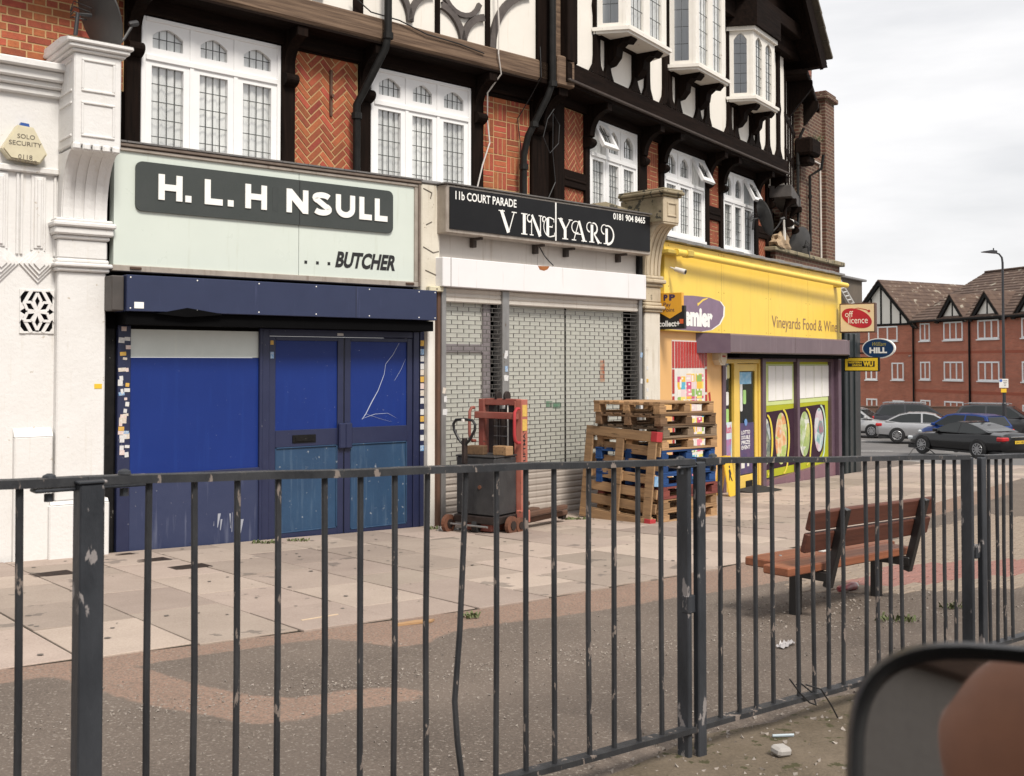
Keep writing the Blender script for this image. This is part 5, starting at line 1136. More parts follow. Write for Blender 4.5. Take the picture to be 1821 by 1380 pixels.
# ---- right wing, first floor
MB().box(-.1, 8.3, .14, .6, 2.6, 5.3).build('wall_core', M_DARKV, rw_)
for a, b in ((-.05, .21), (.80, .915), (2.42, 2.72), (3.205, 3.345), (4.975, 5.145), (5.64, 5.77), (7.275, 7.485), (7.96, 8.25)): upright(rw_, a, b, 3.2, 5.0)
rail(rw_, -.05, 8.25, 4.93, 5.08, -.07)
casement(rw_, .925, 2.41, 3.45, 4.92, 4.40, open_i=0, seed=3, lead=(4, 5)); casement(rw_, 3.355, 4.965, 3.47, 4.92, 4.40, open_i=2, seed=4); casement(rw_, 5.78, 7.265, 3.45, 4.90, 4.36, open_i=2, seed=5, dark=(1, 2))
for (a, b, k, cut) in ((.22, .79, 'herringbone', 4.0), (2.73, 3.195, 'basket', None), (5.155, 5.63, 'basket', 4.1), (7.495, 7.95, 'herringbone', 4.0)):
    if cut:
        brick_panel(rw_, k, a, b, cut+.06, 4.92, single=False, mort=M_MORT); brick_panel(rw_, k, a, b, 3.3, cut-.18, single=False, mort=M_MORT); rail(rw_, a-.01, b+.01, cut-.18, cut+.06, -.045); rail(rw_, a-.01, b+.01, cut-.09, cut-.05, -.06)
    else: brick_panel(rw_, k, a, b, 3.4, 4.92, single=False, mort=M_MORT)
for x in (.86, 2.55, 3.27, 5.06, 5.70, 7.36, 8.1): bracket(rw_, x, .13, 4.45, 5.05, .40)
MB().box(-.35, 8.2, -.42, .15, 5.05, 5.075).build('jetty_soffit', M_TIMB, rw_)
MB().prism([(-.45, 5.12), (-.42, 5.07), (.0, 5.07), (.0, 5.37), (-.42, 5.37), (-.45, 5.34)], -.38, 8.0, 'x').build('bressummer_beam', M_TIMB, rw_)
MB().cbox(-.38, 8.05, -.485, -.44, 5.085, 5.125, .01).build('drip_moulding', mat('moulding_timber', (.05, .034, .026), (.03, .02, .016), scale=9, rough=.6), rw_)
MB().box(-.35, 8.0, -.38, .2, 5.37, 9.0).build('plaster_wall', M_PLAS, rw_)
# shaped studs: flared foot, cusped edges
def stud(parent, x, z0, z1, hw=.055, flare=.10, sl=1, sr=1, mid=None):
    def side(sg, on):
        pts = []
        for i in range(25):
            z = z0+(z1-z0)*i/24; d = z-z0; w_ = hw
            if on:
                w_ += flare*max(0, 1-d/.20)**1.7
                if mid is not None: w_ += .05*math.exp(-((z-mid)/.05)**2)
                w_ += flare*.8*max(0, 1-(z1-z)/.16)**1.8
            pts.append((x+sg*w_, z))
        return pts
    q = side(1, sr)+side(-1, sl)[::-1]
    # strip of quads
    a, b = side(-1, sl), side(1, sr); mb = MB()
    for i in range(24): mb.add([(p[0], yy, p[1]) for yy in (-.43, -.36) for p in (a[i], b[i], b[i+1], a[i+1])], [(0, 1, 2, 3), (0, 3, 7, 4), (1, 5, 6, 2)])
    return mb.build('shaped_stud', M_TIMBV, parent)
upright(rw_, -.38, -.13, 5.36, 8.5, -.46, .1)
ORI = ((.60, 1.86), (2.90, 4.07), (5.30, 6.36))
for k, (a, b) in enumerate(ORI):
    L0 = a-.10
    stud(rw_, L0-.03, 5.37, 8.6, .07, .13, mid=6.35); stud(rw_, L0+.28, 5.37, 6.05, .05, .10); stud(rw_, (L0+b)/2+.42, 5.37, 6.05, .05, .12); stud(rw_, b+.15, 5.37, 8.6, .06, .10, mid=6.4)
    # scrolled bracket pieces under the oriel
    for x in (L0+.34, (L0+b)/2+.48):
        mb = MB(); pr = [(-.36, 6.02), (-.80, 6.02), (-.80, 5.90), (-.74, 5.84), (-.66, 5.86), (-.58, 5.80), (-.56, 5.68), (-.47, 5.58), (-.36, 5.56)]
        mb.prism(pr, x-.09, x+.09, 'x'); mb.prism(arc(x+.13, 5.70, .09, -90, 180, 10)+[(x-.05, 5.70), (x-.05, 5.61)], -.36, -.44, 'y')
        mb.build('scroll_bracket', M_TIMBV, rw_)
    MB().box(L0, b+.12, -.47, -.3, 5.90, 6.04).build('oriel_bearer', M_TIMB, rw_)
for x in (2.42, 7.05, 7.62): stud(rw_, x if x != 2.42 else 2.62, 5.37, 8.6, .06, .12, mid=6.3)
rail(rw_, 1.95, 2.7, 6.22, 6.36, -.42, -.3); rail(rw_, 4.15, 4.9, 6.25, 6.40, -.42, -.3)
def oriel(k, a, b, z0, z1):
    t = MB(); L0 = a-.17; R0 = b+.17; D0, D1 = -.40, -.80
    poly = lambda e: [(L0-e, D0), (a-e*.6, D1-e), (b+e*.6, D1-e), (R0+e, D0)]
    t.prism(poly(.07), z0-.05, z0, 'z'); t.prism(poly(.04), z0-.085, z0-.05, 'z')
    o = t.build('oriel_window', M_PAINTW, rw_, label='white oriel window with lattice lights')
    MB().prism(poly(.10), z1+.07, z1+.55, 'z').build('oriel_head', M_TIMB, o); MB().prism(poly(.05), z1, z1+.07, 'z').build('head_moulding', M_PAINTW, o)
    for (p, q, n_) in ((Vector((L0, D0)), Vector((a, D1)), 1), (Vector((a, D1)), Vector((b, D1)), 2), (Vector((b, D1)), Vector((R0, D0)), 1)):
        d = q-p; L_ = d.length; ang = math.atan2(d.y, d.x); Mx = Matrix.Translation((p.x, p.y, 0)) @ Matrix.Rotation(ang, 4, 'Z'); f_ = MB(); ld = MB(); gl = MB()
        f_.box(0, .05, -.0, .06, z0, z1); f_.box(L_-.05, L_, -.0, .06, z0, z1)
        w_ = (L_-.1)/n_
        for i in range(n_):
            oo = arched_sash(f_, .05+w_*i, .05+w_*(i+1), z0, z1, b=w_*.17, y0=.005, y1=.05, bb=.07)
            gl.add([(oo[0], .03, oo[2]), (oo[1], .03, oo[2]), (oo[1], .03, oo[3]), (oo[0], .03, oo[3])], [(0, 1, 2, 3)]); leads(ld, oo[0], oo[1], oo[2], oo[3], 2 if n_ == 1 else 3, 6, .028, arch=True)
        for mb, m, nm in ((f_, M_PAINTW, 'light_frame'), (gl, M_PANE, 'pane'), (ld, M_LEADC, 'leading')): q_ = mb.build(nm, m, o, M=Mx)
    curtain(a-.02, b+.02, z0, z1, D1+.075, random.Random(k)).build('curtain', M_CURT, o)
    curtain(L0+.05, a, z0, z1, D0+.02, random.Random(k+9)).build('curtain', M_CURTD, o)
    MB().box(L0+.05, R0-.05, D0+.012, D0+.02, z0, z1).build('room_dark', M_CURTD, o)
for k, (a, b) in enumerate(ORI): oriel(k, a, b, 6.02 if k else 6.00, 7.18 if k == 2 else 7.75)
# gable over the last oriel: deep dark eaves, bargeboards and tiled edge
MB().prism([(4.2, 7.4), (9.0, 7.4), (9.0, 7.6), (6.4, 9.9), (4.2, 9.9)], -.55, -.35, 'y').build('gable_wall', M_TIMB, rw_)
rail(rw_, 4.6, 8.0, 7.72, 7.98, -.75, -.4, nm='tie_beam')
bar_ = [(8.72, 7.36), (8.46, 7.18), (7.2, 8.55), (6.2, 9.6), (6.35, 9.85), (7.42, 8.75)]
MB().prism(bar_, -1.02, -.96, 'y').build('bargeboard', M_TIMBV, rw_)
M_ROOFT = mat('mossy_tile_edge', (.12, .10, .075), (.07, .06, .045), scale=12, rough=.95, bump=1, bscale=20)
sl_ = MB(); ang = math.atan2(-1, 1.0)
for i in range(13):
    x = 8.80-i*.22; z = 7.48+i*.235; sl_.prism([(x+.02, z-.02), (x-.28, z+.27), (x-.25, z+.31), (x+.06, z+.03)], -1.10, .6, 'y')
sl_.build('roof_edge', M_ROOFT, rw_)
MB().prism([(8.95, 7.34), (6.5, 9.9), (6.3, 9.7), (8.6, 7.3)], -.96, .4, 'y').build('soffit', M_TIMB, rw_)
# ---- return bay beyond: striped timbering, seen very obliquely
FS = Fr((FR.P(8.1, .35, 0).x, FR.P(8.1, .35, 0).y), 20)
sw_ = thing('striped_timber_bay', 'oblique bay of narrow white plaster strips between dark timbers beside the brick end wall', 'building', M=FS.M())
MB().box(.0, 3.9, .0, .6, 4.86, 7.2).build('plaster_wall', M_PLAS, sw_)
for i in range(8): upright(sw_, .02+i*.52, .13+i*.52, 4.86, 7.2, -.035, .02)
for z in (5.55, 6.25): rail(sw_, .0, 3.9, z, z+.12, -.03, .02)
rail(sw_, -.02, 3.95, 4.66, 4.90, -.14, .3, mat('grey_beam', (.09, .08, .075), (.05, .045, .042), rough=.7)); MB().box(.0, 3.9, .45, .9, 3.3, 4.66).build('lower_wall', M_TIMB, sw_)
for x in (.3, 1.5, 2.8): bracket(sw_, x, .16, 4.1, 4.66, .2)
for x in (.8, 2.2): MB().box(x, x+.4, .41, .45, 3.4, 4.5).build('brick_strip', M_BRK, sw_)
MB().cbox(.1, 4.0, -.45, .3, 7.1, 7.22, .02).build('eaves', M_TIMB, sw_)
for x, z in ((.6, 6.75), (2.2, 6.7)): MB().prism([(-.5, z+.35), (-.5, z+.2), (-.05, z-.35), (0, z-.35), (0, z+.35)], x, x+.14, 'x').build('bracket', M_TIMBV, sw_)
pipe(FS, [(1.6, -.25, 6.35), (1.6, -.18, 6.2), (1.6, -.12, 5.9), (1.6, -.12, 4.5), (1.55, -.12, 4.3), (.6, -.12, 4.25)], .032, 'thin black downpipe on the striped timber bay', joints=[(1.6, -.12, 5.6), (1.6, -.12, 4.9)])
# ---- brick end wall with pier
def brickmat(name, c1, c2, mo, bw=.225, bh=.075, mt=.012, rough=.9):
    if name in MATS: return MATS[name]
    m = bpy.data.materials.new(name); MATS[name] = m; m.use_nodes = True; n = m.node_tree.nodes; k = m.node_tree.links.new; b = n['Principled BSDF']
    tc = n.new('ShaderNodeTexCoord'); sx_ = n.new('ShaderNodeSeparateXYZ'); k(tc.outputs['Object'], sx_.inputs[0]); ad = n.new('ShaderNodeMath'); k(sx_.outputs['X'], ad.inputs[0]); k(sx_.outputs['Y'], ad.inputs[1])
    cb = n.new('ShaderNodeCombineXYZ'); k(ad.outputs[0], cb.inputs['X']); k(sx_.outputs['Z'], cb.inputs['Y'])
    t = n.new('ShaderNodeTexBrick'); k(cb.outputs[0], t.inputs['Vector']); t.inputs['Scale'].default_value = 1; t.inputs['Brick Width'].default_value = bw; t.inputs['Row Height'].default_value = bh; t.inputs['Mortar Size'].default_value = mt; t.inputs['Mortar Smooth'].default_value = .1
    t.inputs['Color1'].default_value = (*c1, 1); t.inputs['Color2'].default_value = (*c2, 1); t.inputs['Mortar'].default_value = (*mo, 1); t.inputs['Bias'].default_value = -.1
    nz_ = n.new('ShaderNodeTexNoise'); nz_.inputs['Scale'].default_value = 1.4; nz_.inputs['Detail'].default_value = 6; k(tc.outputs['Object'], nz_.inputs['Vector'])
    hs = n.new('ShaderNodeHueSaturation'); k(t.outputs['Color'], hs.inputs['Color']); r = n.new('ShaderNodeMapRange'); r.inputs['To Min'].default_value = .7; r.inputs['To Max'].default_value = 1.3; k(nz_.outputs['Fac'], r.inputs['Value']); k(r.outputs[0], hs.inputs['Value'])
    k(hs.outputs[0], b.inputs['Base Color']); b.inputs['Roughness'].default_value = rough
    bp = n.new('ShaderNodeBump'); bp.inputs['Strength'].default_value = .6; bp.inputs['Distance'].default_value = .01; bp.invert = True; k(t.outputs['Fac'], bp.inputs['Height']); k(bp.outputs[0], b.inputs['Normal'])
    return m
M_BRKE = brickmat('dark_end_brick', (.115, .045, .028), (.065, .032, .024), (.19, .145, .10))
ew_ = thing('brick_end_wall', 'tall dark brick end wall with pier and stone coped parapet below', 'wall', M=FR.M())
MB().box(10.1, 11.56, .0, 1.6, 2.0, 7.0).build('wall', M_BRKE, ew_)
MB().box(11.56, 12.2, -.08, 1.6, 2.0, 7.36).build('pier', M_BRKE, ew_)
MB().cbox(11.48, 12.28, -.16, 1.6, 7.36, 7.48, .02).cbox(11.52, 12.24, -.12, 1.6, 7.48, 7.56, .02).build('pier_cap', M_BRKE, ew_)
MB().box(8.1, 12.26, -.16, .0, 2.0, 3.60).build('parapet', M_BRKE, ew_)
MB().cbox(7.9, 11.6, -.24, .05, 3.60, 3.68, .015).cbox(11.6, 12.36, -.26, .05, 3.60, 3.70, .015).build('coping', M_STONEM, ew_)
MB().prism([(11.3, 7.1), (11.9, 10.5), (12.0, 10.5), (11.7, 7.1)], .3, 1.5, 'y').build('chimney_flank', M_BRKE, ew_)
hung = MB()
for i in range(16): hung.box(10.75+i*.028, 11.15, .1+.02*(i % 2), .3, 7.1+i*.12, 7.2+i*.12)
hung.build('hung_tiles', mat('red_hung_tiles', (.28, .10, .06), (.18, .07, .05), scale=9), ew_)
MB().cbox(9.65, 10.25, -.40, .0, 5.78, 6.15, .05).cbox(9.75, 10.15, -.3, .0, 5.6, 5.78, .04).build('gutter_box', M_TIMB, ew_)
pipe(FR, [(10.55, -.35, 5.9), (10.55, -.3, 5.6), (10.45, -.08, 5.45), (10.45, -.08, 3.8)], .032, 'black downpipe on the dark brick end wall', joints=[(10.45, -.08, 5.0)])
pipe(FR, [(10.9, -.03, 5.85), (11.30, -.03, 5.85), (11.31, -.03, 5.6), (11.34, -.03, 3.72)], .022, 'thin pale flaking pipe beside the brick pier', m=M_CABW)
t = thing('weed_clump', 'green weed sprouting from the high gutter box', 'weed', M=FR.M()); mb = MB(); rr = random.Random(3)
for i in range(60):
    a = rr.uniform(0, 6.3); x, y, z = 10.15+rr.gauss(0, .10), -.30+rr.gauss(0, .08), 6.12+rr.uniform(0, .05); l = rr.uniform(.08, .28); dx, dy = math.cos(a)*l*.6, math.sin(a)*l*.6
    mb.add([(x-.02, y, z), (x+.02, y, z), (x+dx, y+dy, z+l*rr.uniform(-.3, 1))], [(0, 1, 2)])
M_LEAF = mat('weed_leaf', (.085, .11, .035), (.13, .145, .06), scale=20, rough=.7); mb.build('leaves', M_LEAF, t)
# ================================================================ BENCH, PALLETS, STACKER
M_SEATW = wood('red_brown_seat_timber', (.27, .100, .050), (.17, .062, .034), grain=(1.2, 20, 20), rough=.5, bump=.4, rand=.1)
M_BACKW = wood('brown_bench_back', (.12, .042, .026), (.075, .028, .019), grain=(1.2, 20, 20), rough=.6, bump=.4, rand=.1)
M_BSTEEL = mat('black_bench_steel', (.010, .010, .011), (.018, .017, .017), scale=9, rough=.35)
FK = Fr((1.84, 7.09), 48.3); zk = zg(1.84, 7.09)
bn = thing('park_bench', 'wooden bench with black steel frame facing the shops behind the railing', 'bench', M=FK.M(0, 0, zk) @ Matrix.Rotation(R(1.3), 4, 'Y'))
for k, (a, b, u0, u1) in enumerate(((-.20, -.005, -.33, 1.21), (.005, .25, -.17, 1.36))): MB().cbox(u0+.0, u1, a, b, .315, .372, .008).build('seat_plank', M_SEATW, bn)
Mb = Matrix.Translation((0, -.235, .36)) @ Matrix.Rotation(R(-12), 4, 'X')
Mb = Matrix.Translation((0, -.245, .34)) @ Matrix.Rotation(R(14), 4, 'X')
for z0, z1 in ((.13, .255), (.275, .40)): MB().cbox(-.27, 1.30, .002, .042, z0, z1, .008).build('back_plank', M_BACKW, bn, M=Mb)
for x in (.05, 1.08):
    MB().cbox(x-.027, x+.027, -.05, .0, -.12, .415, .004).build('back_post', M_BSTEEL, bn, M=Mb)
    MB().cbox(x-.032, x+.032, -.032, .032, -.12, .30, .005).build('leg', M_BSTEEL, bn)
    MB().cbox(x-.035, x+.035, -.27, .23, .255, .314, .004).build('seat_arm', M_BSTEEL, bn)
for x in (.05, 1.08):
    for y in (-.12, .12): MB().lathe([(.012, 0), (.009, .006)], 8, Matrix.Translation((x, y, .372))).build('bolt', M_STEEL, bn)
o = tag(MB().cbox(-.03, .03, -.02, .02, 0, .012, .003).build('sweet_wrapper', M_WTL), 'small white wrapper lying on the bench seat', 'litter'); o.matrix_world = FK.M(.45, -.04, zk+.372-.01)
# ---- pallets
def pal_woods(nm, a, b): return wood(nm, a, b, grain=(1.4, 18, 18), rough=.85, bump=.6, rand=.32, chip=tuple(x*.45 for x in b), chip_amt=.35)
PW = {'tan': pal_woods('pallet_tan', (.40, .245, .125), (.25, .15, .08)), 'brown': pal_woods('pallet_brown', (.20, .12, .065), (.125, .075, .045)), 'grey': pal_woods('pallet_grey', (.22, .16, .105), (.14, .10, .07)),
      'blue': pal_woods('pallet_blue', (.018, .062, .19), (.013, .045, .145)), 'red': pal_woods('pallet_red', (.17, .045, .035), (.12, .035, .03)), 'lean': pal_woods('pallet_lean', (.40, .25, .13), (.24, .15, .085))}
def pallet(name, label, M, wd, dp, m, group, nb=7, thick=.144):
    """deck boards along x, three runners along y is turned: runners along x at front, middle, back; blocks between"""
    t = thing(name, label, 'pallet', M=M, group=group); rr = random.Random(hash(label) % 999)
    th = .022; bh = thick-3*th
    for i in range(3):
        y = (0, dp/2-.05, dp-.10)[i]
        MB().cbox(0, wd, y, y+.10, 0, th, .003).build('bottom_board', m, t)
        for j in range(3):
            x = (0, wd/2-.07, wd-.14)[j]; MB().cbox(x, x+.14, y+.003, y+.097, th, th+bh, .004).build('block', m, t)
    for j in range(3):
        x = (0, wd/2-.05, wd-.10)[j]; MB().cbox(x+.001, x+.10, .001, dp-.001, th+bh, 2*th+bh, .003).build('stringer_board', m, t)
    for i in range(nb):
        y = (dp-.10)*i/(nb-1); MB().cbox(rr.uniform(-.006, .004), wd+rr.uniform(-.004, .006), y, y+(.10 if i % 2 == 0 else .085), 2*th+bh, thick, .003).build('deck_board', m, t)
    return t
FT = Fr((1.80, 12.77), 42.7); zt0 = zg(2.1, 13.2)+.012
stk_ = [('tan', 'tan wooden pallet at the very bottom of the stack', .0, .0, 0), ('tan', 'tan wooden pallet second from the bottom, under the dark red one', .01, .0, .5), ('red', 'dark red pallet between the blue and the bottom tan pallets', -.01, .01, -.5),
        ('blue', 'lowest of the three blue pallets, on the dark red one', -.015, .0, .6), ('blue', 'middle one of the three blue pallets in the stack', -.01, -.01, -.3), ('blue', 'topmost of the three blue pallets, with splintered left end', -.03, .01, .9),
        ('tan', 'tan pallet lying directly on the topmost blue pallet', -.01, .0, -.6), ('grey', 'grey weathered pallet, third from the top of the stack', -.015, .02, .4), ('brown', 'dark weathered pallet, second from the top of the stack', -.07, .02, -.5), ('tan', 'clean tan pallet on the very top of the stack', -.06, .0, .3)]
for i, (c, lab, du, dw, rz) in enumerate(stk_):
    pallet('wooden_pallet', lab, FT.M(du, dw, zt0+i*.1455) @ Matrix.Rotation(R(rz), 4, 'Z') @ Matrix.Rotation(R(.9), 4, 'Y'), 1.2, 1.0, PW[c], 'pallets by the shuttered shop')
# leaning pallet: underside towards the street
a0, b0 = Vector((.90, 13.55)), Vector((1.67, 12.67)); ax = (b0-a0).normalized(); L0 = (b0-a0).length
zb0 = zg(1.3, 13.2)+.012
X_ = Vector((ax.x, ax.y, -.035)).normalized(); nrm = Vector((-ax.y, ax.x, 0)).normalized()
if nrm.dot(Vector((-1, -1, 0))) < 0: nrm = -nrm
Y_ = (Vector((0, 0, 1))*math.cos(R(5))-nrm*math.sin(R(5))).normalized(); Z_ = X_.cross(Y_).normalized(); Y_ = Z_.cross(X_)
Ml = Matrix(((X_.x, Y_.x, Z_.x, a0.x), (X_.y, Y_.y, Z_.y, a0.y), (X_.z, Y_.z, Z_.z, zb0+.0), (0, 0, 0, 1)))
lp_ = thing('wooden_pallet', 'tan pallet with red corner blocks leaning upright against the pallet stack', 'pallet', M=Ml, group='pallets by the shuttered shop')
Wd, Hd = L0, 1.14; s_ = 1 if Z_.dot(nrm) > 0 else -1
def zz(a, b): return (a*s_, b*s_) if s_ > 0 else (b*s_, a*s_)
m_ = PW['lean']
for y in [(0.01+i*.168) for i in range(7)]: z0, z1 = zz(-.03, -.008); MB().cbox(.0, Wd, y, y+.112, z0, z1, .003).build('deck_board', m_, lp_)
for x in (0, Wd/2-.0625, Wd-.125):
    z0, z1 = zz(.05, .075); MB().cbox(x-.0, x+.125, .10, Hd-.10, z0, z1, .003).build('runner', m_, lp_)
    for y in (.0, Hd/2-.07, Hd-.14): z0, z1 = zz(-.008, .05); MB().cbox(x+.004, x+.096, y+.004, y+.136, z0, z1, .004).build('block', m_, lp_)
for y in (0, Hd-.115): z0, z1 = zz(.051, .077); MB().cbox(0, Wd, y, y+.114, z0, z1, .003).build('base_board', m_, lp_)
M_REDC = mat('red_corner_paint', (.42, .03, .035), (.36, .03, .035), scale=12, rough=.6)
for y in (.0, Hd-.11): z0, z1 = zz(-.02, .082); MB().cbox(Wd-.085, Wd+.012, y-.004, y+.115, z0, z1, .004).build('corner_block', M_REDC, lp_)
z0, z1 = zz(-.03, .055); MB().cbox(Wd-.03, Wd+.012, .50, .62, z0, z1, .003).build('blue_label', mat('label_blue', (.10, .26, .50), (.3, .45, .6), scale=30), lp_)
# ---- pallet stacker
M_RPAINT = mat('faded_red_paint', (.22, .045, .032), (.26, .10, .075), scale=5, rough=.6, bump=.4, bscale=30, chip=(.10, .05, .035), chip_amt=.22, chip_scale=13)
M_PINKR = mat('sun_bleached_red', (.42, .16, .12), (.33, .09, .06), scale=4, rough=.65, chip=(.16, .08, .05), chip_amt=.25, chip_scale=14)
M_BOXB = mat('black_battery_box', (.022, .022, .024), (.045, .045, .046), scale=5, rough=.5, bump=.5, bscale=18, chip=(.24, .22, .20), chip_amt=.12, chip_scale=7)
M_RUSTW = mat('rust_wheel', (.16, .06, .03), (.09, .04, .025), scale=15, rough=.85)
M_DKST = mat('dark_oily_steel', (.022, .018, .017), (.05, .035, .03), scale=10, rough=.5, metal=.4)
sO = Vector((.115, 12.02)); za = zg(-.2, 12.1)+.012
Ms = Matrix.Translation((sO.x, sO.y, za)) @ Matrix.Rotation(R(55), 4, 'Z')      # local +x forward along the forks, +y to the left
st = thing('pallet_stacker', 'worn red manual pallet stacker with black battery box before the shutter', 'pallet stacker', M=Ms)
MB().cbox(-.06, .06, -.035, .045, .03, 1.47, .006).cbox(-.06, -.03, .045, .07, .3, 1.45, .004).build('mast_upright', M_PINKR, st)
MB().cbox(-.06, .06, .49, .57, .03, 1.47, .006).build('mast_upright', M_RPAINT, st)
MB().cbox(-.05, .05, .045, .49, 1.40, 1.475, .006).build('mast_crossbar', M_RPAINT, st); MB().cbox(-.13, -.07, -.01, .58, 1.25, 1.325, .006).build('mast_crossbar', M_RPAINT, st)
MB().cbox(-.03, .03, .10, .17, .2, 1.40, .005).cbox(-.03, .03, .37, .45, .2, 1.40, .005).build('inner_mast', M_DKST, st)
MB().tube([(0, .27, .25), (0, .27, 1.36)], .035, 10).build('lift_ram', M_DKST, st, smooth=True)
for y in (.21, .33): MB().lathe([(.055, -.015), (.06, -.012), (.06, .012), (.055, .015)], 14, Matrix.Translation((0, y, 1.50)) @ Matrix.Rotation(R(90), 4, 'X')).build('chain_wheel', M_DKST, st)
for y in (.215, .325): MB().box(-.012, -.004, y-.012, y+.012, .35, 1.5).build('chain', M_DKST, st)
for x in range(8): MB().box(-.034, -.032, .17, .37, .5+x*.11, .506+x*.11).build('guard_wire', M_STEEL, st)
for y, c in ((-.025, M_PINKR), (.60, M_RPAINT)): MB().tube([(-.10, y, 1.37), (-.15, y, 1.37), (-.185, y, 1.33), (-.19, y, 1.22), (-.19, y, 1.08), (-.175, y, 1.02), (-.13, y, .99), (-.08, y, .99)], .018, 8).build('guard_handle', M_REDC if c is M_PINKR else M_RPAINT, st, smooth=True)
bx_ = MB().cbox(-.50, -.08, .02, .55, .21, .845, .015).build('battery_box', M_BOXB, st)
MB().cbox(-.505, -.075, .015, .555, .845, .862, .005).build('box_lid', M_BOXB, bx_); MB().lathe([(.022, 0), (.022, .012)], 10, Matrix.Translation((-.50, .22, .52)) @ Matrix.Rotation(R(-90), 4, 'Y')).build('plug', M_RUSTW, bx_)
MB().cbox(-.52, .03, .0, .57, .12, .205, .01).build('chassis', M_DKST, st); MB().cbox(-.45, -.1, .10, .45, .03, .12, .01).build('pump_unit', M_RPAINT, st); MB().cbox(-.1, .02, -.10, .02, .10, .24, .01).build('mast_foot', M_PINKR, st)
# tiller with looped grip
T0 = Vector((-.60, .34, .16)); T1 = Vector((-.62, .34, 1.02))
MB().tube([T0, T1], [.03, .026], 10).cbox(-.645, -.59, .315, .365, .78, 1.06, .008).build('tiller', M_DKST, st, smooth=True)
lpz = [(0, 1.0), (-.07, 1.08), (-.125, 1.18), (-.13, 1.24), (-.10, 1.285), (0, 1.295), (.10, 1.285), (.13, 1.24), (.125, 1.18), (.07, 1.08)]
MB().tube([(-.625, .34+a*1.15, b-.03) for a, b in lpz], .016, 8, closed=True).build('tiller_grip', mat('black_rubber', (.012, .012, .013), rough=.45), st, smooth=True)
MB().cbox(-.66, -.60, .325, .355, 1.235, 1.27, .004).build('label_tag', M_WTL, st)
def wheel_(x, y, r, w_, m, nm='wheel'):
    q = MB().lathe([(r*.55, -w_/2), (r, -w_/2), (r, w_/2), (r*.55, w_/2)], 18, Matrix.Translation((x, y, r)) @ Matrix.Rotation(R(90), 4, 'X')).build(nm, m, st)
    MB().lathe([(r*.5, -w_/2-.01), (r*.5, w_/2+.01)], 10, Matrix.Translation((x, y, r)) @ Matrix.Rotation(R(90), 4, 'X')).build('hub', M_DKST, q); return q
wheel_(-.55, .62, .10, .05, M_RUSTW); wheel_(-.28, -.05, .10, .045, M_RUSTW); wheel_(-.14, -.06, .085, .045, M_RUSTW); wheel_(-.45, .28, .09, .06, mat('dark_tyre', (.02, .02, .02), rough=.7))
MB().tube([(-.55, .08, .1), (-.55, .6, .1)], .012, 6).build('axle', M_STEEL, st)
for y in (.05, .45):
    MB().cbox(.05, 1.05, y, y+.12, .055, .115, .012).build('fork', M_RUST, st); MB().lathe([(.04, -.04), (.04, .04)], 12, Matrix.Translation((1.0, y+.06, .045)) @ Matrix.Rotation(R(90), 4, 'X')).build('fork_roller', M_DKST, st)
for y in (-.04, .50): MB().cbox(.05, .90, y, y+.07, .15, .20, .008).build('straddle_leg', M_RUST, st)
text_m = text_mesh('LIFTMATE', 0, .42, 0, .05, 0, bold=.02); lm = text_m.build('lettering', M_INK, st); lm.matrix_local = Matrix.Translation((.012, -.0365, .78)) @ Matrix.Rotation(R(-90), 4, 'Y')
for z in (1.12, 1.28): MB().cbox(-.05, .04, -.0385, -.035, z, z+.13, .001).build('warning_label', mat('yellow_label', (.68, .45, .10), (.5, .33, .08), scale=40), st)
for k, (x, y, rz, lab) in enumerate(((-.36, .36, 12, 'short wooden block on the battery box beside the tiller'), (-.26, .08, -6, 'yellowish wooden block on the battery box next to the red mast'))):
    o = MB().cbox(-.06, .06, -.10, .10, 0, .10, .006).build('wood_block', PW['tan'] if k else PW['brown']); o.matrix_world = Ms @ Matrix.Translation((x, y, .862)) @ Matrix.Rotation(R(rz), 4, 'Z'); tag(o, lab, 'wood block')
# ================================================================ BRACKET SIGNS AND SMALL FITTINGS
def blade(u): return Matrix.Translation(FP.P(u, 0, 0)) @ Matrix.Rotation(R(-FP.az), 4, 'Z')     # local x outward from the front, facing -y
M_BRKT = mat('sign_bracket', (.03, .03, .032), rough=.5)
s1 = thing('bracket_sign', 'yellow and black payment point bracket sign beside the stone pier', 'sign', M=blade(-.02))
MB().cbox(-.12, .02, -.02, .02, 2.22, 2.25, .004).build('bracket', M_STEEL, s1)
bk_ = MB().cbox(.0, .44, -.03, .03, 1.865, 2.20, .006).build('black_panel', M_INK, s1)
M_PPY = mat('sign_amber', (.72, .36, .03), (.70, .35, .03), rough=.4)
sh_ = MB().prism([(.02, 2.385), (.395, 2.385), (.395, 2.115), (.2075, 2.015), (.02, 2.115)], .036, -.036, 'y').build('amber_shield', M_PPY, s1)
M_PPI = mat('dark_violet_ink', (.05, .03, .09), rough=.5)
text('P', .11, .175, 2.275, 2.365, -.039, M_PPI, sh_, bold=.05); text('P', .20, .295, 2.275, 2.365, -.039, M_PPI, sh_, bold=.05)
text('Pay', .11, .225, 2.175, 2.25, -.039, M_PPI, sh_); text('Point', .11, .285, 2.115, 2.17, -.039, M_PPI, sh_)
text('collect+', .03, .365, 1.90, 1.985, -.0335, M_LETW, bk_, bold=.03); MB().box(.36, .42, -.034, -.0305, 1.94, 2.005).build('orange_square', mat('orange_red', (.70, .12, .03)), bk_)
s2 = thing('bracket_sign', 'cream lightbox with red oval reading off licence at the shop corner', 'sign', M=blade(7.5))
MB().cbox(.17, .885, -.06, .06, 1.985, 2.575, .01).build('case', mat('brown_sign_case', (.10, .05, .035), rough=.5), s2)
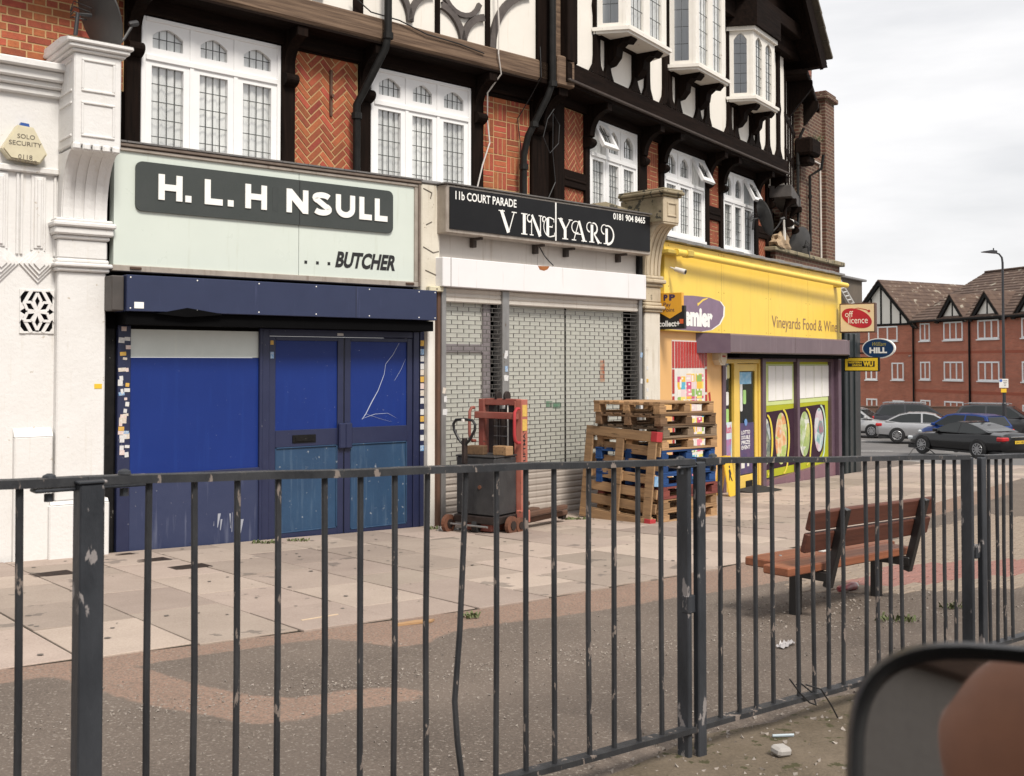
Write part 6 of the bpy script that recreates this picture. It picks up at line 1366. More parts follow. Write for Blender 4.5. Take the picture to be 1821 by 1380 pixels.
fc = MB().box(.195, .86, -.064, -.059, 2.01, 2.55).build('cream_face', mat('cream_sign_face', (.72, .60, .40), (.7, .58, .39), rough=.4), s2)
MB().prism(oval(.52, 2.275, .315, .175, R(-22)), -.064, -.068, 'y').build('red_oval', mat('crimson_print', (.46, .012, .045), rough=.35), fc)
mb = MB(); ribbon(mb, [(.40, 2.45, .004), (.55, 2.475, .012), (.70, 2.44, .016), (.755, 2.415, .018)], -.0665); mb.lathe([(.026, 0), (.026, .002)], 12, Matrix.Translation((.765, -.065, 2.41)) @ Matrix.Rotation(R(90), 4, 'X')); mb.build('stalk', mat('crimson_print', (.46, .012, .045)), fc)
text('off', .29, .45, 2.30, 2.42, -.0705, M_LETW, fc); text('licence', .35, .74, 2.17, 2.30, -.0705, M_LETW, fc)
s3 = thing('bracket_sign', 'small yellow and black money transfer sign below the off licence box', 'sign', M=blade(7.78))
MB().cbox(.16, .86, -.05, .05, 1.21, 1.50, .008).build('case', M_BLACKP, s3)
fc = MB().box(.185, .84, -.054, -.049, 1.23, 1.48).build('yellow_face', mat('sign_yellow', (.75, .53, .03), rough=.4), s3)
q = MB().box(.24, .78, -.0575, -.0535, 1.305, 1.42).build('black_strip', M_INK, fc)
text('WESTERN', .25, .52, 1.37, 1.41, -.0605, mat('sign_yellow', (.75, .53, .03)), fc, bold=.04); text('UNION', .33, .52, 1.315, 1.355, -.0605, mat('sign_yellow', (.75, .53, .03)), fc, bold=.04); text('WU', .55, .75, 1.31, 1.415, -.0605, mat('sign_yellow', (.75, .53, .03)), fc, bold=.06)
s4 = thing('bracket_sign', 'oval navy betting shop sign with white rim hanging at the corner', 'sign', M=blade(9.3))
MB().cbox(-.05, .10, -.02, .02, 1.78, 1.81, .004).cbox(-.05, .10, -.02, .02, 1.58, 1.61, .004).build('bracket', M_BRKT, s4)
MB().prism(oval(.40, 1.695, .345, .215), .05, -.05, 'y').build('rim', M_LETW, s4); ov = MB().prism(oval(.40, 1.695, .322, .195), -.05, -.056, 'y').build('navy_face', mat('sign_navy', (.012, .045, .12), rough=.35), s4)
text('William', .25, .55, 1.745, 1.83, -.059, mat('gold_script', (.45, .38, .08)), ov, shear=.35); text('HILL', .215, .585, 1.59, 1.715, -.059, M_LETW, ov, bold=.05)
# dark corner unit carrying the last signs
cu = thing('betting_shop_corner', 'dark painted corner of the next shop beyond the yellow shop', 'shopfront', M=FP.M())
M_DKB = mat('dark_green_black_paint', (.012, .018, .020), (.022, .028, .03), scale=6, rough=.4)
MB().cbox(8.25, 9.25, -.02, .9, -1.8, 2.05, .02).build('pier', M_DKB, cu); MB().cbox(8.45, 8.6, -.05, .0, -1.4, 2.0, .01).cbox(8.8, 8.95, -.05, .0, -1.4, 2.0, .01).build('pilaster_rib', M_DKB, cu)
MB().box(7.8, 9.4, .05, 1.4, 2.05, 2.45).build('fascia', M_DKB, cu)
MB().box(7.9, 10.1, .2, 1.6, 2.46, 3.20).build('roof_block', mat('brown_render', (.13, .105, .08), (.09, .075, .06), scale=3, rough=.9), cu); MB().cbox(7.85, 10.2, .12, 1.65, 3.20, 3.25, .01).build('roof_coping', M_LEAD, cu)
for k in range(2): MB().cbox(8.6, 9.3, -.32+.14*k, .0, -1.35+.16*k, -1.20+.16*k, .012).build('step', M_BLACKP, cu)
ld_ = thing('ladder', 'white aluminium ladder lying on the roof behind the off licence sign', 'ladder', M=FP.M())
A0, A1, B0, B1 = Vector((7.95, .10, 3.12)), Vector((8.9, .08, 2.60)), Vector((8.25, .10, 3.16)), Vector((9.2, .08, 2.64))
M_ALB = mat('bright_aluminium', (.72, .72, .70), (.6, .6, .58), rough=.4, metal=.3)
for a, b in ((A0, A1), (B0, B1)): MB().tube([a, b], .022, 6).build('stile', M_ALB, ld_)
for i in range(7): t_i = .06+i*.145; MB().tube([A0.lerp(A1, t_i), B0.lerp(B1, t_i)], .014, 6).build('rung', M_ALB, ld_)
# satellite dishes
M_DISH = mat('charcoal_dish', (.035, .034, .034), (.055, .052, .05), scale=5, rough=.5)
def dish(fr, u, w_, z, r, yaw, tilt, label, arm=True):
    t = thing('satellite_dish', label, 'satellite dish', M=fr.M(u, w_, z) @ Matrix.Rotation(R(yaw), 4, 'Z'), group='satellite dishes on the parade')
    Md = Matrix.Rotation(R(90-tilt), 4, 'X')       # dish axis along local -y, tipped up
    prof = [(r*i/7, .16*r*((i/7)**2)) for i in range(8)]; shell = [(a+.0, b) for a, b in prof]+[(r*1.01, .16*r+.012)]+[(a, b+.012) for a, b in prof[::-1]]
    MB().lathe([(max(.001, a), b) for a, b in shell], 28, Md @ Matrix.Diagonal((.92, 1, 1, 1))).build('reflector', M_DISH, t, smooth=True)
    tip = Md @ Vector((0, -.35*r, 1.05*r)); lo_ = Md @ Vector((0, -.98*r, .10*r))
    MB().tube([lo_, lo_.lerp(tip, .6)+Vector((0, 0, -.03)), tip], .014, 6).build('arm', M_DISH, t); MB().lathe([(.02, -.05), (.03, -.03), (.03, .04), (.022, .05)], 10, Matrix.Translation(tip) @ Md).build('receiver', M_BRKT if arm else M_WTL, t)
    MB().tube([(0, .03, 0), (0, .16, -.02), (0, .18, -.22)], .02, 8).build('mount', M_BRKT, t)
    mb = MB()
    for k in range(4): mb.tube([(.03*k-.05, .05, .05-.03*k), (.08, .16, .12-.05*k), (.02, .22, -.02*k)], .006, 5)
    mb.build('cable', M_CABLE, t); return t
dish(FL, -.33, .42, 4.62, .36, 97, 22, 'charcoal satellite dish standing above the white pier cap')
dish(FR, 7.0, .30, 4.12, .36, 40, 18, 'charcoal satellite dish beside the open window over the yellow sign')
dish(FR, 9.95, .06, 3.86, .42, 165, 15, 'dark satellite dish seen from behind on the brick parapet')
# rock, flood light, cameras
rk = bmesh.new(); bmesh.ops.create_icosphere(rk, subdivisions=3, radius=1)
rr = random.Random(4)
for v in rk.verts:
    n3 = v.co.normalized(); d = .8+.22*math.sin(n3.x*3.1+1)*math.cos(n3.y*2.7)+.12*math.sin(n3.z*6+n3.x*5); v.co = Vector((n3.x*.60*d, n3.y*.15*d, max(-.10, n3.z*.27*d)))
me = bpy.data.meshes.new('rock'); rk.to_mesh(me); rk.free(); me.materials.append(mat('sandstone_lump', (.42, .31, .20), (.30, .21, .13), scale=3, rough=.95, bump=1.2, bscale=8))
o = put('stone_lump', me); o.matrix_world = FR.M(8.35, .17, 3.77); tag(o, 'rough sandstone lump resting on the brick parapet', 'stone')
fl_ = thing('flood_light', 'small white flood light on a bracket under the striped timber bay', 'light', M=FR.M(8.55, .3, 4.18))
MB().cbox(-.10, .10, -.05, .03, -.09, .09, .01).build('case', M_WTL, fl_); MB().tube([(0, .03, 0), (0, .25, -.05)], .015, 6).build('arm', M_BRKT, fl_); MB().cbox(-.25, -.19, .02, .06, -.35, .06, .006).build('conduit', M_WTL, fl_)
def camthing(M, label, m):
    t = thing('security_camera', label, 'camera', M=M); MB().tube([(0, 0, 0), (0, -.16, -.05)], [.035, .04], 12).build('body', m, t, smooth=True); MB().tube([(0, -.162, -.0507), (0, -.166, -.052)], .03, 12).build('lens', M_INK, t); MB().tube([(0, .0, 0), (.0, .08, .03)], .012, 6).build('arm', m, t); return t
camthing(FP.M(.10, .22, 2.74), 'small white bullet camera on the left end of the yellow sign', M_WTL)
# wet floor stand, door ramp
wf_ = thing('wet_floor_stand', 'yellow folding wet floor stand between the pallets and the shop door', 'safety sign', M=FP.M(1.62, .30, zg(3.3, 17.0)+.012))
M_WFY = mat('safety_yellow', (.74, .46, .02), (.68, .42, .02), rough=.45)
for k, (y, rx) in enumerate(((-.05, 6), (.05, -6))):
    p_ = MB().prism(rrect(-.14, .14, .02, .64, .03), .008, -.008, 'y', M=Matrix.Translation((0, y*2.6, 0)) @ Matrix.Rotation(R(-rx*1.6), 4, 'X')).build('panel', M_WFY, wf_)
    if not k:
        Mq = Matrix.Translation((0, y*2.6, 0)) @ Matrix.Rotation(R(-rx*1.6), 4, 'X')
        mb = MB(); mb.prism(oval(.02, .47, .022, .022, n=12), -.0085, -.0105, 'y', M=Mq); mb.prism([(-.03, .42), (.03, .44), (.05, .36), (.02, .33), (.06, .25), (.03, .24), (-.02, .32), (-.05, .26), (-.07, .27), (-.03, .36)], -.0085, -.0105, 'y', M=Mq); mb.build('pictogram', M_INK, p_)
o = MB().prism([(0, 0), (.45, 0), (.45, .05)], -.45, .45, 'y').build('door_ramp', mat('black_rubber_ramp', (.02, .02, .021), rough=.7)); o.matrix_world = FP.M(2.75, .62, zg(3.7, 17.4)+.012) @ Matrix.Rotation(R(90), 4, 'Z'); tag(o, 'black rubber ramp on the slabs in front of the yellow door', 'ramp')
# ================================================================ LITTER, WEEDS, LOOSE STONES
def weed(x, y, r, n_, label, rr):
    t = MB()
    for i in range(n_):
        a = rr.uniform(0, 6.28); q = rr.random()**.5*r; px, py = x+math.cos(a)*q, y+math.sin(a)*q*.5; l = rr.uniform(.015, .05); b = rr.uniform(0, 6.28); lx, ly = math.cos(b)*l*.7, math.sin(b)*l*.7; wx, wy = -math.sin(b)*.006, math.cos(b)*.006
        c0 = gp(px, py, .010)
        t.add([c0+Vector((wx, wy, 0)), c0-Vector((wx, wy, 0)), c0+Vector((lx*.6-wx*1.3, ly*.6-wy*1.3, l*.7)), c0+Vector((lx*.6+wx*1.3, ly*.6+wy*1.3, l*.7)), c0+Vector((lx, ly, l*.8))], [(0, 1, 2, 3), (3, 2, 4)])
    o = t.build('weed_tuft', M_LEAF); tag(o, label, 'weed'); return o
rr = random.Random(8)
weed(-2.52, 10.93, .14, 90, 'green weed tuft at the foot of the navy door frame', rr); weed(-2.20, 11.1, .12, 50, 'low weeds along the threshold of the left blue door', rr); weed(-.80, 12.18, .16, 80, 'weeds at the foot of the cream pier', rr); weed(.75, 13.15, .15, 90, 'leafy weed by the ends of the stacker forks', rr)
weed(2.47, 6.88, .16, 60, 'pale weed patch in the asphalt to the right of the bench', rr); weed(3.0, 7.3, .10, 50, 'small weed in the asphalt seen through the far railing', rr); weed(-3.30, 10.76, .08, 40, 'tiny weed at the foot of the navy stall riser', rr); weed(-.28, 7.02, .07, 40, 'moss tuft at the edge of the slabs before the shuttered shop', rr)
def crumple(nm, label, x, y, sx, sy, h, m, seed, cat='litter'):
    r_ = random.Random(seed); n_ = 9
    g_ = [[Vector(((i/n_-.5)*sx+r_.uniform(-.1, .1)*sx/3, (j/5-.5)*sy+r_.uniform(-.1, .1)*sy/3, abs(r_.gauss(0, h)))) for i in range(n_+1)] for j in range(6)]
    mb = MB(); vs_ = [p for row in g_ for p in row]; mb.add(vs_, [(j*(n_+1)+i, j*(n_+1)+i+1, (j+1)*(n_+1)+i+1, (j+1)*(n_+1)+i) for j in range(5) for i in range(n_)])
    o = mb.build(nm, m, None, loc=gp(x, y, .012), rot=(0, 0, r_.uniform(0, 1))); tag(o, label, cat); return o
crumple('plastic_scrap', 'crumpled clear plastic scrap on the asphalt inside the railing', 1.57, 6.16, .16, .05, .012, mat('clear_plastic', (.42, .40, .40), rough=.3), 1)
crumple('rag', 'dirty white rag at the foot of the cream pier', -.70, 12.05, .30, .08, .02, mat('rag_white', (.55, .53, .49), rough=.9), 2)
cn = thing('drinks_can', 'crushed red and white drinks can lying under the bench', 'can', M=Matrix.Translation(gp(2.50, 8.0, .035)) @ Matrix.Rotation(R(35), 4, 'Z'))
MB().tube([(-.11, 0, -.004), (-.09, 0, .0), (-.03, .004, -.006), (.03, 0, .002), (.07, 0, 0), (.085, 0, 0)], [.018, .026, .022, .032, .033, .026], 14).build('body', mat('can_red', (.42, .02, .03), (.35, .28, .28), scale=14, rough=.3, metal=.3), cn, smooth=True); MB().tube([(.087, 0, 0), (.10, 0, 0)], .025, 14).build('base', M_ALB, cn)
o = MB().prism([(-.13, -.02), (.10, -.035), (.14, .0), (.02, .03), (-.11, .015)], 0, .012, 'z').build('wood_splinter', PW['tan'], None, loc=gp(-.62, 6.86, .006), rot=(0, 0, R(30))); tag(o, 'orange-brown splinter of wood on the pink edging band', 'wood scrap')
o = MB().box(-.14, .14, -.008, .008, 0, .005).build('pale_stick', mat('pale_stick', (.62, .48, .33)), None, loc=gp(-1.25, 7.0, .016), rot=(0, R(1.4), R(44))); tag(o, 'thin pale stick lying on the slabs before the blue shop', 'stick')
o = MB().cbox(-.035, .035, -.03, .03, 0, .035, .012).build('pebble', mat('grey_pebble', (.38, .36, .34), rough=.9), None, loc=gp(1.05, 4.22, .012), rot=(.1, .1, .5)); tag(o, 'pale grey pebble in the dirt below the railing', 'pebble')
o = MB().tube([(-.045, 0, 0), (.045, .01, 0)], .006, 6).build('straw_scrap', mat('bluish_straw', (.42, .5, .55)), None, loc=gp(1.12, 4.45, .016)); tag(o, 'short bluish straw in the dirt below the railing', 'litter')
g_ = MB(); rr = random.Random(12); u4 = [Vector((1, 1, 1)), Vector((-1, -1, 1)), Vector((-1, 1, -1)), Vector((1, -1, -1))]
def stone(x, y, s_):
    a = rr.uniform(0, 6); Mr = Matrix.Rotation(a, 3, 'Z') @ Matrix.Rotation(rr.uniform(0, 3), 3, 'X'); c0 = gp(x, y, .006+s_*.3); g_.add([c0+Mr @ Vector((p.x*s_*rr.uniform(.6, 1.3), p.y*s_*rr.uniform(.6, 1.3), p.z*s_*.6)) for p in u4], [(0, 1, 2), (0, 3, 1), (0, 2, 3), (1, 3, 2)])
SC_ = [(-4.8, 3.0), (-2.6, 4.33), (-1.3, 5.08), (-.1, 5.72), (1.2, 6.4), (3.4, 7.33), (5.2, 8.06)]
for i in range(1500):
    k = rr.randrange(6); f = rr.random(); x = SC_[k][0]+(SC_[k+1][0]-SC_[k][0])*f; y = SC_[k][1]+(SC_[k+1][1]-SC_[k][1])*f; stone(x+rr.gauss(0, .10), y+rr.gauss(0, .10), rr.uniform(.002, .0055))
for i in range(700): p = FF.P(rr.uniform(-3, 3), rr.uniform(-2.6, .4), 0); stone(p.x, p.y, rr.uniform(.002, .006))
for i in range(350): p = FF.P(rr.uniform(-.5, 3), rr.uniform(-.2, .5), 0); stone(p.x, p.y, rr.uniform(.003, .011))
for i in range(220): p = FK.P(rr.uniform(-.4, 1.6), rr.gauss(.05, .25), 0); stone(p.x, p.y, rr.uniform(.003, .009))
o = g_.build('gravel', mat('loose_grit', (.34, .30, .26), (.22, .19, .17), scale=50, rough=.95)); o['kind'] = 'stuff'; o['label'] = 'loose grit scattered over the asphalt'; o['category'] = 'gravel'
# ================================================================ APARTMENT BLOCK ACROSS THE JUNCTION
FA = Fr((27.4, 66), 164); FW = Fr((26.3, 69.8), 148)
M_ABRK = brickmat('apartment_brick', (.45, .145, .088), (.35, .11, .07), (.36, .22, .16), bw=.225, bh=.075, mt=.008)
M_ABND = mat('apartment_band_brick', (.36, .10, .055), (.3, .08, .05), scale=8, rough=.9)
def tilemat(name, c1, c2):
    m = bpy.data.materials.new(name); m.use_nodes = True; n = m.node_tree.nodes; k = m.node_tree.links.new; b = n['Principled BSDF']; tc = n.new('ShaderNodeTexCoord')
    t = n.new('ShaderNodeTexNoise'); t.inputs['Scale'].default_value = 2.6; t.inputs['Detail'].default_value = 8; k(tc.outputs['Object'], t.inputs['Vector'])
    r = n.new('ShaderNodeValToRGB'); e = r.color_ramp.elements; e[0].position = .35; e[0].color = (*c1, 1); e[1].position = .62; e[1].color = (*c2, 1); x = e.new(.70); x.color = (.30, .27, .22, 1); k(t.outputs['Fac'], r.inputs['Fac']); k(r.outputs['Color'], b.inputs['Base Color']); b.inputs['Roughness'].default_value = .95
    return m
M_ATILE = tilemat('apartment_roof_tile', (.075, .048, .038), (.115, .075, .055))
ap = thing('apartment_block', 'red brick apartment block with brown tiled roof and gabled dormers across the road', 'building', M=FA.M())
ZE = 4.15; ZB = -3.2
MB().box(-4.0, 16, .0, 9, ZB, ZE).build('wall', M_ABRK, ap)
for z in (2.0, -.45): MB().box(-4.02, 16, -.012, .0, z, z+.16).build('brick_band', M_ABND, ap)
# roof as courses of overlapping tiles
def courses(mb, x0, x1, y0, z0, y1, z1, n_):
    for i in range(n_):
        a, b = i/n_, (i+1)/n_; ya, za, yb, zb_ = y0+(y1-y0)*a, z0+(z1-z0)*a, y0+(y1-y0)*b, z0+(z1-z0)*b
        xl = x0(a) if callable(x0) else x0; xr = x1(a) if callable(x1) else x1
        mb.prism([(ya, za+.06), (yb, zb_+.02), (yb, zb_-.05), (ya, za-.02)], xl, xr, 'x')
rf = MB(); courses(rf, lambda a: -4.3+1.6*a, 16, -.35, ZE, 4.6, 7.35, 17); courses(rf, -3, 16, 9.4, ZE, 4.7, 7.35, 4)
roof = rf.build('roof', M_ATILE, ap); MB().cbox(-2.7, 16, 4.4, 4.9, 7.30, 7.44, .05).build('ridge', M_ATILE, roof)
MB().cbox(-4.2, 16, -.42, -.28, ZE-.12, ZE, .02).build('gutter', M_BLACKP, ap)
def awin(fr_thing, x0, x1, z0, z1, n_, y=0., seed=0):
    f = MB(); b = .095
    f.cbox(x0, x1, y-.05, y+.04, z1-b, z1, .01).cbox(x0, x1, y-.05, y+.04, z0, z0+b, .01)
    for i in range(n_+1): x = x0+(x1-x0-b)*i/n_; f.cbox(x, x+b, y-.045, y+.04, z0+b, z1-b, .01)
    f.cbox(x0-.06, x1+.06, y-.12, y, z0-.07, z0-.001, .01)
    o = f.build('window', M_UPVC, fr_thing); rr = random.Random(seed)
    for i in range(n_):
        xa = x0+b+(x1-x0-b)*i/n_; xb = x0+(x1-x0-b)*(i+1)/n_
        MB().add([(xa, y+.012, z0+b), (xb, y+.012, z0+b), (xb, y+.012, z1-b), (xa, y+.012, z1-b)], [(0, 1, 2, 3)]).build('pane', M_FARGL, o)
        cw = (xb-xa)*rr.uniform(.25, .8); MB().box(xa, xa+cw, y+.0125, y+.0128, z0+b, z1-b) if False else None
    MB().box(x0, x1, y+.05, y+.06, z0, z1).build('room_dark', mat('room_dark', (.05, .05, .05)), o)
    mb = MB()
    for i in range(n_):
        xa = x0+b+(x1-x0-b)*i/n_; xb = x0+(x1-x0-b)*(i+1)/n_
        if rr.random() < .8: mb.box(xa, xa+(xb-xa)*rr.uniform(.3, .95), y+.03, y+.04, z0+b, z1-b)
    if mb.v: mb.build('curtain', mat('flat_curtain', (.45, .43, .38), (.33, .31, .28), scale=6), o)
    return o
M_FARGL = glass('far_glass', (.75, .8, .8), .10)
sd_ = 0
for z0, z1 in ((2.83, 3.98), (.34, 1.50), (-2.2, -.96)):
    for x0, x1, n_ in ((-3.38, -2.40, 2), (-1.07, .70, 3), (2.0, 3.80, 3), (5.6, 7.3, 3), (9.2, 11, 3)): sd_ += 1; awin(ap, x0, x1, z0, z1, n_, seed=sd_)
# small gables over the first-floor windows
for xc in (-.12, 2.95, 6.5, 10.1):
    h = 1.32; hw = 1.15
    MB().prism([(xc-hw, 4.02), (xc+hw, 4.02), (xc, 4.02+h)], .3, -.10, 'y').build('gable_panel', M_PLAS, ap)
    for x in (-.02, ): MB().cbox(xc-.045, xc+.045, -.14, -.10, 4.02, 5.2, .01).build('gable_stud', M_BLACKP, ap)
    MB().cbox(xc-hw, xc+hw, -.15, -.10, 3.98, 4.07, .01).build('gable_rail', M_BLACKP, ap)
    for sg in (-1, 1): MB().prism([(xc+sg*(hw+.25), 3.90), (xc+sg*(hw+.02), 3.90), (xc, 4.02+h-.02), (xc, 4.02+h+.26)], -.30, -.20, 'y').build('bargeboard', M_BLACKP, ap)
    dm = MB()
    for sg in (-1, 1):
        for i in range(6):
            a, b = i/6, (i+1)/6; x_a, z_a = xc+sg*(hw+.3)*(1-a), 3.95+(h+.40)*a; x_b, z_b = xc+sg*(hw+.3)*(1-b), 3.95+(h+.40)*b; dm.prism([(x_a, z_a+.06), (x_b, z_b+.03), (x_b, z_b-.04), (x_a, z_a-.02)], -.34, 2.2, 'y')
    dm.build('dormer_roof', M_ATILE, roof)
for x in (1.33, 8.2): MB().tube([(x, -.08, 4.1), (x, -.08, ZB)], .06, 8).build('downpipe', M_BLACKP, ap)
MB().tube([(-3.95, -.12, 4.1), (-3.95, -.12, ZB)], .06, 8).build('downpipe', M_BLACKP, ap)
# front-facing wing with the big half-timbered gable
wg = thing('apartment_wing', 'gable-ended wing of the red brick apartments with black and white gable', 'building', M=FW.M())
MB().box(-5.2, .0, .0, 8, ZB, 3.98).build('wall', M_ABRK, wg)
MB().prism([(-5.2, 3.98), (.0, 3.98), (-2.6, 6.70)], 7, -.02, 'y').build('gable_panel', M_PLAS, wg)
for x in (-4.2, -3.4, -2.6, -1.8, -1.05):
    zt = 6.62-abs(x+2.6)*(2.72/2.6); MB().cbox(x-.06, x+.06, -.07, -.02, 3.98, zt, .01).build('gable_stud', M_BLACKP, wg)
MB().cbox(-5.2, .0, -.09, -.02, 3.92, 4.05, .01).build('gable_rail', M_BLACKP, wg)
for sg in (-1, 1):
    MB().prism([(-2.6+sg*2.95, 3.62), (-2.6+sg*2.60, 3.75), (-2.6, 6.64), (-2.6, 6.98)], -.30, -.18, 'y').build('bargeboard', M_BLACKP, wg)
wr = MB()
for sg in (-1, 1):
    for i in range(13):
        a, b = i/13, (i+1)/13; x_a, z_a = -2.6+sg*3.0*(1-a), 3.66+3.35*a; x_b, z_b = -2.6+sg*3.0*(1-b), 3.66+3.35*b; wr.prism([(x_a, z_a+.07), (x_b, z_b+.03), (x_b, z_b-.04), (x_a, z_a-.02)], -.34, 9.0, 'y')
wr.build('roof', M_ATILE, wg)
for (x0, x1, z0, z1, n_) in ((-3.7, -1.3, 2.88, 3.88, 3), (-3.95, -2.98, .28, 1.42, 2), (-1.80, -.84, .29, 1.44, 2), (-3.9, -3.0, -1.98, -1.0, 2), (-1.74, -.82, -1.95, -1.06, 2)): sd_ += 1; awin(wg, x0, x1, z0, z1, n_, seed=sd_)
MB().box(-5.22, .01, -.012, .0, 2.0, 2.15).build('brick_band', M_ABND, wg)
# low garden wall in front of the flats
gw = thing('garden_wall', 'low brown brick garden wall in front of the apartment block', 'wall', M=Fr((19.5, 62.5), 100).M())
M_LOWB = brickmat('garden_wall_brick', (.12, .05, .035), (.09, .04, .03), (.14, .11, .08)); MB().box(.0, 7.0, .0, .25, -3.0, -1.15).build('wall', M_LOWB, gw); MB().cbox(-.04, 7.04, -.04, .29, -1.15, -1.07, .01).build('coping', M_LOWB, gw)
# far cameras on the wing
camthing(FW.M(-.25, .12, 1.9), 'far white camera on the corner of the apartment wing', M_WTL)
# neighbours so that the street goes on beyond the frame
def far_house(x, y, rz, wd, dp, h, label, m):
    t = thing('terrace_house', label, 'house', loc=(x, y, zg(x, y)-.3), rz=R(rz)); MB().box(-wd/2, wd/2, -dp/2, dp/2, 0, h).build('wall', m, t)
    r_ = MB().prism([(-dp/2-.4, h), (dp/2+.4, h), (0, h+dp*.45)], -wd/2-.3, wd/2+.3, 'x').build('roof', M_ATILE, t)
    MB().cbox(wd*.25, wd*.25+.7, -.35, .35, h+dp*.2, h+dp*.45+.9, .02).build('chimney', m, t)
    for i in range(3):
        for z in (1.0, 3.6):
            xx = -wd/2+wd*(i+.5)/3; f = MB().cbox(xx-.7, xx+.7, -dp/2-.06, -dp/2, z, z+1.4, .02).build('window', M_UPVC, t); MB().box(xx-.6, xx+.6, -dp/2-.08, -dp/2-.06, z+.1, z+1.3).build('pane', M_FARGL, f)
    return t
far_house(60, 78, -20, 16, 9, 6.2, 'brick house far beyond the apartment block', M_ABRK)
for hx, hy, lab in ((-24, -13, 'brick house across the road behind the viewer, west end'), (-10, -24, 'brick house across the road behind the viewer, middle'), (5, -35, 'brick house across the road behind the viewer, east end')): far_house(hx, hy, 38+180, 15, 9, 7.5, lab, mat('grey_render', (.30, .28, .26), rough=.9))
# ================================================================ STREET LAMP
lx, ly = 23.1, 50.2; lz = zg(lx, ly)
la = thing('street_lamp', 'tall dark street lamp with curved arm before the apartment block', 'street lamp', loc=(lx, ly, lz))
M_LAMP = mat('dark_grey_steel', (.045, .045, .05), rough=.4, metal=.3)
Hh_ = 1.363+(647-452)/1900*ly-lz
MB().tube([(0, 0, 0), (0, 0, 1.8), (0, 0, 1.85)], [.10, .10, .07], 12).build('base', M_LAMP, la); MB().tube([(0, 0, 1.8), (0, 0, Hh_-.4), (-.03, 0, Hh_-.15), (-.16, 0, Hh_+.02), (-.34, 0, Hh_+.08)], [.075, .05, .045, .04, .035], 10).build('column', M_LAMP, la, smooth=True)
MB().prism([(-.30, Hh_+.04), (-.95, Hh_+.10), (-.97, Hh_+.13), (-.55, Hh_+.20), (-.30, Hh_+.17)], -.13, .13, 'y').build('lantern', M_LAMP, la); MB().lathe([(.03, 0), (.03, .12)], 8, Matrix.Translation((-.42, 0, Hh_+.18))).build('photocell', M_LAMP, la)
pn = MB().cbox(-.27, .25, -.10, -.085, 2.62, 2.98, .01); zpl = 1.363-(682-647)/1900*ly-lz
pn = MB().cbox(-.27, .16, -.10, -.085, zpl-.20, zpl+.22, .01).build('parking_plate', M_WTL, la)
MB().lathe([(.07, 0), (.07, .004)], 12, Matrix.Translation((-.19, -.101, zpl+.14)) @ Matrix.Rotation(R(90), 4, 'X')).build('blue_disc', mat('road_sign_blue', (.03, .12, .45)), pn)
for k in range(4): MB().box(-.10+.02*k, .10-.02*k, -.1035, -.1, zpl+.12-.075*k, zpl+.145-.075*k).build('small_print', M_INKG, pn)
MB().cbox(-.19, .07, -.10, -.085, zpl-.42, zpl-.24, .008).build('yellow_plate', M_WFY, la)
# ================================================================ PARKED AND WAITING CARS
M_GLC = mat('car_glass', (.010, .013, .014), (.016, .019, .02), scale=1, rough=.05, spec=.5); M_TYRE = mat('tyre_rubber', (.013, .013, .014), rough=.75); M_RIM = mat('alloy_rim', (.42, .42, .43), (.34, .34, .35), rough=.3, metal=.8); M_TRIM = mat('car_black_trim', (.012, .012, .013), rough=.5)
M_RLMP = mat('tail_lamp_red', (.45, .012, .015), rough=.15, spec=.8); M_HLMP = mat('head_lamp', (.62, .65, .66), (.45, .48, .5), scale=30, rough=.1, spec=.9); M_CHR = mat('chrome', (.7, .7, .7), rough=.12, metal=1)
def paint(nm, c, metal=.3): return mat(nm, c, tuple(x*.93 for x in c), scale=1, rough=.3, metal=metal, coat=.5, spec=.25)
def loft(rings, closed=True):
    mb = MB(); n = len(rings[0]); vs_ = [p for r_ in rings for p in r_]; fs_ = []
    for i in range(len(rings)-1):
        for j in range(n if closed else n-1): a, b = i*n+j, i*n+(j+1) % n; fs_.append((a, b, b+n, a+n))
    fs_ += [tuple(range(n))[::-1], tuple(range((len(rings)-1)*n, len(rings)*n))]; return mb.add(vs_, fs_)
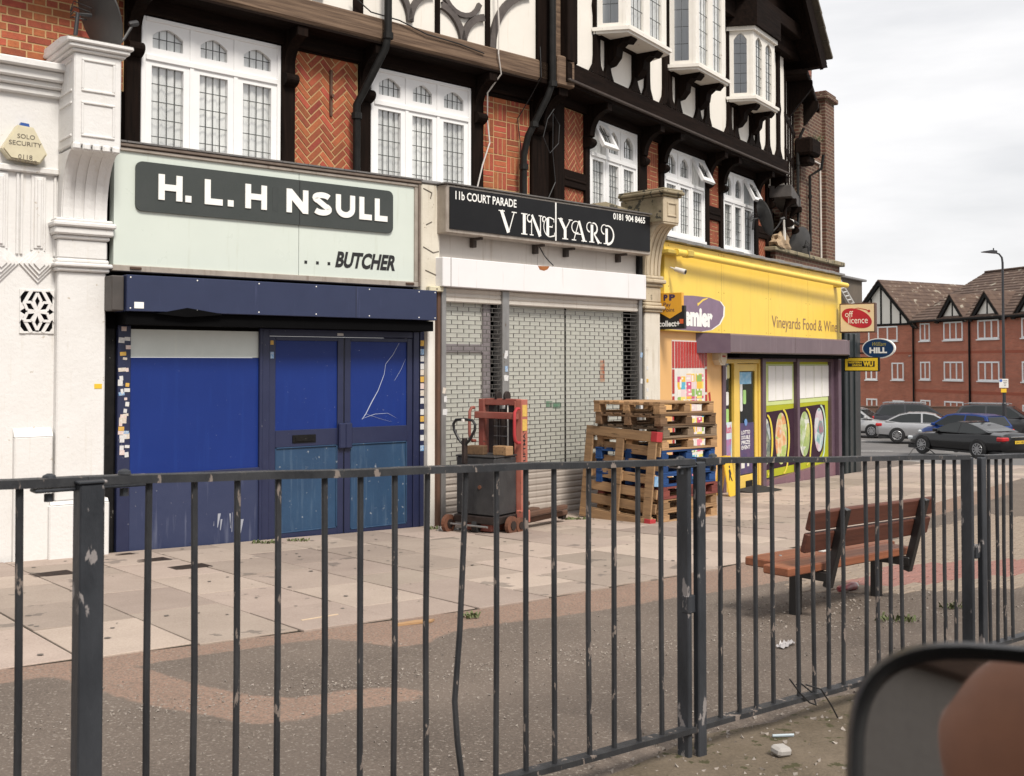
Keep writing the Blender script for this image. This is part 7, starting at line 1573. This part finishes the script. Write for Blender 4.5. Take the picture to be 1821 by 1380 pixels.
def glasshouse(t, gh, vs_, fs_, rs_, gw, zbelt, ztop, n, pm):
    MB().add(vs_, fs_).build('cabin', pm, t, smooth=False)
    rs_ = [p for p in gh if p[1] > zbelt+(ztop-zbelt)*.80]; rr_ = [[(px, gw(z)+.006, z-.03), (px, gw(z)-.03, z+.016), (px, gw(z)*.5, z+.03), (px, -gw(z)*.5, z+.03), (px, -gw(z)+.03, z+.016), (px, -gw(z)-.006, z-.03)] for px, z in rs_]
    mb = MB(); vs_ = [p for r_ in rr_ for p in r_]; mb.add(vs_, [(i*6+j, i*6+j+1, (i+1)*6+j+1, (i+1)*6+j) for i in range(len(rr_)-1) for j in range(5)]); mb.build('roof', pm, t, smooth=True)
    cx_ = sum(p[0] for p in gh)/n; zc_ = (zbelt+ztop)/2; xm = (rs_[0][0]+rs_[-1][0])/2
    ins = [(cx_+(px-cx_)*.90, zc_+(z-zc_)*(.80 if z > zc_ else .92)+.01) for px, z in gh]
    for sg in (-1, 1):
        for xa_, xb_ in ((-9, xm-.04), (xm+.04, 9)):
            q = clip(ins, xa_, xb_, 0, 9)
            if len(q) < 3: continue
            o_ = MB().add([(px, sg*(gw(z)+.006), z) for px, z in q], [tuple(range(len(q))) if sg > 0 else tuple(range(len(q)))[::-1]]).build('side_window', M_GLC, t)
    for (p0, p1, nm) in ((gh[0], rs_[0], 'windscreen'), (gh[-2], rs_[-1], 'rear_window')):
        sgn = 1 if nm == 'windscreen' else -1; pts_ = []
        for f_, wf_i in ((.08, .86), (.94, .86)):
            px = p0[0]+(p1[0]-p0[0])*f_+sgn*.012; z = p0[1]+(p1[1]-p0[1])*f_+.012; pts_ += [(px, gw(z)*wf_i, z), (px, -gw(z)*wf_i, z)]
        MB().add(pts_, [(0, 1, 3, 2)]).build(nm, M_GLC, t)
def car(label, x, y, az, body, gh, W, pm, wheels, wr_, group='cars at the junction', rear=None, plate=None, roofrail=False, tall_lamp=False, h=-.10, cabin=True):
    """body: stations (x, z_low, z_shoulder, z_centre, half width); gh: glasshouse outline (x, z) windscreen base, top, roof..., rear base. +x is the nose"""
    t = thing('car', label, 'car', M=Matrix.Translation(gp(x, y, h)) @ Matrix.Rotation(R(90-az), 4, 'Z'), group=group); hw = W/2
    rings = []
    for (px, zl, zs, zc, wf) in body:
        w_ = hw*wf; half = [(w_*.80, zl), (w_*.97, zl+.10), (w_, zl+(zs-zl)*.45), (w_*.985, zs-.10), (w_*.93, zs-.02), (w_*.72, zs+(zc-zs)*.55), (w_*.3, zc)]
        rings.append([(px, a, b) for a, b in half]+[(px, -a, b) for a, b in half[::-1]])
    bo = loft(rings).build('body', pm, t, smooth=True)
    if not cabin:
        MB().cbox(-.6, .9, -hw*.8, hw*.8, body[2][2]-.02, body[2][2]+.05, .02).build('seat_tops', M_TRIM, t); gh = gh[:]
    # glasshouse shell
    n = len(gh); zbelt = gh[0][1]; ztop = max(z for _, z in gh)
    def gw(z): return hw*(.90-.24*max(0, (z-zbelt))/(ztop-zbelt))
    vs_ = [(px, gw(z), z) for px, z in gh]+[(px, -gw(z), z) for px, z in gh]; fs_ = [tuple(range(n)), tuple(range(n, 2*n))[::-1]]+[(i, n+i, n+(i+1) % n, (i+1) % n) for i in range(n)]
    rs_ = [p for p in gh if p[1] > zbelt+(ztop-zbelt)*.80]
    if cabin: glasshouse(t, gh, vs_, fs_, rs_, gw, zbelt, ztop, n, pm)
    for sg in (-1, 1):
        for wx in wheels:
            ar = MB().lathe([(wr_*1.13, -.02), (wr_*1.13, .012)], 22, Matrix.Translation((wx, sg*(hw*.985), wr_)) @ Matrix.Rotation(R(90), 4, 'X')).build('wheel_arch', M_TRIM, t)
            wh = MB().lathe([(wr_*.62, -.10), (wr_*.97, -.10), (wr_, -.07), (wr_, .07), (wr_*.97, .10), (wr_*.70, .10), (wr_*.66, .06)], 24, Matrix.Translation((wx, sg*(hw-.07), wr_)) @ Matrix.Rotation(R(90*sg), 4, 'X')).build('wheel', M_TYRE, t, smooth=True)
            rm = MB(); Mw = Matrix.Translation((wx, sg*(hw+.035), wr_)) @ Matrix.Rotation(R(90), 4, 'X')
            for k in range(10): a = R(36*k); rm.box(.03, wr_*.66, -.022, .022, -.012, .012, Mw @ Matrix.Rotation(a, 4, 'Z'))
            rm.lathe([(wr_*.13, -.014), (wr_*.13, .016)], 12, Mw); ringp = [(wr_*.64*math.cos(R(a)), wr_*.64*math.sin(R(a)), 0) for a in range(0, 360, 18)]; rm.tube([Mw @ Vector(p) for p in ringp], .014, 5, closed=True); rm.build('rim', M_RIM, wh)
        xa, za = gh[0]; MB().cbox(xa-.35, xa-.22, sg*(hw+.02)-.09, sg*(hw+.02)+.09, za-.0, za+.13, .03).build('door_mirror', pm, t)
    xr, xf = body[0][0], body[-1][0]; zr = body[1][2]; zf = body[-2][2]
    for sg in (-1, 1):
        if tall_lamp: MB().cbox(xr-.01, xr+.28, sg*hw*.80-.09, sg*hw*.80+.09, zr-.30, gh[-2][1]-.10, .03).build('tail_lamp', M_RLMP, t)
        else: MB().cbox(xr-.02, xr+.30, sg*hw*.74-.17, sg*hw*.74+.20, zr-.22, zr-.06, .04).build('tail_lamp', M_RLMP, t)
        MB().cbox(xf-.45, xf-.05, sg*hw*.70-.20, sg*hw*.70+.17, zf-.20, zf-.03, .05).build('head_lamp', M_HLMP, t)
    if plate:
        p_ = MB().cbox(xr-.035, xr-.015, -.26, .26, .56+.12*(zr-.7), .68+.12*(zr-.7), .004).build('number_plate', mat('yellow_plate_paint', (.72, .47, .03), rough=.4), t)
        tm = text_mesh(plate, -.22, .22, 0, .075, 0, bold=.02).build('plate_lettering', M_INK, p_); tm.matrix_local = Matrix.Translation((xr-.038, 0, .583+.12*(zr-.7))) @ Matrix.Rotation(R(-90), 4, 'Z')
        MB().cbox(xr-.03, xr+.0, -.45, .45, zr-.08, zr-.04, .01).build('boot_trim', M_CHR, t)
    MB().cbox(xf-.04, xf+.02, -.28, .28, .40, .50, .004).build('front_plate', M_WTL, t); MB().cbox(xf-.10, xf-.0, -hw*.5, hw*.5, zf-.32, zf-.12, .02).build('grille', M_TRIM, t)
    MB().box(xr+.1, xf-.1, -hw*.86, hw*.86, .16, .30).build('underbody', M_TRIM, t)
    if roofrail:
        for sg in (-1, 1): MB().tube([(rs_[0][0]-.15, sg*(gw(ztop)-.03), ztop+.03), (rs_[0][0]-.3, sg*(gw(ztop)-.03), ztop+.07), (rs_[-1][0]+.3, sg*(gw(ztop)-.03), ztop+.07), (rs_[-1][0]+.1, sg*(gw(ztop)-.03), ztop+.02)], .02, 6).build('roof_rail', M_CHR, t)
    return t
COUPE = [(-2.40, .36, .80, .86, .72), (-2.28, .26, .90, .97, .90), (-1.7, .22, .93, 1.00, .985), (-.9, .20, .90, .97, 1.0), (.2, .20, .86, .93, .99), (1.0, .20, .84, .90, .98), (1.6, .22, .79, .85, .96), (2.1, .25, .68, .73, .88), (2.38, .32, .55, .60, .66)]
G_COUPE = [(1.02, .90), (.35, 1.22), (-.10, 1.31), (-.55, 1.30), (-1.05, 1.19), (-1.72, .98), (-1.3, .90)]
HATCH = [(-1.95, .38, .86, .90, .78), (-1.85, .26, .96, 1.00, .93), (-1.2, .22, .95, .99, 1.0), (0, .21, .93, .97, 1.0), (.95, .21, .90, .97, .99), (1.5, .23, .83, .90, .95), (1.85, .27, .72, .78, .86), (2.0, .33, .58, .62, .70)]
G_HATCH = [(1.25, .94), (.50, 1.42), (.1, 1.49), (-1.1, 1.49), (-1.6, 1.42), (-1.86, .98), (-1.2, .92)]
SALOON = [(-2.38, .38, .84, .88, .74), (-2.25, .28, .96, 1.00, .90), (-1.4, .22, .95, .98, .99), (0, .20, .92, .95, 1.0), (1.0, .20, .89, .95, .99), (1.7, .22, .81, .88, .95), (2.2, .26, .70, .76, .86), (2.42, .33, .57, .62, .68)]
G_SALOON = [(1.10, .93), (.35, 1.34), (-.1, 1.42), (-.9, 1.41), (-1.35, 1.30), (-1.95, .99), (-1.3, .92)]
SUV = [(-2.28, .50, 1.00, 1.04, .80), (-2.2, .38, 1.12, 1.15, .94), (-1.4, .32, 1.11, 1.14, 1.0), (0, .30, 1.09, 1.12, 1.0), (1.0, .30, 1.07, 1.12, 1.0), (1.7, .32, 1.00, 1.08, .97), (2.15, .38, .90, .97, .90), (2.32, .46, .74, .80, .76)]
G_SUV = [(1.25, 1.10), (.55, 1.60), (.15, 1.70), (-1.3, 1.70), (-1.85, 1.60), (-2.15, 1.15), (-1.5, 1.08)]
car('black coupe with red tail lamps and yellow plate, nearest car at the junction', 17.95, 42.2, -25, COUPE, G_COUPE, 1.88, paint('black_car_paint', (.008, .008, .009), 0), (-1.32, 1.42), .34, plate='OV11 VSU')
car('blue hatchback with tall red rear lamps behind the black coupe', 20.3, 48.0, -28, HATCH, G_HATCH, 1.76, paint('blue_car_paint', (.012, .045, .20)), (-1.15, 1.30), .31, tall_lamp=True, plate='LK08 FGD')
car('silver saloon seen from the side between the dark car and the blue hatchback', 20.3, 52.2, 112, SALOON, G_SALOON, 1.80, paint('silver_car_paint', (.42, .42, .43), .6), (-1.4, 1.42), .33)
car('dark grey estate with roof rails behind the silver saloon', 21.6, 57.0, 108, SUV, G_SUV, 1.86, paint('graphite_car_paint', (.035, .036, .042), .4), (-1.35, 1.42), .36, roofrail=True)
car('dark off-road car with bright roof rails behind the blue hatchback', 25.0, 54.6, 122, SUV, G_SUV, 1.9, paint('dark_grey_car_paint', (.055, .056, .060), .4), (-1.35, 1.42), .36, roofrail=True)
car('pale silver hatchback facing the viewer beside the dark corner pier', 18.55, 58.0, 130, HATCH, G_HATCH, 1.8, paint('pale_silver_paint', (.50, .50, .50), .5), (-1.15, 1.30), .32)
# ================================================================ WING MIRROR BESIDE THE VIEWER, AND THE PERSON IT REFLECTS
Mc = Vector((.2653, .5728, 1.1385)); Nv = Vector((-.330, -.893, .305)).normalized()
Zx = Nv; Xx = Vector((0, 0, 1)).cross(Zx).normalized()*1.0; Yx = Zx.cross(Xx)
Mm = Matrix(((Xx.x, Yx.x, Zx.x, Mc.x), (Xx.y, Yx.y, Zx.y, Mc.y), (Xx.z, Yx.z, Zx.z, Mc.z), (0, 0, 0, 1)))
wm = thing('wing_mirror', 'black rimmed car wing mirror, out of focus, close to the viewer', 'mirror', M=Mm)
def superell(a, b, e=3.0, n=48): return [(math.copysign(abs(math.cos(t))**(2/e), math.cos(t))*a, math.copysign(abs(math.sin(t))**(2/e), math.sin(t))*b) for t in [2*math.pi*i/n for i in range(n)]]
A_, B_ = .084, .073
o1, o2, o3 = superell(A_, B_), superell(A_-.0092, B_-.0092), superell(A_*.75, B_*.75)
rings = [[(x, y, -.004) for x, y in o2], [(x, y, .010) for x, y in superell(A_-.0070, B_-.0070)], [(x, y, .014) for x, y in superell(A_-.003, B_-.003)], [(x, y, .004) for x, y in o1], [(x, y, -.03) for x, y in superell(A_*.99, B_*.99)], [(x, y, -.075) for x, y in superell(A_*.86, B_*.86)], [(x, y, -.10) for x, y in superell(A_*.5, B_*.5)]]
mb = MB(); n_ = 48; vs_ = [p for r_ in rings for p in r_]; mb.add(vs_, [(i*n_+j, (i+1)*n_+j, (i+1)*n_+(j+1) % n_, i*n_+(j+1) % n_) for i in range(len(rings)-1) for j in range(n_)]+[tuple(range((len(rings)-1)*n_, len(rings)*n_))])
mb.build('housing', mat('mirror_black_plastic', (.005, .005, .0055), (.007, .007, .0075), scale=30, rough=.4, spec=.3), wm, smooth=True)
mm_ = bpy.data.materials.new('mirror_glass'); mm_.use_nodes = True; b_ = mm_.node_tree.nodes['Principled BSDF']; b_.inputs['Metallic'].default_value = 1; b_.inputs['Roughness'].default_value = .03; b_.inputs['Base Color'].default_value = (.52, .50, .48, 1)
MB().add([(x, y, -.003) for x, y in o2], [tuple(range(48))]).build('mirror_glass', mm_, wm)
MB().tube([Mm.inverted() @ Vector(p) for p in ((.335, .62, 1.11), (.40, .50, 1.08), (.50, .30, 1.02), (.56, .18, .98))], [.022, .026, .03, .034], 10).build('stalk', mat('mirror_black_plastic', (.01, .01, .011)), wm, smooth=True)
# the driver, turned away from the mirror: one continuous skin from head to hands, shirt as a child
def skinned(name, pts, edges, m, parent=None, sub=2):
    me = bpy.data.meshes.new(name); me.from_pydata([p[:3] for p in pts], edges, []); ob = bpy.data.objects.new(name, me); COL.objects.link(ob)
    md = ob.modifiers.new('s', 'SKIN'); md.use_smooth_shade = True
    for i, p in enumerate(pts): me.skin_vertices[0].data[i].radius = (p[3], p[4] if len(p) > 4 else p[3])
    me.skin_vertices[0].data[0].use_root = True
    sm = ob.modifiers.new('u', 'SUBSURF'); sm.levels = sub; sm.render_levels = sub
    dg = bpy.context.evaluated_depsgraph_get(); m2 = bpy.data.meshes.new_from_object(ob.evaluated_get(dg)); bpy.data.objects.remove(ob); m2.materials.clear(); m2.materials.append(m)
    return put(name, m2, parent)
M_SKIN = mat('warm_skin', (.44, .21, .13), (.30, .14, .09), scale=8, rough=.5)
px_, py_ = .09, -.13                      # seated, head behind the viewpoint
P_ = [(px_, py_-.06, .62, .15, .11), (px_, py_-.06, .86, .15, .11), (px_, py_-.04, 1.10, .16, .10), (px_, py_-.03, 1.20, .06, .06), (px_, py_-.01, 1.27, .062, .064), (px_, py_-.005, 1.36, .095, .105), (px_, py_-.01, 1.44, .088, .098), (px_, py_-.015, 1.50, .04, .05),
      (px_-.17, py_-.05, 1.13, .055), (px_-.30, py_+.04, .92, .042), (px_-.20, py_+.20, 1.10, .032), (px_-.14, py_+.23, 1.17, .03),
      (px_+.17, py_-.05, 1.13, .055), (px_+.30, py_+.04, .92, .042), (px_+.20, py_+.20, 1.10, .032), (px_+.14, py_+.23, 1.17, .03), (px_-.03, py_-.118, 1.37, .014, .012), (px_-.10, py_-.01, 1.37, .013, .024), (px_+.10, py_-.01, 1.37, .013, .024)]
E_ = [(0, 1), (1, 2), (2, 3), (3, 4), (4, 5), (5, 6), (6, 7), (2, 8), (8, 9), (9, 10), (10, 11), (2, 12), (12, 13), (13, 14), (14, 15), (5, 16), (5, 17), (5, 18)]
for s_, wi in ((-1, 11), (1, 15)):
    bx0 = (px_+s_*.14, py_+.23, 1.17)
    for k in range(4):
        i0 = len(P_); P_ += [(bx0[0]-s_*(.02+.006*k), bx0[1]+.02, bx0[2]+.03-.018*k, .009), (bx0[0]-s_*(.045+.004*k), bx0[1]+.03, bx0[2]+.045-.018*k, .0085), (bx0[0]-s_*.06, bx0[1]+.01, bx0[2]+.05-.018*k, .008)]; E_ += [(wi, i0), (i0, i0+1), (i0+1, i0+2)]
    i0 = len(P_); P_ += [(bx0[0]-s_*.03, bx0[1]-.02, bx0[2]+.02, .010), (bx0[0]-s_*.055, bx0[1]-.025, bx0[2]+.03, .009)]; E_ += [(wi, i0), (i0, i0+1)]
pr_ = skinned('person', P_, E_, M_SKIN); tag(pr_, 'person in a dark shirt, back of the bare head seen in the wing mirror', 'person')
sh_p = [(px_, py_-.06, .60, .175, .135), (px_, py_-.06, .86, .175, .135), (px_, py_-.04, 1.10, .185, .125), (px_, py_-.035, 1.20, .085, .085), (px_-.18, py_-.05, 1.13, .075), (px_-.27, py_+.01, .98, .062), (px_+.18, py_-.05, 1.13, .075), (px_+.27, py_+.01, .98, .062)]
skinned('shirt', sh_p, [(0, 1), (1, 2), (2, 3), (2, 4), (4, 5), (2, 6), (6, 7)], mat('dark_shirt', (.03, .03, .035), rough=.9), pr_)
ft = MB()
for sx_ in (-1, 1):
    ft.lathe([(.012, -.004), (.013, 0), (.008, .006)], 12, Matrix.Translation((px_+sx_*.036, py_-.095, 1.40)) @ Matrix.Rotation(R(90), 4, 'X'))
ft.build('eyes', mat('eye_white', (.6, .58, .55), (.05, .03, .02), scale=90), pr_); MB().tube([(px_-.028, py_-.098, 1.325), (px_, py_-.106, 1.322), (px_+.028, py_-.098, 1.325)], [.004, .007, .004], 8).build('mouth', mat('lips', (.28, .10, .08)), pr_)
car('beige-grey car body just behind the viewpoint, glimpsed in the wing mirror', .60, -.78, 52, SUV, G_SUV, 1.86, paint('beige_grey_paint', (.12, .10, .085), .2), (-1.35, 1.42), .36, group='cars behind the viewer', h=-.11, cabin=False)
car('dark red hatchback waiting behind, reflected in the wing mirror', -4.6, -5.2, 52, HATCH, G_HATCH, 1.76, paint('dark_red_paint', (.16, .012, .012)), (-1.15, 1.30), .31, tall_lamp=True, group='cars behind the viewer', h=-.11)
